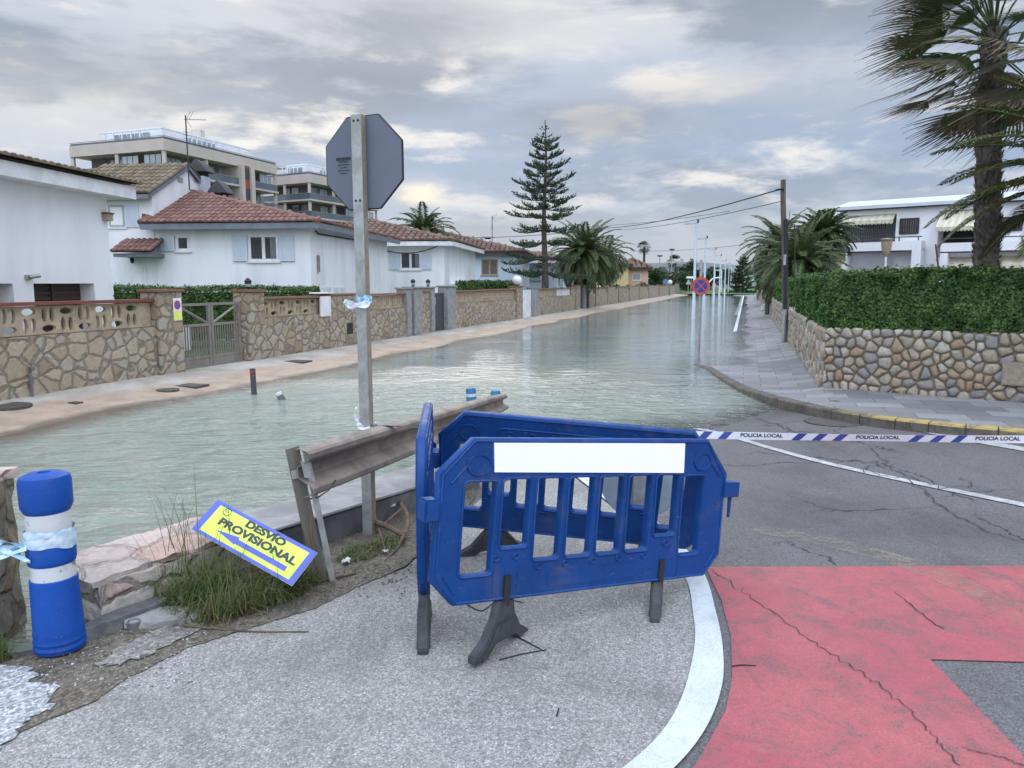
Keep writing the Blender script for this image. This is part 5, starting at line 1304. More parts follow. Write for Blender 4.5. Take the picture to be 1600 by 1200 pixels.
# further houses along the street
def house(label, pxr, Y, eave_py, pxl, side_px, wall, tile, fascia, windows, depth=9, yaw=-6, rise=1.35, name='white_house', apx=-4.6, gable=None):
    o = at(pxr, 420, Y); h = Fr((o.x, Y, 0), R(yaw)); t = thing(name, label, 'house', h.o, h.yaw)
    zE = h.f(pxr, eave_py)[1]; xl = h.f(pxl, 420)[0]; yb = h.side(side_px, 430, 0)[0]+depth*.0
    yb = max(yb, depth)
    q = MB(); q.box(xl, 0, 0, yb, -.3, zE); q.build('wall', wall, t)
    ov = .5; ax = max(apx, xl+1.0); AP = (ax, 3.2, zE+rise); Rb = (ax, yb-2, zE+rise); z = zE+.1
    q = MB(); q.box(xl-ov, ov, -ov, -ov+.06, zE-.10, zE+.09); q.box(ov-.06, ov, -ov+.06, yb, zE-.10, zE+.09); q.box(xl-ov, ov-.06, -ov+.06, yb, zE+.001, zE+.07); q.build('fascia', fascia, t)
    c = dict(tw=.30 if Y < 60 else .6, th=.45 if Y < 60 else .9)
    rf = tiles([(xl-ov, -ov, z), (ov, -ov, z), AP], (1, 0, 0), tile, t, **c); tiles([(ov, -ov, z), (ov, yb, z), Rb, AP], (0, 1, 0), tile, rf, name='side_slope', **c); tiles([(xl-ov, -ov, z), AP, Rb, (xl-ov, yb, z)], (0, 1, 0), tile, rf, name='left_slope', **c)
    ridge([(ov, -ov, z), AP], tile, rf); ridge([AP, Rb], tile, rf); ridge([(xl-ov, -ov, z), AP], tile, rf)
    for (a, b_, c_, d_, n_, sh, kw) in windows:
        x0, z1 = h.f(a, c_); x1, z0 = h.f(b_, d_); window(t, x0, x1, z0, z1, n_, sh=[(h.f(p, c_)[0], h.f(q_, c_)[0]) for p, q_ in sh], **kw)
    return t, h
t, h = house('white house with white eave and open white shutters right of the stop sign', 694, 34, 381, 500, 723, M_white, M_tile_brown, M_fascia_white, [(625, 658, 394, 421, 2, ((608, 624), (659, 674)), {})], rise=1.35, apx=-5.0)
xa_, za_ = h.f(582, 384); xb_, zb2 = h.f(690, 382); q = MB(); q.tube([(xa_+(xb_-xa_)*k/12, -.06, za_+(zb2-za_)*k/12-.35*4*(k/12)*(1-k/12)) for k in range(13)], .018, 5); q.build('facade_cable', M_wire, t)
y0_, z0_ = h.side(704, 447, 0); q = MB(); q.box(.0, .5, y0_-.3, y0_+4, z0_-.1, z0_+.1); q.build('porch_canopy', M_white_a, t); q = MB(); q.box(-.02, .03, y0_, y0_+2.5, 0, z0_-.3); q.build('side_window', M_glass_l, t)
house('white house with dark brown fascia and a brown shuttered window', 808, 47, 397, 640, 818, M_blueish, M_tile_brown, M_fascia_dk, [(752, 778, 405, 430, 2, (), dict(frame=M_lattice, glass=M_shut_o)), (722.5, 724.5, 405, 430, 1, (), dict(frame=M_shut_o, glass=M_shut_o, sill=False))], rise=1.6, apx=-6)
house('grey-blue house with a barred window behind the tall pine', 870, 57, 409, 740, 880, M_grayr, M_tile_brown, M_fascia_white, [(825, 845, 417, 438, 2, (), dict(frame=M_galv, glass=M_glass_l))], rise=1.5, apx=-6)
house('pale house with a brown shutter partly behind the big palm', 922, 72, 417, 820, 930, M_blueish, M_tile_brown, M_fascia_white, [(884, 900, 420, 435, 1, (), dict(frame=M_shut_o, glass=M_branch))], rise=1.4, apx=-6)
house('yellow house beyond the big palm', 982, 84, 416, 870, 985, M_yellow, M_tile_brown, M_fascia_dk, [(925, 938, 424, 438, 1, (), dict(glass=M_shut_w)), (957, 966, 424, 438, 1, (), dict(glass=M_shut_w))], rise=2.0, apx=-7, name='yellow_house')
house('peach house at the far end of the left row', 1013, 92, 421, 975, 1016, M_peach, M_tile_brown, M_fascia_dk, [(988, 1001, 427, 438, 1, (), dict(glass=M_glass_l))], rise=1.3, apx=-2, name='peach_house')
q = at(762, 372, 52); t = thing('chimney', 'white chimney with metal hoods on the roof right of the small palm', 'chimney', (q.x, 52, q.z-1.6)); rect('shaft', -.35, .35, 0, 1.5, -.35, .35, M_white_a, t); rect('hood', -.45, .45, 1.62, 1.68, -.3, .3, M_galv, t); rect('opening', -.2, .2, 1.501, 1.619, -.2, .2, M_dark, t)
# ================================================================== apartment blocks
def apartments(label, PX, topz, nf, stair, lefttop):
    """footprint corners given as (px, depth): left end, near corner, right end"""
    P = [Vector((at(px, 300, Y).x, Y)) for px, Y in PX]; c = P[1]
    t = thing('apartment_building', label, 'apartment building', (c.x, c.y, 0)); P = [p-c for p in P]
    back = Vector((P[0].x+(P[2].x-P[1].x), P[0].y+(P[2].y-P[1].y)))
    def off(d):      # footprint inset by d on the two front faces
        out = []; d1 = (P[1]-P[0]).normalized(); d2 = (P[2]-P[1]).normalized(); n1 = Vector((-d1.y, d1.x)); n2 = Vector((-d2.y, d2.x))
        A = P[0]+n1*d+d1*d*.5; Cc = P[2]+n2*d-d2*d*.5
        # corner = intersection
        M = np.array([[d1.x, -d2.x], [d1.y, -d2.y]]); r = np.linalg.solve(M, np.array([(P[2]+n2*d).x-(P[0]+n1*d).x, (P[2]+n2*d).y-(P[0]+n1*d).y])); Bc = P[0]+n1*d+d1*r[0]
        return [A, Bc, Cc, back]
    def vol(name, d, z0, z1, m, par=t):
        Q = off(d); q = MB(); v = [(a.x, a.y, z0) for a in Q]+[(a.x, a.y, z1) for a in Q]; q.v = v; q.f = [(0, 1, 5, 4), (1, 2, 6, 5), (2, 3, 7, 6), (3, 0, 4, 7), (4, 5, 6, 7), (3, 2, 1, 0)]; return q.build(name, m, par)
    def ring(name, d0, d1_, z0, z1, m, par):
        A, B_ = off(d0), off(d1_); q = MB()
        for i in range(2):
            q.quad((A[i].x, A[i].y, z0), (A[i+1].x, A[i+1].y, z0), (A[i+1].x, A[i+1].y, z1), (A[i].x, A[i].y, z1))
            q.quad((B_[i].x, B_[i].y, z0), (B_[i].x, B_[i].y, z1), (B_[i+1].x, B_[i+1].y, z1), (B_[i+1].x, B_[i+1].y, z0))
            q.quad((A[i].x, A[i].y, z1), (A[i+1].x, A[i+1].y, z1), (B_[i+1].x, B_[i+1].y, z1), (B_[i].x, B_[i].y, z1))
        return q.build(name, m, par, fix=False)
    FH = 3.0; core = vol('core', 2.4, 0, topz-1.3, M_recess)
    pf = vol('parapet', 0, topz-1.45, topz, M_beige); vol('parapet_rail', .15, topz+.02, topz+.30, M_glass_b, pf); ring('rail_cap', -.02, .1, topz+.36, topz+.42, M_galv, pf)
    rn = random.Random(len(label))
    for k in range(nf):
        z = topz-1.45-FH*(k+1)
        sl_ = vol('balcony_slab', -.15, z, z+.28, M_beige); g_ = ring('balcony_glass', 0, .08, z+.281, z+1.25, M_glass_b, t); ring('glass_rail', -.03, .05, z+1.26, z+1.31, M_galv, g_)
        Q = off(.35); cols = MB(); gl = MB(); fr = MB(); w2 = off(1.9)
        for i in range(2):
            L_ = (Q[i+1]-Q[i]).length; n = max(2, int(L_/6.5))
            for j in range(i, n+1):
                p = Q[i].lerp(Q[i+1], j/n); cols = MB(); cols.box(p.x-.22, p.x+.22, p.y-.22, p.y+.22, z+.28, z+FH); cols.build('column', M_beige, sl_)
            L2 = (w2[i+1]-w2[i]); d = L2.normalized()
            for j in range(n*2):
                if rn.random() < .75:
                    use_front = rn.random() < .3
                    s0, s1 = (off(.6)[i], off(.6)[i+1]) if use_front else (off(2.3)[i], off(2.3)[i+1])
                    a = s0.lerp(s1, (j+.12)/(n*2)); b_ = s0.lerp(s1, (j+.88)/(n*2)); nn = 3
                    for e in range(nn):
                        a1 = a.lerp(b_, e/nn+.02); b1 = a.lerp(b_, (e+1)/nn-.02); gl.quad((a1.x, a1.y, z+.3), (b1.x, b1.y, z+.3), (b1.x, b1.y, z+FH-.35), (a1.x, a1.y, z+FH-.35))
        if gl.v: gl.build('glazing', M_glass_l, sl_, fix=False)
    vol('penthouse', 4.5, topz+.01, topz+2.6, M_white_a)
    pq = ring('terrace_frame', 3.5, 3.3, topz+2.05, topz+2.2, M_frame_w, t); Q4 = off(4.4)
    for i, f0, f1, nn in ((0, .1, .8, 5), (1, .30, .62, 6)):
        for e in range(nn):
            a1 = Q4[i].lerp(Q4[i+1], f0+(f1-f0)*e/nn); b1 = Q4[i].lerp(Q4[i+1], f0+(f1-f0)*(e+.85)/nn); g1 = MB(); g1.quad((a1.x, a1.y, topz+.3), (b1.x, b1.y, topz+.3), (b1.x, b1.y, topz+2.0), (a1.x, a1.y, topz+2.0)); g1.build('penthouse_window', M_glass_l, t, fix=False)
            p1 = off(3.4)[i].lerp(off(3.4)[i+1], f0+(f1-f0)*e/nn); g1 = MB(); g1.box(p1.x-.08, p1.x+.08, p1.y-.08, p1.y+.08, topz, topz+2.05); g1.build('terrace_post', M_frame_w, pq)
    if stair:
        for (f0, f1, m_, dd) in ((.61, .64, M_beige, .55), (.64, .70, simple('brick_red_panel', (.30, .09, .07)), .25), (.70, .735, M_beige, .6)):
            a = P[1].lerp(P[2], f0); b_ = P[1].lerp(P[2], f1); d = (P[2]-P[1]).normalized(); n = Vector((d.y, -d.x)); q = MB()
            v = [a+n*dd, b_+n*dd, b_-n*3, a-n*3]; q.v = [(p.x, p.y, 0) for p in v]+[(p.x, p.y, topz-1.2) for p in v]; q.f = [(0, 1, 5, 4), (1, 2, 6, 5), (2, 3, 7, 6), (3, 0, 4, 7), (4, 5, 6, 7)]
            q.build('stair_pier', m_, t)
        a = P[1].lerp(P[2], .645); b_ = P[1].lerp(P[2], .695)
        for k in range(5):
            z = topz-3.1-FH*k; q = MB(); q.quad(*[(p.x+n.x*.33, p.y+n.y*.33, zz) for p, zz in ((a, z), (b_, z), (b_, z+1.5), (a, z+1.5))]); q.build('stair_window', M_glass, t, fix=False)
    Q = off(8); c = Q[0].lerp(Q[1], .9)
    rect('roof_stack', c.x+3, c.x+4.5, topz+2.6, topz+3.9, c.y+4, c.y+5.5, M_beige, t)
    rect('roof_unit', c.x-6, c.x-3.5, topz+2.61, topz+3.0, c.y+1, c.y+2.5, M_galv, t)
    return t
za = at(260, 216, 103).z
apartments('large beige apartment block with glass balconies behind the houses at the left', [(113, 109), (260, 103), (434, 126)], za, 6, True, 0)
zb = at(484, 271, 133).z
apartments('further beige apartment block partly behind the octagonal sign', [(405, 139), (484, 133), (590, 152)], zb, 6, False, 0)
q = at(486, 240, 136); t = thing('roof_mast', 'thin lattice mast on the roof of the further apartment block', 'mast', (q.x, 150, at(486, 262, 150).z-2)); m = MB(); m.tube([(0, 0, 0), (0, 0, 5)], [.25, .05], 4); m.build('mast', M_galv, t)
# ================================================================== white villa at the right
o = at(1313, 330, 50); h = Fr((o.x, 50, 0), R(-40))
t = thing('white_villa', 'white two-storey villa with striped awnings and barred windows above the right hedge', 'house', h.o, h.yaw)
zt = h.f(1315, 330)[1]; XE = 22
wv = MB()
x1a, z1a = h.f(1317, 336, 0); x2a, _ = h.f(1401, 336, 0); _, zb_ = h.f(1317, 381, 0)
x3, _ = h.f(1468, 330, 0); x4, _ = h.f(1560, 330, 0)
zwin = zt-.35
segs = [(0, x1a), (x2a, x3), (x4, XE)]
for a, b_ in segs: wv.box(a, b_, 0, 9, -.3, zt)
for a, b_ in ((x1a, x2a), (x3, x4)): wv.box(a, b_, .0, 9, zt-.32, zt-.001); wv.box(a, b_, 1.6, 9, zb_-1.5, zt-.32); wv.box(a, b_, 1.2, 9, -.3, zb_-1.5)
wv.build('wall', M_white_a, t)
# sloping white roof edge
q = MB(); b0 = 0; zr0 = h.f(1313, 313, -.3)[1]
q.v = [(-.25, -.45, zt+.02), (XE, -.45, zt+.02), (XE, -.45, zt+.22), (-.25, -.45, zt+.22), (-.25, 2.6, zt+.80), (XE, 2.6, zt+.80), (-.25, 2.6, zt+.02), (XE, 2.6, zt+.02)]
q.f = [(0, 1, 2, 3), (3, 2, 5, 4), (0, 3, 4, 6), (1, 7, 5, 2), (0, 6, 7, 1), (4, 5, 7, 6)]; q.build('roof', simple('pale_roof_paint', (.56, .61, .66), (.50, .55, .60), 1, .8), t)
q = MB(); q.box(-.1, XE, -.35, -.25, zt-.06, zt+.015); q.build('dark_eave_strip', M_fascia_dk, t)
def bars(x0, x1, z0, z1, n, m, par, y=-.06):
    q = MB()
    for i in range(n+1): x = x0+(x1-x0)*i/n; q.box(x-.02, x+.02, y-.02, y+.02, z0, z1)
    for z in (z0, (z0+z1)/2, z1): q.box(x0, x1, y-.022, y+.022, z-.02, z+.02)
    return q.build('window_bars', m, par)
xa, zA = h.f(1319, 348, 0); xb, zB = h.f(1393, 378, 0)
rect('pane', x1a, x2a, zB-.3, zt-.33, .9, .95, M_glass_l, t); bars(xa, xb, zB-.25, zA+.1, 26, M_fascia_dk, t, .1)
xa, zA = h.f(1407, 342, 0); xb, zB = h.f(1435, 365, 0); w_ = window(t, xa, xb, zB, zA, 2, frame=M_fascia_dk, sill=False); bars(xa, xb, zB, zA, 8, M_fascia_dk, w_)
xa, zA = h.f(1564, 340, 0); xb, zB = h.f(1597, 360, 0); w_ = window(t, xa, xb, zB, zA, 2, frame=M_fascia_dk, sill=False); bars(xa, xb, zB, zA, 8, M_fascia_dk, w_)
rect('pane', x3, x4, zB-1, zt-.33, 1.5, 1.55, M_dark, t)
M_awn = simple('striped_awning', (.50, .44, .30), (.58, .52, .40), 3, .8)
M_awn2 = simple('awning_cream', (.66, .62, .50), rough=.8)
def awning(x0, x1, ztop, drop, out, par):
    q = MB(); n = 14; z1 = ztop-drop
    q.quad((x0, -.02, ztop), (x1, -.02, ztop), (x1, -out, z1), (x0, -out, z1)); a = q.build('awning', M_awn, par, fix=False)
    q = MB()
    for i in range(n):
        xa = x0+(x1-x0)*i/n; xb = x0+(x1-x0)*(i+1)/n; xm = (xa+xb)/2
        q.quad((xa, -out-.01, z1), (xb, -out-.01, z1), (xb, -out-.01, z1-.2), (xm, -out-.01, z1-.28), (xa, -out-.01, z1-.2))
    q.build('valance', M_awn, a, fix=False)
    q = MB()
    for i in range(0, n, 2):
        xa = x0+(x1-x0)*i/n; xb = x0+(x1-x0)*(i+1)/n; q.quad((xa, -.025, ztop+.004), (xb, -.025, ztop+.004), (xb, -out-.005, z1+.004), (xa, -out-.005, z1+.004)); q.quad((xa, -out-.015, z1), (xb, -out-.015, z1), (xb, -out-.015, z1-.2), (xa, -out-.015, z1-.2))
    q.build('awning_stripe', M_awn2, a, fix=False)
awning(x1a+.05, x2a-.05, zt-.35, .35, .5, t); awning(x3+.1, x4-.4, zt-.38, .95, 1.2, t)
# balconies
for (pa, pb, key) in ((1314, 1440, 0), (1470, 1760, 1)):
    xa, zA = h.f(pa, 380, -1.0); xb, _ = h.f(pb, 380, -1.0); zbm = h.f(pa+20, 393, -1.0)[1]
    if key: xb = XE-.5
    q = MB(); q.box(xa, xb, -1.0, -.85, zbm, zA); q.box(xa, xb, -.85, -.001, zbm+.02, zbm+.14); q.box(xa, xa+.15, -.85, -.001, zbm+.14, zA); b_ = q.build('balcony', M_white_a, t)
    q = MB(); q.box(xa, xb, -.98, -.93, zA+.22, zA+.28)
    for k in range(5): x = xa+.2+(xb-xa-.4)*k/4; q.box(x-.03, x+.03, -.98, -.93, zA, zA+.22)
    q.build('handrail', M_fascia_dk, b_); q = MB(); q.box(xa, xb, -.95, -.88, zbm-.08, zbm-.001); q.build('dark_strip', M_fascia_dk, b_)
    q = MB(); q.box(xb-.5, xb, -1.02, -.2, -.3, zA+.02); q.build('balcony_pier', M_white_a, b_); q = MB(); q.box(xa, xa+.4, -1.02, -.2, -.3, zbm-.08); q.build('balcony_pier', M_white_a, b_)
x_, z_ = h.f(1355, 392, 1.15); 
for (a, b_, z0) in ((x1a+.1, x2a, 2.0),): rect('ground_window', a, b_, .6, z0, 1.17, 1.195, M_dark, t)
xs3 = x3+.1; awning(xs3, xs3+6, h.f(1470, 402, 0)[1], .5, .8, t)
q = MB(); q.tube([(h.f(1462, 380, -1.3)[0], -1.3, zt-2.3), (h.f(1470, 415, -1.3)[0], -1.3, zt-4.3)], .05, 5); q.build('stair_rail', M_fascia_dk, t)
# utility items on that balcony
# ================================================================== right stone wall with rounded field stones
def stone_mesh(L_, H_, cell, seed, z0=0.0, skip=None):
    rg = np.random.default_rng(seed); n = int(L_*H_/(cell*cell)); 
    nx = max(1, int(L_/cell)); ny = max(1, int(round(H_/cell))); pts = []
    for j in range(-1, ny+1):
        for i in range(-1, nx+1): pts.append(((i+.5+rg.uniform(-.42, .42)+.25*(j % 2))*L_/nx, (j+.5+rg.uniform(-.42, .42))*H_/ny))
    pts = np.array(pts); keep = rg.random(len(pts)) > .10; pts = pts[keep]; v = []; f = []
    for c in pts:
        if skip and skip(c): continue
        d = pts-c; dd = (d**2).sum(1); o = np.argsort(dd)[1:16]
        poly = [(0, 0), (L_, 0), (L_, H_), (0, H_)]
        for k in o:
            nrm = d[k]; mid = c+nrm*.5; nl = math.hypot(*nrm); gap = .006+.004*rg.random(); out = []
            e = lambda p: ((p[0]-mid[0])*nrm[0]+(p[1]-mid[1])*nrm[1])/nl+gap
            for i in range(len(poly)):
                a, b_ = poly[i-1], poly[i]; ea, eb = e(a), e(b_)
                if (ea <= 0) != (eb <= 0): t = ea/(ea-eb); out.append((a[0]+(b_[0]-a[0])*t, a[1]+(b_[1]-a[1])*t))
                if eb <= 0: out.append(b_)
            poly = out
            if len(poly) < 3: break
        if len(poly) < 3: continue
        ar = abs(sum(poly[i-1][0]*poly[i][1]-poly[i][0]*poly[i-1][1] for i in range(len(poly))))/2
        if ar < .15*cell*cell: continue
        for it in range(2):
            q = []
            for i in range(len(poly)):
                a, b_ = poly[i], poly[(i+1) % len(poly)]; k1, k2 = (.20, .80); q += [(a[0]*(1-k1)+b_[0]*k1, a[1]*(1-k1)+b_[1]*k1), (a[0]*(1-k2)+b_[0]*k2, a[1]*(1-k2)+b_[1]*k2)]
            poly = q
        cx = sum(p[0] for p in poly)/len(poly); cz = sum(p[1] for p in poly)/len(poly); m = len(poly)
        dep = rg.uniform(.03, .055); tl = rg.uniform(-.12, .12, 2); b0 = len(v)
        for sc_, y in ((1.0, .02), (.96, -dep*.45), (.80, -dep*.88), (.45, -dep*1.08)):
            for p in poly:
                x = cx+(p[0]-cx)*sc_; z = cz+(p[1]-cz)*sc_; v.append((x, y+((x-cx)*tl[0]+(z-cz)*tl[1])+rg.uniform(-.003, .003), z+z0))
        v.append((cx, -dep*1.12, cz+z0))
        for r_ in range(3):
            for i in range(m): a = b0+r_*m+i; b2 = b0+r_*m+(i+1) % m; f.append((a, b2, b2+m, a+m))
        for i in range(m): f.append((b0+3*m+i, b0+3*m+(i+1) % m, b0+4*m))
    return v, f
def fieldstone():
    b = NB('field_stone'); r = b.island(); cr = b.node('ShaderNodeValToRGB', {0: r}); e = cr.color_ramp
    cols = [(0, (.34, .29, .22)), (.16, (.41, .35, .28)), (.30, (.27, .26, .24)), (.42, (.37, .28, .19)), (.55, (.33, .30, .26)), (.68, (.45, .38, .29)), (.82, (.26, .258, .245)), (.90, (.33, .22, .145)), (.93, (.46, .42, .36))]
    while len(e.elements) < len(cols): e.elements.new(.5)
    for el, (p, c) in zip(e.elements, cols): el.position = p; el.color = (*c, 1)
    e.interpolation = 'CONSTANT'; col = cr.outputs[0]
    col = b.mix(b.math('MULTIPLY', b.mr(b.noise(16, 6, .7), .4, .68), .5), col, (.15, .125, .10))
    col = b.mix(b.math('MULTIPLY', b.mr(b.noise(40, 5, .7), .52, .72), .4), col, (.48, .45, .40))
    return b.done(col, .85, b.bump(b.noise(35, 6, .7), .7, .015), 0, .3)
M_field = fieldstone(); M_mortar = simple('brown_mortar', (.23, .19, .145), (.16, .13, .10), 12, .95, .6, 40)
t = thing('field_stone_wall', 'rounded field-stone wall under the big clipped hedge at the street corner', 'garden wall', (CK.x, CK.y, 0))
yf = math.atan2(DF.y, DF.x); HW = .97
def wall_part(name, org, yaw, L_, cell, seed, parent, z0=.0, H_=HW):
    q = MB(); q.box(0, L_, .0, .35, -.2, z0+H_-.01); o_ = q.build(name, M_mortar, parent, loc=org, rot=(0, 0, yaw))
    v, f = stone_mesh(L_, H_+.02, cell, seed, z0-.01); s_ = mk('field_stones', v, f, M_field, None, o_)
    for p in s_.data.polygons: p.use_smooth = True
    return o_
wf = wall_part('front_wall', (0, 0, 0), yf, 8, .135, 3, t, .03)
LSd = 26.; endp = sr(to_sr(CK.x, CK.y)[0]+LSd, 1.22); ys_ = math.atan2(endp.y-CK.y, endp.x-CK.x)
# the side wall faces the street: its local x runs back toward the corner
wall_part('side_wall', (endp.x-CK.x, endp.y-CK.y, 0), ys_+PI, (endp-Vector((CK.x, CK.y, 0))).length-.005, .19, 5, t, .0)
q = gz(1600, 580, .4); 
# meter door on front wall
Fw = Fr((CK.x, CK.y, 0), yf); xa, zA = Fw.f(1567, 565, -.06); xb, zB = Fw.f(1625, 605, -.06)
q = MB(); q.box(xa, xb, -.085, .0, zB, zA); md = q.build('meter_door', M_galv_tan, wf, bevel=.006); md['label'] = 'flat grey-beige metal meter door set in the stones'
q = MB(); q.box(xa+.02, xb-.02, -.09, -.086, zB+.02, zA-.02); q.build('door_panel', M_galv_tan, md)
# ------------------------------------------------------------------ leaves
def leaf_quads(P, Nn, size, rg, aspect=.55, tilt=.9, fold=True):
    n = len(P); A = rg.normal(size=(n, 3)); Nn = Nn+tilt*rg.normal(size=(n, 3))*.6; Nn /= np.linalg.norm(Nn, axis=1, keepdims=True)
    U = np.cross(Nn, A); U /= np.linalg.norm(U, axis=1, keepdims=True); V = np.cross(Nn, U)
    s = size*rg.uniform(.6, 1.3, (n, 1)); a = P-U*s; b = P+V*s*aspect; c = P+U*s; d = P-V*s*aspect
    vs = np.stack([a, b, c, d], 1).reshape(-1, 3); return vs
def quads_obj(name, vs, m, parent=None, loc=None, rot=None):
    n = len(vs)//4; me = bpy.data.meshes.new(name); me.vertices.add(n*4); me.vertices.foreach_set('co', vs.astype(np.float32).ravel())
    me.loops.add(n*4); me.loops.foreach_set('vertex_index', np.arange(n*4, dtype=np.int32)); me.polygons.add(n)
    me.polygons.foreach_set('loop_start', np.arange(0, n*4, 4, dtype=np.int32)); me.polygons.foreach_set('loop_total', np.full(n, 4, dtype=np.int32)); me.update(calc_edges=True)
    return add(name, me, parent, m, loc, rot)
def hedge(label, org, yaw, L_, D_, z0, z1, size, dens, m, seed, name='hedge', rnd=.05, flowers=0, top_shag=.05):
    rg = np.random.default_rng(seed); t = thing(name, label, 'hedge', org, yaw); Hh = z1-z0
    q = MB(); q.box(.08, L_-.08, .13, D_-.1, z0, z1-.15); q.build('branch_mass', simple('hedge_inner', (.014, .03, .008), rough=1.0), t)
    P = []; Q = []
    def face(n, fx, nrm):
        a = rg.random(n); b = rg.random(n); p = fx(a, b); P.append(p); Q.append(np.tile(nrm, (n, 1)))
    lump = lambda x, z: .03*np.sin(x*2.1+seed)+.035*np.sin(x*5.3+z*4)+.028*np.sin(x*11+z*7)+.02*np.sin(x*19-z*13)
    nf = int(L_*Hh*dens); face(nf, lambda a, b: np.stack([a*L_, lump(a*L_, b*Hh)+np.abs(rg.normal(0, .055, nf)), z0+b*Hh-.02], 1), np.array([0, -1., .25]))
    nb = int(L_*D_*dens*.8); face(nb, lambda a, b: np.stack([a*L_, b*D_, z1+lump(a*L_, b*3)*.8-np.abs(rg.normal(0, top_shag, nb))+.05*(rg.random(nb) < .06)], 1), np.array([0, -.2, 1.]))
    ne = int(D_*Hh*dens)
    for xx, sg in ((0, -1.), (L_, 1.)): face(ne, lambda a, b: np.stack([xx-sg*np.abs(rg.normal(0, .05, ne))+sg*.0, a*D_, z0+b*Hh-.02], 1), np.array([sg, -.2, .2]))
    vs = leaf_quads(np.concatenate(P), np.concatenate(Q), size, rg); quads_obj('foliage', vs, m, t); return t
hedge('long dark green clipped hedge on the field-stone wall at the right', (CK.x+.02, CK.y+.05, 0), yf, 8.2, 1.3, HW-.01, 1.86, .028, 6500, M_leaf_dk, 11)
hs = (endp-Vector((CK.x, CK.y, 0))).normalized(); L1 = 8.6
q = Vector((CK.x, CK.y, 0))+hs*(L1+.35)+Vector((hs.y, -hs.x, 0))*.04
hedge('lighter green hedge running back along the street behind the wooden pole', q, ys_+PI, L1, 1.2, HW-.06, 1.84, .03, 2300, M_leaf_lt, 12)
q = Vector((CK.x, CK.y, 0))+hs*(25.)+Vector((hs.y, -hs.x, 0))*.05
hedge('further green hedge beyond the wooden pole', q, ys_+PI, 12.5, 1.4, HW-.08, 1.80, .045, 900, M_leaf_lt, 13)
# left garden hedge behind the gate, bushes behind the walls
a = at(177, 450, 19.5); b_ = at(500, 455, 21.6); hedge('dark clipped hedge in front of the second white house, behind the driveway gate', (a.x, a.y, 0), math.atan2(b_.y-a.y, b_.x-a.x), (b_-a).length, .8, .2, a.z+.02, .035, 1700, M_leaf_dk, 14)
a = at(740, 455, 34); b_ = at(812, 455, 39.5); hedge('low spreading bush over the wall left of the round white lamp', (a.x, a.y, 0), math.atan2(b_.y-a.y, b_.x-a.x), (b_-a).length, .9, .8, 1.78, .06, 600, M_leaf_dk, 15, 'bush', top_shag=.12)
a = at(700, 470, 29); 
# white low fence & lawn seen through the gate
a = s_p1b; q = wl_thing('picket_fence', 'low white picket edging on the lawn seen through the driveway gate', 'fence', a-1.0, None, RW-3.2)
m = MB(); 
for i in range(26): m.box(i*.2, i*.2+.15, 0, .03, 0, .62)
m.box(0, 5.2, .031, .06, .1, .55); m.build('pickets', M_white_a, q)
# ------------------------------------------------------------------ street lamps
LR = -2.05
lamp = None
lpx = [(1088, 345), (1103, 370), (1117.5, 388), (1126, 398), (1134, 406), (1139.5, 411), (1143, 414), (1145.5, 417), (1148, 419)]
LN = ['nearest', 'second', 'third', 'fourth', 'fifth', 'sixth', 'seventh', 'eighth', 'ninth']
for i, (px, py) in enumerate(lpx):
    d = ray(px, py); HL = 4.75; tt = (HL-HC)/d.z; x, y = d.x*tt, d.y*tt
    lab = LN[i]+' pale blue street lamp from the viewer along the flooded street'
    if lamp is None:
        lamp = thing('street_lamp', lab, 'street lamp', (x, y, -.2), -AL, 'street lamps along the cycle lane')
        q = MB(); q.lathe([(.10, 0), (.10, 1.0), (.075, 1.05), (.05, 4.85), (.045, 4.93)], 14); q.build('pole', M_lamp, lamp, smooth=True)
        q = MB(); q.prism([(-.62, 4.86), (-.60, 4.80), (.02, 4.84), (.06, 4.87), (.06, 4.98), (.0, 4.98), (-.50, 4.90)], -.07, .07); hd = q.build('lamp_head', M_lamp, lamp, bevel=.01)
        q = MB(); q.box(-.55, -.15, -.05, .05, 4.785, 4.80); q.build('lens', M_galv, hd); q = MB(); q.lathe([(.07, 4.84), (.07, 5.0), (.05, 5.02)], 10, (.06, 0)); q.build('bracket', M_blk, lamp)
    else:
        c = dup(lamp, None, lab); c.location = (x, y, -.2)
# ------------------------------------------------------------------ no parking sign
p = gz(1091, 560, ZW); t = thing('no_parking_sign', 'round blue and red no-parking sign on a grey pole standing in the flood', 'traffic sign', (p.x, p.y, ZW-.15), -.08)
zt_ = at(1092, 406, p.y).z-(ZW-.15); zc = at(1093, 447, p.y).z-(ZW-.15)
q = MB(); q.lathe([(.032, 0), (.032, zt_)], 12); q.build('pole', M_galv, t, smooth=True)
q = MB(); q.prism(circ(0, zc, .215, 32), -.055, -.043); dsk = q.build('disc', M_redpaint, t)
M_nb = simple('no_parking_blue', (.035, .06, .33), rough=.4); M_nr = simple('no_parking_red', (.55, .10, .06), rough=.4)
dsk.data.materials[0] = M_nr
q = MB(); q.prism(circ(0, zc, .150, 32), -.058, -.0555); q.build('blue_field', M_nb, dsk)
q = MB()
for sg in (1, -1): M1 = Matrix.Translation((0, 0, zc)) @ Matrix.Rotation(sg*PI/4, 4, 'Y'); q.box(-.16, .16, -.0605+sg*.0006, -.0585, -.014, .014, M1)
q.build('red_cross', M_nr, dsk)
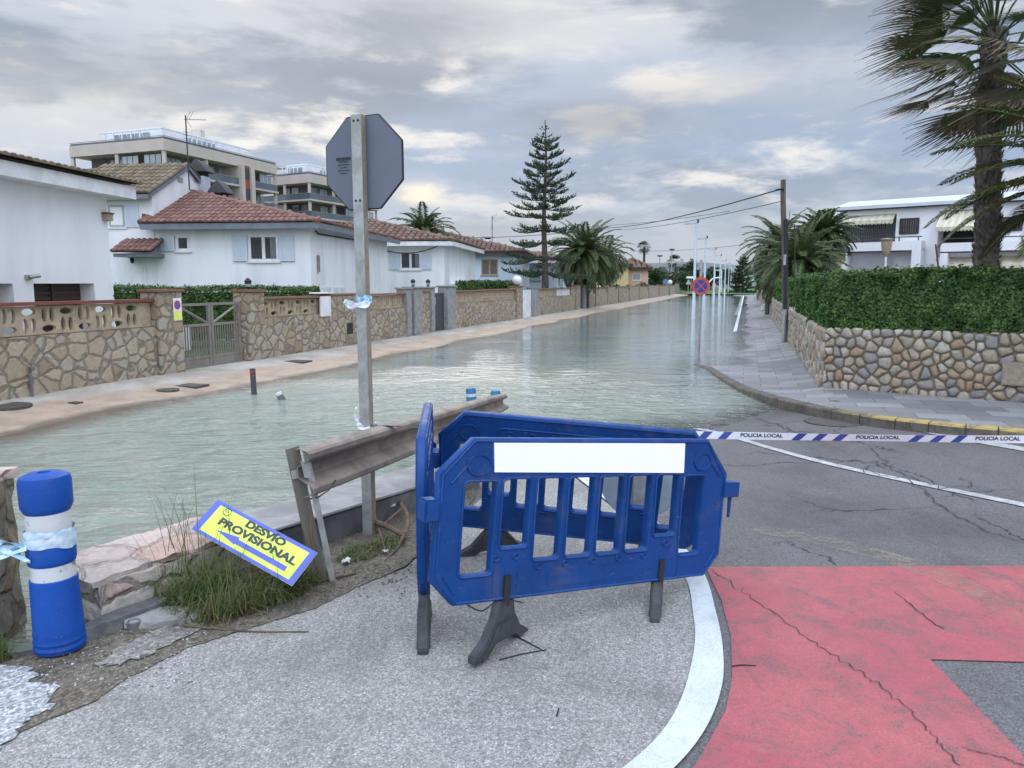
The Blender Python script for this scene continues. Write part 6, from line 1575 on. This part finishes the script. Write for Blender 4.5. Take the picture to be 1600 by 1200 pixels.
# ------------------------------------------------------------------ wooden utility pole
p = gz(1229, 533, .03); tp = at(1223.5, 281, p.y+.1)
t = thing('utility_pole', 'weathered wooden utility pole by the hedge carrying the overhead cables', 'utility pole', (p.x, p.y, -.05))
Hh = tp.z+.05; dxx = tp.x-p.x
q = MB(); n = 10; q.tube([(dxx*i/n+.012*math.sin(i*1.3), .1*i/n, Hh*i/n) for i in range(n+1)], [.105-.035*i/n for i in range(n+1)], 12); pl_ = q.build('pole', M_wood, t, smooth=True)
q = MB(); hb = at(1215, 342, p.y-.1).z; q.tube([(-.10, -.06, .95), (-.13, -.05, hb*.6), (-.20, -.05, hb+.05)], .055, 10); q.build('black_conduit', M_blk, t, smooth=True)
q = MB(); q.tube([(-.11, -.06, 0), (-.11, -.06, 1.0)], .06, 10); q.build('base_pipe', M_galv, t, smooth=True)
q = MB(); q.tube([(.10, -.09, 0.1), (.13, -.09, 1.5), (.09, -.08, 2.6), (.05, -.07, 3.4)], .014, 6); q.tube([(-.10, -.09, 2.9), (-.16, -.1, 3.2), (-.10, -.07, 3.75)], .010, 6); q.build('cable', M_wire, t)
q = MB(); q.box(-.22, -.16, -.11, -.05, 2.25, 2.55); q.build('junction_box', M_galv, t)
q = MB(); z5 = at(1220, 295, p.y).z+.05; q.tube([(dxx, 0, z5), (dxx-.22, .03, z5-.03)], .03, 8); q.build('cable_clamp', M_blk, t)
# second, smaller pole
p2 = sr(s_at(1199, 480, 1.1), 1.1); t = thing('utility_pole', 'second thinner wooden pole further along the pavement', 'utility pole', (p2.x, p2.y, 0)); h2 = at(1199, 393, p2.y).z
q = MB(); q.tube([(0, 0, -.1), (0, 0, h2)], [.13, .09], 10); q.build('pole', M_wood, t, smooth=True); q = MB(); q.box(-.3, .3, -.04, .04, h2-.3, h2-.2); q.build('cross_arm', M_wood, t)
def wire(label, pts, r, sag=0.0):
    P = []
    for i in range(len(pts)-1):
        for k in range(14):
            tt = k/14; q = pts[i].lerp(pts[i+1], tt); q = q.copy(); q.z -= sag*4*tt*(1-tt); P.append(q)
    P.append(pts[-1]); o_ = P[0].copy(); m = MB(); m.tube([q-o_ for q in P], r, 5); return tagset(m.build('overhead_cable', M_wire, None, loc=o_), label, 'cable')
py0 = p.y+.1
wire('thickest overhead cable leaving the top of the wooden pole toward the left houses', [at(1221, 295, py0), at(948, 356, 60), at(690, 371, 58)], .022, .25)
wire('thin overhead cable just below the thickest one on the wooden pole', [at(1219, 315, py0), at(945, 359, 61)], .012, .25)
wire('thin upper cable joining the thick cable over the street', [at(1140, 330, 34), at(948, 352, 60)], .012, .1)
wire('far faint cable crossing the street beyond the lamps', [at(1185, 379, 85), at(985, 392, 90)], .02, .3)
# bag
p = gz(1196, 486, .0); t = rock('rubbish_bag', 'white and blue rubbish bag against the wall on the far pavement', 'bag', (p.x, p.y, .22), (.32, .28, .32), simple('white_bag', (.62, .66, .70), (.35, .45, .55), 6, .4, .8, 12), 4)
# garden lamp posts by villa
for (px, pt, pb, Y, lb) in ((1386, 372, 415, 40, 'globe-topped white garden lamp post in front of the villa balcony'), (1309, 400, 425, 44, 'lower garden lamp at the left corner of the villa')):
    a = at(px, pt, Y); b_ = at(px, pb, Y); t = thing('garden_lamp', lb, 'lamp post', (a.x, Y, 0)); q = MB(); q.lathe([(.06, 0), (.05, a.z-.95)], 12); q.build('pole', M_frame_w, t)
    q = MB(); q.lathe([(.05, a.z-.95), (.22, a.z-.60), (.28, a.z-.12)], 16); q.build('globe', M_lattice, t, smooth=True); q = MB(); q.lathe([(.33, a.z-.11), (.34, a.z-.05), (.1, a.z)], 16); q.build('shade', M_galv_tan, t)
for (px, py, Y, r_, lb) in ((808, 438, 36.5, .22, 'round white globe lamp on the wall right of the third house'), (929, 449, 62, .22, 'left of three small white globe lamps on the far wall'), (934.5, 449, 63, .22, 'middle of three small white globe lamps on the far wall'), (945, 448, 66, .22, 'right of three small white globe lamps on the far wall'), (1047, 441, 100, .3, 'white globe lamp near the far end of the street')):
    a = at(px, py, Y); t = thing('globe_lamp', lb, 'lamp', (a.x, Y, 0)); q = MB(); q.lathe([(.04, 0), (.04, a.z-r_)], 8); q.build('pole', M_gate_dk, t)
    q = MB(); q.lathe([(r_*math.sin(PI*(i+.15)/12.3), a.z-r_*math.cos(PI*(i+.15)/12.3)) for i in range(13)], 16); q.build('globe', M_frame_w, t, smooth=True)
# ================================================================== trees
def palm(label, base, Ht, tr, nf, fl, seed, lmat, droop=.9, leafn=46, lw=.03, ll=.42, bark=M_bark, up=.9, name='palm_tree', bend=0, pineapple=False, wind=(0, 0, 0), parts=None):
    rn = random.Random(seed); t = thing(name, label, 'palm tree', base)
    q = MB(); n = 10; q.tube([(bend*(i/n)**2, 0, Ht*i/n) for i in range(n+1)], [tr*(1.15-.2*i/n) for i in range(n+1)], 14)
    rg = np.random.default_rng(seed)
    for k in range(int(Ht*45)):     # old leaf bases stand off the trunk
        z = rn.uniform(0, Ht); a = rn.uniform(0, 2*PI); r_ = tr*1.02; M1 = Matrix.Translation((bend*(z/Ht)**2+r_*math.cos(a), r_*math.sin(a), z)) @ Matrix.Rotation(a, 4, 'Z') @ Matrix.Rotation(R(25), 4, 'Y')
        q.box(-.02, .035, -tr*.18, tr*.18, -.05, .06, M1)
    q.build('trunk', bark, t)
    if pineapple:
        q = MB()
        for k in range(150):
            z = rn.uniform(Ht-.15, Ht+.65); a = rn.uniform(0, 2*PI); r_ = tr*1.25*(1-.25*abs(z-Ht-.2)); M1 = Matrix.Translation((bend+r_*math.cos(a), r_*math.sin(a), z)) @ Matrix.Rotation(a, 4, 'Z') @ Matrix.Rotation(R(-30), 4, 'Y'); q.box(-.02, .1, -.05, .05, -.03, .03, M1)
        q.build('cut_frond_bases', simple('cut_frond_base', (.42, .27, .19), (.22, .11, .07), 9, .9, island=True), t)
    V = []; RB = MB(); top = Vector((bend, 0, Ht+.1)); wv_ = Vector(wind)
    for i in range(nf):
        a = i*2.39996+rn.uniform(-.2, .2); el = R(88-((i/nf)**.75)*(88+48*up)); L_ = fl*rn.uniform(.82, 1.1); K = 16
        p = top+Vector((math.cos(a), math.sin(a), 0))*tr*.5; pts = [p.copy()]; e = el; tgs = []
        for k in range(K):
            e -= droop*(1.0+.9*k/K)*(.9+.4*math.cos(el))/K*1.05; d = Vector((math.cos(a)*math.cos(e), math.sin(a)*math.cos(e), math.sin(e)))+wv_*(k/K); d.normalize(); p = p+d*(L_/K); pts.append(p.copy()); tgs.append(d)
        RB.tube(pts, [.028*(1-.85*k/K)*max(fl/3, .6) for k in range(K+1)], 4, cap=False)
        m_ = leafn
        for j in range(m_):
            u = .10+.9*j/m_; k = min(K-1, int(u*K)); fr_ = u*K-k; c = pts[k].lerp(pts[k+1], fr_); d = tgs[k]
            side = d.cross(Vector((0, 0, 1))); side = side.normalized() if side.length > .05 else Vector((-math.sin(a), math.cos(a), 0)); nu = side.cross(d)
            prof = math.sin(PI*min(1, .12+.86*u))**.6; l_ = ll*prof*rn.uniform(.85, 1.1)
            for sg in (-1, 1):
                dr = (side*sg*.85+d*.62+nu*(.38)+Vector((0, 0, -.18))+Vector((rn.uniform(-.1, .1), rn.uniform(-.1, .1), rn.uniform(-.12, .1)))+wv_*.3).normalized()
                tip = c+dr*l_+Vector((0, 0, -.22*l_)); wvec = d*lw*.5; mid = c+dr*l_*.5+Vector((0, 0, .03*l_))
                V += [tuple(c-wvec*.6), tuple(mid-wvec), tuple(tip), tuple(mid+wvec)]
    RB.build('frond_stems', M_fan_g, t, fix=False); quads_obj('fronds', np.array(V), lmat, t); return t
b_ = at(912, 460, 52); palm('large bushy palm over the wall right of the pine', (b_.x, 52, 0), 3.6, .32, 120, 2.75, 21, M_palm, droop=.62, leafn=44, lw=.085, ll=.46, up=1.2)
b_ = at(946, 450, 66); palm('smaller palm directly behind the large bushy one', (b_.x, 66, 0), 3.8, .34, 46, 2.7, 22, M_palm, droop=.9, leafn=26, lw=.15, ll=.5)
b_ = at(662, 372, 48); palm('palm crown rising behind the brown tiled roof of the third house', (b_.x, 48, 0), 4.7, .3, 60, 2.2, 23, M_palm, droop=.75, leafn=30, lw=.11, ll=.42, up=.7)
b_ = at(1247, 430, 38); palm('date palm with a pineapple-like trunk top behind the wooden pole', (b_.x, 38, 0), 2.5, .30, 100, 2.7, 24, M_palm, droop=.62, leafn=44, lw=.075, ll=.46, up=.9, pineapple=True)
b_ = at(1283, 430, 45); palm('dark palm between the pineapple-trunked palm and the villa', (b_.x, 45, 0), 4.3, .3, 90, 2.0, 25, M_palm, droop=.6, leafn=40, lw=.10, ll=.5, up=.9)
b_ = at(1218, 430, 58); palm('palm with long arching fronds left of the wooden pole', (b_.x, 58, 0), 4.2, .34, 90, 3.3, 26, M_palm, droop=.8, leafn=40, lw=.10, ll=.6, up=.9)
# near date palm at the far right: crown outside the frame, fronds reach in
tn = palm('date palm at the right edge whose fronds reach in front of the tall trunk', (8.6, 10.9, 0), 3.05, .26, 50, 2.5, 31, M_palm_near, droop=.45, leafn=120, lw=.034, ll=.38, up=.18)
# tall fan palm
def fan_palm(label, base, Ht, tr, seed):
    rn = random.Random(seed); t = thing('fan_palm', label, 'palm tree', base); q = MB(); n = 14; bend = .05
    cx = lambda z: bend*math.sin(z*.9)+(-.02)*z
    q.tube([(cx(Ht*i/n), 0, Ht*i/n) for i in range(n+1)], [tr*(1.08-.12*i/n) for i in range(n+1)], 16); q.build('trunk', simple('fan_palm_bark', (.17, .15, .13), (.09, .08, .068), 8, .95, .8, 25), t)
    q = MB()
    for k in range(1100):        # rough leaf-base boots, overlapping upward
        z = rn.uniform(.8, Ht); a = rn.uniform(0, 2*PI); r_ = tr*(1.0+rn.uniform(-.03, .06)); M1 = Matrix.Translation((cx(z)+r_*math.cos(a), r_*math.sin(a), z)) @ Matrix.Rotation(a+rn.uniform(-.3, .3), 4, 'Z') @ Matrix.Rotation(R(rn.uniform(8, 30)), 4, 'Y') @ Matrix.Rotation(R(rn.uniform(-30, 30)), 4, 'X')
        w_ = rn.uniform(.018, .035); h_ = rn.uniform(.05, .11)
        b0 = len(q.v); q.v += [tuple(M1 @ Vector(p)) for p in ((0, -w_, -h_), (0, w_, -h_), (.012, w_*.6, h_*.4), (.022, 0, h_), (.012, -w_*.6, h_*.4), (-.03, 0, -h_))]; q.f += [(b0, b0+1, b0+2, b0+3, b0+4), (b0, b0+4, b0+3, b0+5), (b0+1, b0+5, b0+3, b0+2)]
    q.build('leaf_bases', simple('leaf_base_brown', (.26, .23, .20), (.12, .105, .09), 11, .95, .5, 30, island=True), t, fix=False)
    G, Bq, ST_ = [], [], MB(); top = Vector((cx(Ht), 0, Ht))
    wd = Vector((-1, -.10, -.26))
    def fan(o, d, side, L_, spread, brown, wdir):
        nseg = 24; up = side.cross(d).normalized()
        for i in range(nseg):
            a = (i/(nseg-1)-.5)*spread; dd = (d*math.cos(a)+side*math.sin(a)+up*.10*math.cos(a*2)).normalized(); l1 = L_*.48*rn.uniform(.92, 1.05); p1 = o+dd*l1
            wv = side*math.cos(a)-d*math.sin(a); wr = wv*L_*.48*spread/nseg*.56
            (Bq if brown > rn.random() else G).extend([tuple(o), tuple(p1-wr), tuple(p1+wr*.15), tuple(p1+wr)])
            # separated, wind-blown tip
            L2 = L_*rn.uniform(.5, 1.0); c = p1.copy(); d2 = dd.copy(); K = 5; prev = (c-wr*.7, c+wr*.7)
            tw = Vector((rn.uniform(-.1, .1), rn.uniform(-.15, .15), rn.uniform(-.12, .08)))
            for k in range(K):
                d2 = (d2*.70+(wdir+tw)*.30+Vector((0, 0, -.10*k/K))).normalized(); c = c+d2*(L2/K); f_ = 1-(k+1)/K
                w2 = wr*.95*max(f_, .15); cur = (c-w2, c+w2); (Bq if rn.random() < .40+brown+.14*k else G).extend([tuple(prev[0]), tuple(cur[0]), tuple(cur[1]), tuple(prev[1])]); prev = cur
    N_ = 46
    for i in range(N_):
        h_ = i/N_; a = i*2.39996; el = R(78-118*h_**.85)
        d0 = Vector((math.cos(a)*math.cos(el), math.sin(a)*math.cos(el), math.sin(el)))
        wdir = wd.normalized(); w_amt = .95-.35*h_
        d = (d0+wdir*w_amt).normalized(); Ls = rn.uniform(.65, 1.15)*(1 if d.x < 0 else .7)
        o = top+Vector((0, 0, -.55*h_)); hub = o+(d0*.42+d*.58).normalized()*Ls
        ST_.tube([o, o.lerp(hub, .5)+Vector((0, 0, .06)), hub], [.022, .016, .012], 5)
        side = d.cross(Vector((rn.uniform(-.5, .5), rn.uniform(-.5, .5), 1))).normalized(); fan(hub, (d+Vector((0, 0, -.12))).normalized(), side, rn.uniform(.72, 1.0), R(rn.uniform(105, 165)), .02 if h_ < .6 else .5*h_, wdir)
    # hanging dry skirt strand left of the trunk
    for k in range(3): fan(top+Vector((-.18, -.1, -.75-.12*k)), Vector((-.35, 0, -1)).normalized(), Vector((.2, 1, 0)).normalized(), .50, R(30), 1.0, Vector((-.5, 0, -.85)))
    ST_.build('leaf_stalks', M_fan_g, t); quads_obj('green_leaves', np.array(G), M_fan_g, t); quads_obj('brown_leaf_tips', np.array(Bq), M_fan_b, t); return t
b_ = at(1541, 400, 13.2); tz = at(1550, 45, 13.2).z
fan_palm('tall windblown fan palm with rough brown trunk at the upper right', (b_.x, 13.2, 0), tz, .185, 5)
def small_fan(label, px, pt, Y, seed, size=1.2, base_py=450):
    a = at(px, pt, Y); rn = random.Random(seed); t = thing('fan_palm', label, 'palm tree', (a.x, Y, 0)); q = MB(); q.tube([(0, 0, 0), (0, 0, a.z-size*.4)], [.16, .13], 8); q.build('trunk', M_bark, t); V = []
    top = Vector((0, 0, a.z-size*.4))
    for i in range(34):
        az = rn.uniform(0, 2*PI); el = R(rn.uniform(-55, 85)); d = Vector((math.cos(az)*math.cos(el)-.25, math.sin(az)*math.cos(el), math.sin(el))).normalized(); hub = top+d*size*.45
        side = d.cross(Vector((0, 0, 1))).normalized()
        for k in range(9):
            b2 = (k/8-.5)*2.4; dd = (d*math.cos(b2)+side*math.sin(b2)).normalized(); tip = hub+dd*size*.6+Vector((-.12*size, 0, -.2*size)); w_ = (side*math.cos(b2)-d*math.sin(b2))*size*.03; mid = hub+dd*size*.35; V += [tuple(hub), tuple(mid-w_), tuple(tip), tuple(mid+w_)]
    quads_obj('leaves', np.array(V), M_leaf_far, t)
small_fan('tall thin fan palm above the far end of the left houses', 1007, 381, 95, 1, .95)
small_fan('squat fan palm in front of the far hills', 1056, 404, 150, 2, 1.9)
# Norfolk pine
def norfolk(label, px, ptop, Y, W, seed, trunk_r=.24, crown0=.22, dens=1.0, name='norfolk_pine'):
    top = at(px, ptop, Y); Ht = top.z; rn = random.Random(seed); t = thing(name, label, 'conifer tree', (top.x, Y, 0))
    q = MB(); q.tube([(.05*math.sin(i*.8), 0, Ht*i/12) for i in range(13)], [trunk_r*(1-.93*(i/12)**.9)+.012 for i in range(13)], 10); q.build('trunk', simple('pine_bark', (.12, .10, .085), (.07, .06, .05), 8, .95, .5, 30), t)
    BR = MB(); V = []; z = Ht*crown0; k = 0
    while z < Ht-.15:
        u = (z-Ht*crown0)/(Ht*(1-crown0)); L_ = W*((1-u)**.80)*.92+.12; nb = 6 if u < .8 else 5
        if u > .86: L_ = max(.18, L_*.75)
        for j in range(nb):
            a = 2*PI*j/nb+k*.5+rn.uniform(-.15, .15); l_ = L_*rn.uniform(.6, 1.2); el = R(-6+30*u+rn.uniform(-7, 7)); p = Vector((0, 0, z)); pts = [p.copy()]; K = 8
            for s_ in range(K):
                e = el+R(-10+34*(s_/K)**2); p = p+Vector((math.cos(a)*math.cos(e), math.sin(a)*math.cos(e), math.sin(e)))*(l_/K); pts.append(p.copy())
            BR.tube(pts, [max(.008, (.045*(1-u)+.012)*(1-.8*s_/K)) for s_ in range(K+1)], 4, cap=False)
            nt = int((7+l_*8)*dens)
            for m_ in range(nt):
                w_ = .22+.78*(m_+rn.random())/nt
                if u > .85 and w_ < .7: continue
                f_ = w_*K; s_ = min(K-1, int(f_)); c = pts[s_].lerp(pts[s_+1], f_-s_); d = (pts[s_+1]-pts[s_]).normalized(); side = d.cross(Vector((0, 0, 1))).normalized(); sg = rn.choice((-1, 1))
                tl = (.34 if u < .85 else .16)*(.5+.6*math.sin(PI*min(1, w_*.9)))*min(1.2, .5+l_/2)*rn.uniform(.7, 1.25)
                td = (side*sg*rn.uniform(.5, 1)+d*rn.uniform(.5, 1.0)+Vector((0, 0, rn.uniform(.15, .75)))).normalized()
                if m_ > nt*.85: td = (d+Vector((0, 0, .5))+side*sg*.3).normalized()
                for r_ in range(9):
                    o = c+td*tl*(r_/9)*rn.uniform(.8, 1.1); nd_ = (td*.8+Vector((rn.uniform(-1, 1), rn.uniform(-1, 1), rn.uniform(-.6, 1)))*.75).normalized(); tip = o+nd_*tl*.40; wv = nd_.cross(Vector((rn.uniform(-1, 1), rn.uniform(-1, 1), rn.uniform(-1, 1)))).normalized()*.022*max(1, Y/43)
                    V += [tuple(o-wv), tuple((o+tip)/2-wv*1.4), tuple(tip), tuple((o+tip)/2+wv*1.4)]
        z += (.32+.36*(1-u))*rn.uniform(.75, 1.3)*Ht/10.5; k += 1
    BR.build('branches', M_bark, t, fix=False); quads_obj('foliage', np.array(V), M_pine, t); return t
norfolk('tall tiered Norfolk pine rising above the left houses', 852, 188, 45, 3.1, 3)
norfolk('small dark tiered pine beyond the right pavement', 1162, 396, 120, 2.6, 5, dens=.7, crown0=.05)
norfolk('small tiered pine at the far end left of the lamps', 1081, 403, 130, 2.8, 6, dens=.6, crown0=.05)
norfolk('smallest tiered pine left of the squat fan palm', 1069, 412, 150, 2.4, 7, dens=.5, crown0=.05)
def bushy(label, px, ptop, pbot, Y, wpx, seed, m=M_leaf_far, n=1500, size=.12, name='tree', cat='tree', trunk=True):
    a = at(px, ptop, Y); b_ = at(px, pbot, Y); Wd = wpx/F*Y/2; z0 = max(b_.z, .2); Hh = a.z-z0; rg = np.random.default_rng(seed); t = thing(name, label, cat, (a.x, Y, 0))
    q = MB(); q.tube([(0, 0, -.2), (.05, 0, max(z0+Hh*.4, .4))], [.14, .06], 8); 
    for k in range(5): an = k*1.3; q.tube([(.04, 0, max(z0, .2)), (.04+math.cos(an)*Wd*.5, math.sin(an)*Wd*.5, z0+Hh*.6)], [.05, .02], 5)
    q.build('trunk', M_bark, t); P = []; Nn = []
    for k in range(14):
        c = np.array([rg.uniform(-.7, .7)*Wd, rg.uniform(-.6, .6)*Wd, z0+Hh*rg.uniform(.25, .78)]); r_ = rg.uniform(.25, .45)*min(Wd, Hh)*1.1; m_ = n//14
        d = rg.normal(size=(m_, 3)); d /= np.linalg.norm(d, axis=1, keepdims=True); P.append(c+d*r_*rg.uniform(.55, 1.1, (m_, 1))*np.array([1.1, 1, .9])); Nn.append(d)
    quads_obj('crown', leaf_quads(np.concatenate(P), np.concatenate(Nn), size, rg, tilt=1.2), m, t)
bushy('round clipped bush before the peach house', 1001, 439, 456, 84, 20, 1, n=1400, size=.07, name='bush', cat='bush')
bushy('dark bush at the foot of the smaller palm', 945, 440, 462, 64, 32, 2, n=1800, size=.08, name='bush', cat='bush')
bushy('dark low bush left of the big palm trunk', 885, 448, 462, 52, 26, 20, n=1200, size=.06, name='bush', cat='bush')
bushy('dark green tree just right of the peach house', 1026, 414, 455, 112, 34, 3, n=2600, size=.16)
bushy('wide dark tree behind the far end of the left wall', 1052, 424, 452, 125, 62, 4, n=3400, size=.18)
bushy('green tree behind the squat fan palm trunk', 1078, 422, 452, 140, 44, 5, n=2600, size=.2)
bushy('tallest dark round tree behind the no-parking sign', 1112, 407, 450, 132, 30, 6, n=2600, size=.2)
bushy('dark tree among the far lamps', 1132, 418, 450, 145, 34, 7, n=2400, size=.2)
bushy('dark tree left of the blue billboard', 1150, 422, 447, 150, 26, 8, n=2000, size=.2)
bushy('olive green bush overhanging the far pavement by the palms', 1192, 428, 470, 70, 26, 9, n=1800, size=.09, name='bush', cat='bush', m=M_leaf_lt)
bushy('dark tree under the arching palm left of the wooden pole', 1205, 405, 465, 74, 46, 10, n=2600, size=.12)
bushy('dark shrub mass behind the hedge left of the villa', 1285, 398, 440, 46, 60, 11, n=2600, size=.09, name='bush', cat='bush')
q = MB(); q.quad(*[sr(s, r, .62) for s, r in ((112, -9), (112, 6), (175, 6), (175, -9))])
grid('grass_verge', np.linspace(118, 170, 12), np.linspace(-14, 8, 12), lambda x, y: np.full(x.shape, .72)*sstep(112, 150, to_sr(x, y)[0])+.02, simple('verge_grass', (.05, .12, .025), (.09, .15, .04), .5, .95), mapf=lambda s, r: srm(s, r))
# far things
p = at(1171, 431, 125); t = thing('billboard', 'pale blue blank billboard beyond the right pavement', 'billboard', (p.x, 125, 0), -.1); wz = p.z
q = MB(); q.box(-1.1, 1.1, -.05, .05, wz-1.1, wz+1.1); q.build('panel', simple('billboard_blue', (.42, .55, .62), (.50, .62, .70), .8, .6), t); q = MB(); q.box(-.9, -.8, .06, .16, 0, wz); q.box(.8, .9, .06, .16, 0, wz); q.build('leg', M_galv, t)
p = at(1122, 435, 118); t = thing('white_arch', 'white arched frame structure beyond the lamps', 'structure', (p.x, 118, .3)); q = MB()
q.tube([(-1.9, 0, 0), (-1.5, 0, 1.3), (-.9, 0, 2.0), (0, 0, 2.2), (.5, 0, 2.2)], .12, 6); q.tube([(.5, 0, 0), (.5, 0, 3.2)], .09, 6); q.tube([(-.5, 0, 2.2), (-.5, 0, 3.3), (.5, 0, 3.3)], .08, 6); q.build('frame', M_frame_w, t)
def car(label, px, py, Y, m, rz):
    p = at(px, py, Y); t = thing('parked_car', label, 'car', (p.x, Y, p.z-.75), rz, 'cars parked at the far end')
    q = MB(); q.prism([(-2, .3), (2, .3), (2.05, .75), (1.2, .95), (.6, 1.4), (-1.1, 1.42), (-1.9, 1.0), (-2.05, .7)], -.8, .8); q.build('body', m, t, bevel=.06)
    q = MB(); q.prism([(1.1, .95), (.56, 1.34), (-1.05, 1.36), (-1.7, 1.0)], -.81, .81); q.build('windows', M_glass, t)
    for x in (-1.3, 1.3):
        for y in (-.83, .63): q = MB(); q.lathe([(.2, 0), (.33, .02), (.33, .18), (.2, .2)], 14); q.build('wheel', M_rub, t, loc=(x, y+.2, .33), rot=(PI/2, 0, 0))
car('white car parked at the far end below the billboard', 1153, 438, 152, M_frame_w, .3)
car('blue car parked at the far end beside the white one', 1161, 438, 158, M_blue, .3)
p = at(1075.5, 441, 108); t = thing('warning_sign', 'small triangular warning sign seen at the far left wall end', 'traffic sign', (p.x, 108, .2)); q = MB(); q.lathe([(.04, 0), (.04, p.z)], 8); q.build('pole', M_galv, t); q = MB(); q.prism([(-.4, p.z-.5), (.4, p.z-.5), (0, p.z+.25)], -.06, -.045); q.build('triangle', M_galv, t)
p = at(1040, 441, 105); t = thing('direction_sign', 'small blue direction sign on a pole before the far trees', 'traffic sign', (p.x, 105, .2)); q = MB(); q.lathe([(.04, 0), (.04, p.z)], 8); q.build('pole', M_galv, t); q = MB(); q.prism([(-.4, p.z-.5), (.4, p.z-.5), (.4, p.z), (0, p.z+.3), (-.4, p.z)], -.06, -.045); q.build('panel', simple('road_sign_blue', (.10, .18, .32)), t)
p = at(1080, 434.5, 112); t = thing('street_name_sign', 'white crossbar sign on a pole beside the far end of the left wall', 'sign', (p.x, 112, .2)); q = MB(); q.lathe([(.05, 0), (.05, p.z)], 8); q.build('pole', M_galv, t); q = MB(); q.box(-.7, .7, -.06, -.03, p.z-.25, p.z+.05); q.build('panel', M_frame_w, t)
for i, (px, pt, Y, lb) in enumerate(((1031, 401, 135, 'thin grey lamp mast right of the tall fan palm'), (1050, 391, 135, 'thin dark floodlight mast before the far hills'))):
    a = at(px, pt, Y); t = thing('lamp_mast', lb, 'mast', (a.x, Y, 0)); q = MB(); q.lathe([(.11, 0), (.07, a.z)], 8); q.build('pole', M_galv, t); q = MB(); q.box(-.4, .4, -.2, .2, a.z, a.z+.25); q.build('lamp_head', M_gate_dk, t)
# low white building among the trees
p = at(1060, 428, 175); t = thing('low_building', 'low white building among the far trees', 'house', (p.x, 175, 0)); rect('wall', -6, 6, 0, p.z, 0, 5, M_white_a, t); rect('roof', -6.3, 6.3, p.z+.01, p.z+.3, -.3, 5.3, M_tile_brown, t)
# right-side far white fence piece
a = sr(58, 1.5); t = thing('white_gate_post', 'white gate post in the far right wall', 'post', (a.x, a.y, 0), -AL); rect('post', -.15, .15, -.1, 1.6, -.5, .5, M_white_a, t)
q = wall_part  # continue the right wall beyond the hedge
t = thing('stone_garden_wall', 'far brownish stone garden wall along the right pavement', 'garden wall', endp); sr0 = to_sr(endp.x, endp.y)[0]
q = MB(); q.box(0, 60, -.001, .25, -.3, 1.05); q.build('wall', M_lstone, t, rot=(0, 0, PHI), loc=(.25, 0, 0)); 
# ================================================================== weeds
def blades(name, label, cx, cy, n, rx, ry, h0, h1, w, m, seed, lean=.5, tall=0, parent=None, ang=0):
    rn = random.Random(seed); v = []; f = []
    for i in range(n):
        a = rn.uniform(0, 2*PI); r_ = math.sqrt(rn.random()); ex, ey = r_*math.cos(a)*rx, r_*math.sin(a)*ry
        x = cx+ex*math.cos(ang)-ey*math.sin(ang); y = cy+ex*math.sin(ang)+ey*math.cos(ang); z = zr(x, y)
        if z < -.3: z = .1
        H = rn.uniform(h0, h1)*(1-.35*r_); az = rn.uniform(0, 2*PI); ln = rn.uniform(.2, 1)*lean; K = 5; ww = w*rn.uniform(.6, 1.2); p = Vector((x, y, z)); e = PI/2-rn.uniform(0, .4)*lean*1.5; b0 = len(v)
        sd = Vector((-math.sin(az), math.cos(az), 0))
        for k in range(K+1):
            wk = ww*(1-(k/K)**1.5)+.0004; v += [tuple(p-sd*wk), tuple(p+sd*wk)]; p = p+Vector((math.cos(az)*math.cos(e), math.sin(az)*math.cos(e), math.sin(e)))*(H/K); e -= ln*1.4/K*(1+k*.5)
        for k in range(K): q = b0+2*k; f.append((q, q+1, q+3, q+2))
    o = mk(name, v, f, m, 'stuff'); return tagset(o, label, 'grass')
cw = onroad(335, 950)
blades('weed_clump', 'green weeds growing at the foot of the yellow sign', -1.46, 4.14, 1700, .42, .20, .08, .30, .0035, M_grass, 1, 1.3, ang=.9)
blades('weed_clump', 'thin weed blades crossing the front of the yellow sign', -1.40, 4.0, 90, .34, .06, .25, .50, .0026, M_grass, 21, .7, ang=.95)
blades('dry_grass', 'bent straw stalks in front of the yellow sign', -1.42, 4.0, 45, .34, .06, .2, .45, .0022, M_dry, 22, 1.6, ang=.95)
blades('weed_clump', 'taller green weeds left of the yellow sign', -1.72, 4.10, 560, .22, .15, .18, .48, .0032, M_grass, 2, 1.0, ang=.9)
blades('tall_grass_stems', 'thin tall grass stems rising before the water at the left of the yellow sign', -1.80, 4.16, 46, .24, .16, .60, 1.02, .0024, M_grass, 3, .50)
blades('dry_grass', 'dry straw-coloured grass tangled among the weeds', -1.48, 4.12, 420, .45, .22, .08, .34, .0026, M_dry, 4, 1.5, ang=.9)
blades('weed_clump', 'small weeds between the guardrail post and the dead branch', -.93, 4.95, 650, .30, .13, .03, .14, .004, M_grass, 5, 1.4, ang=.95)
blades('weed_clump', 'small weed tuft near the barrier by the concrete wall', -.55, 5.62, 160, .12, .08, .03, .12, .004, M_grass, 6, 1.3)
blades('weed_clump', 'weeds right of the yellow sign at the guardrail post foot', -1.25, 4.38, 520, .20, .11, .04, .18, .0035, M_grass, 7, 1.3, ang=.9)
blades('weed_clump', 'tiny moss-like weeds on the gravel below the large bollard', -2.25, 2.98, 200, .09, .05, .005, .03, .003, M_grass, 8, 1.5)
blades('weed_clump', 'sprigs at the foot of the rough stone wall', -2.42, 3.42, 120, .06, .05, .05, .2, .004, M_grass, 9, 1.0)
blades('weed_clump', 'tiny weeds on the edge of the dirt by the reed', -2.0, 3.02, 120, .05, .03, .005, .03, .003, M_grass, 10, 1.5)
blades('weed_seam', 'dry dirt and grass seam along the foot of the concrete wall', -1.15, 4.85, 500, .60, .06, .01, .05, .003, M_dry, 11, 1.6, ang=.95)
bpy.context.view_layer.update()
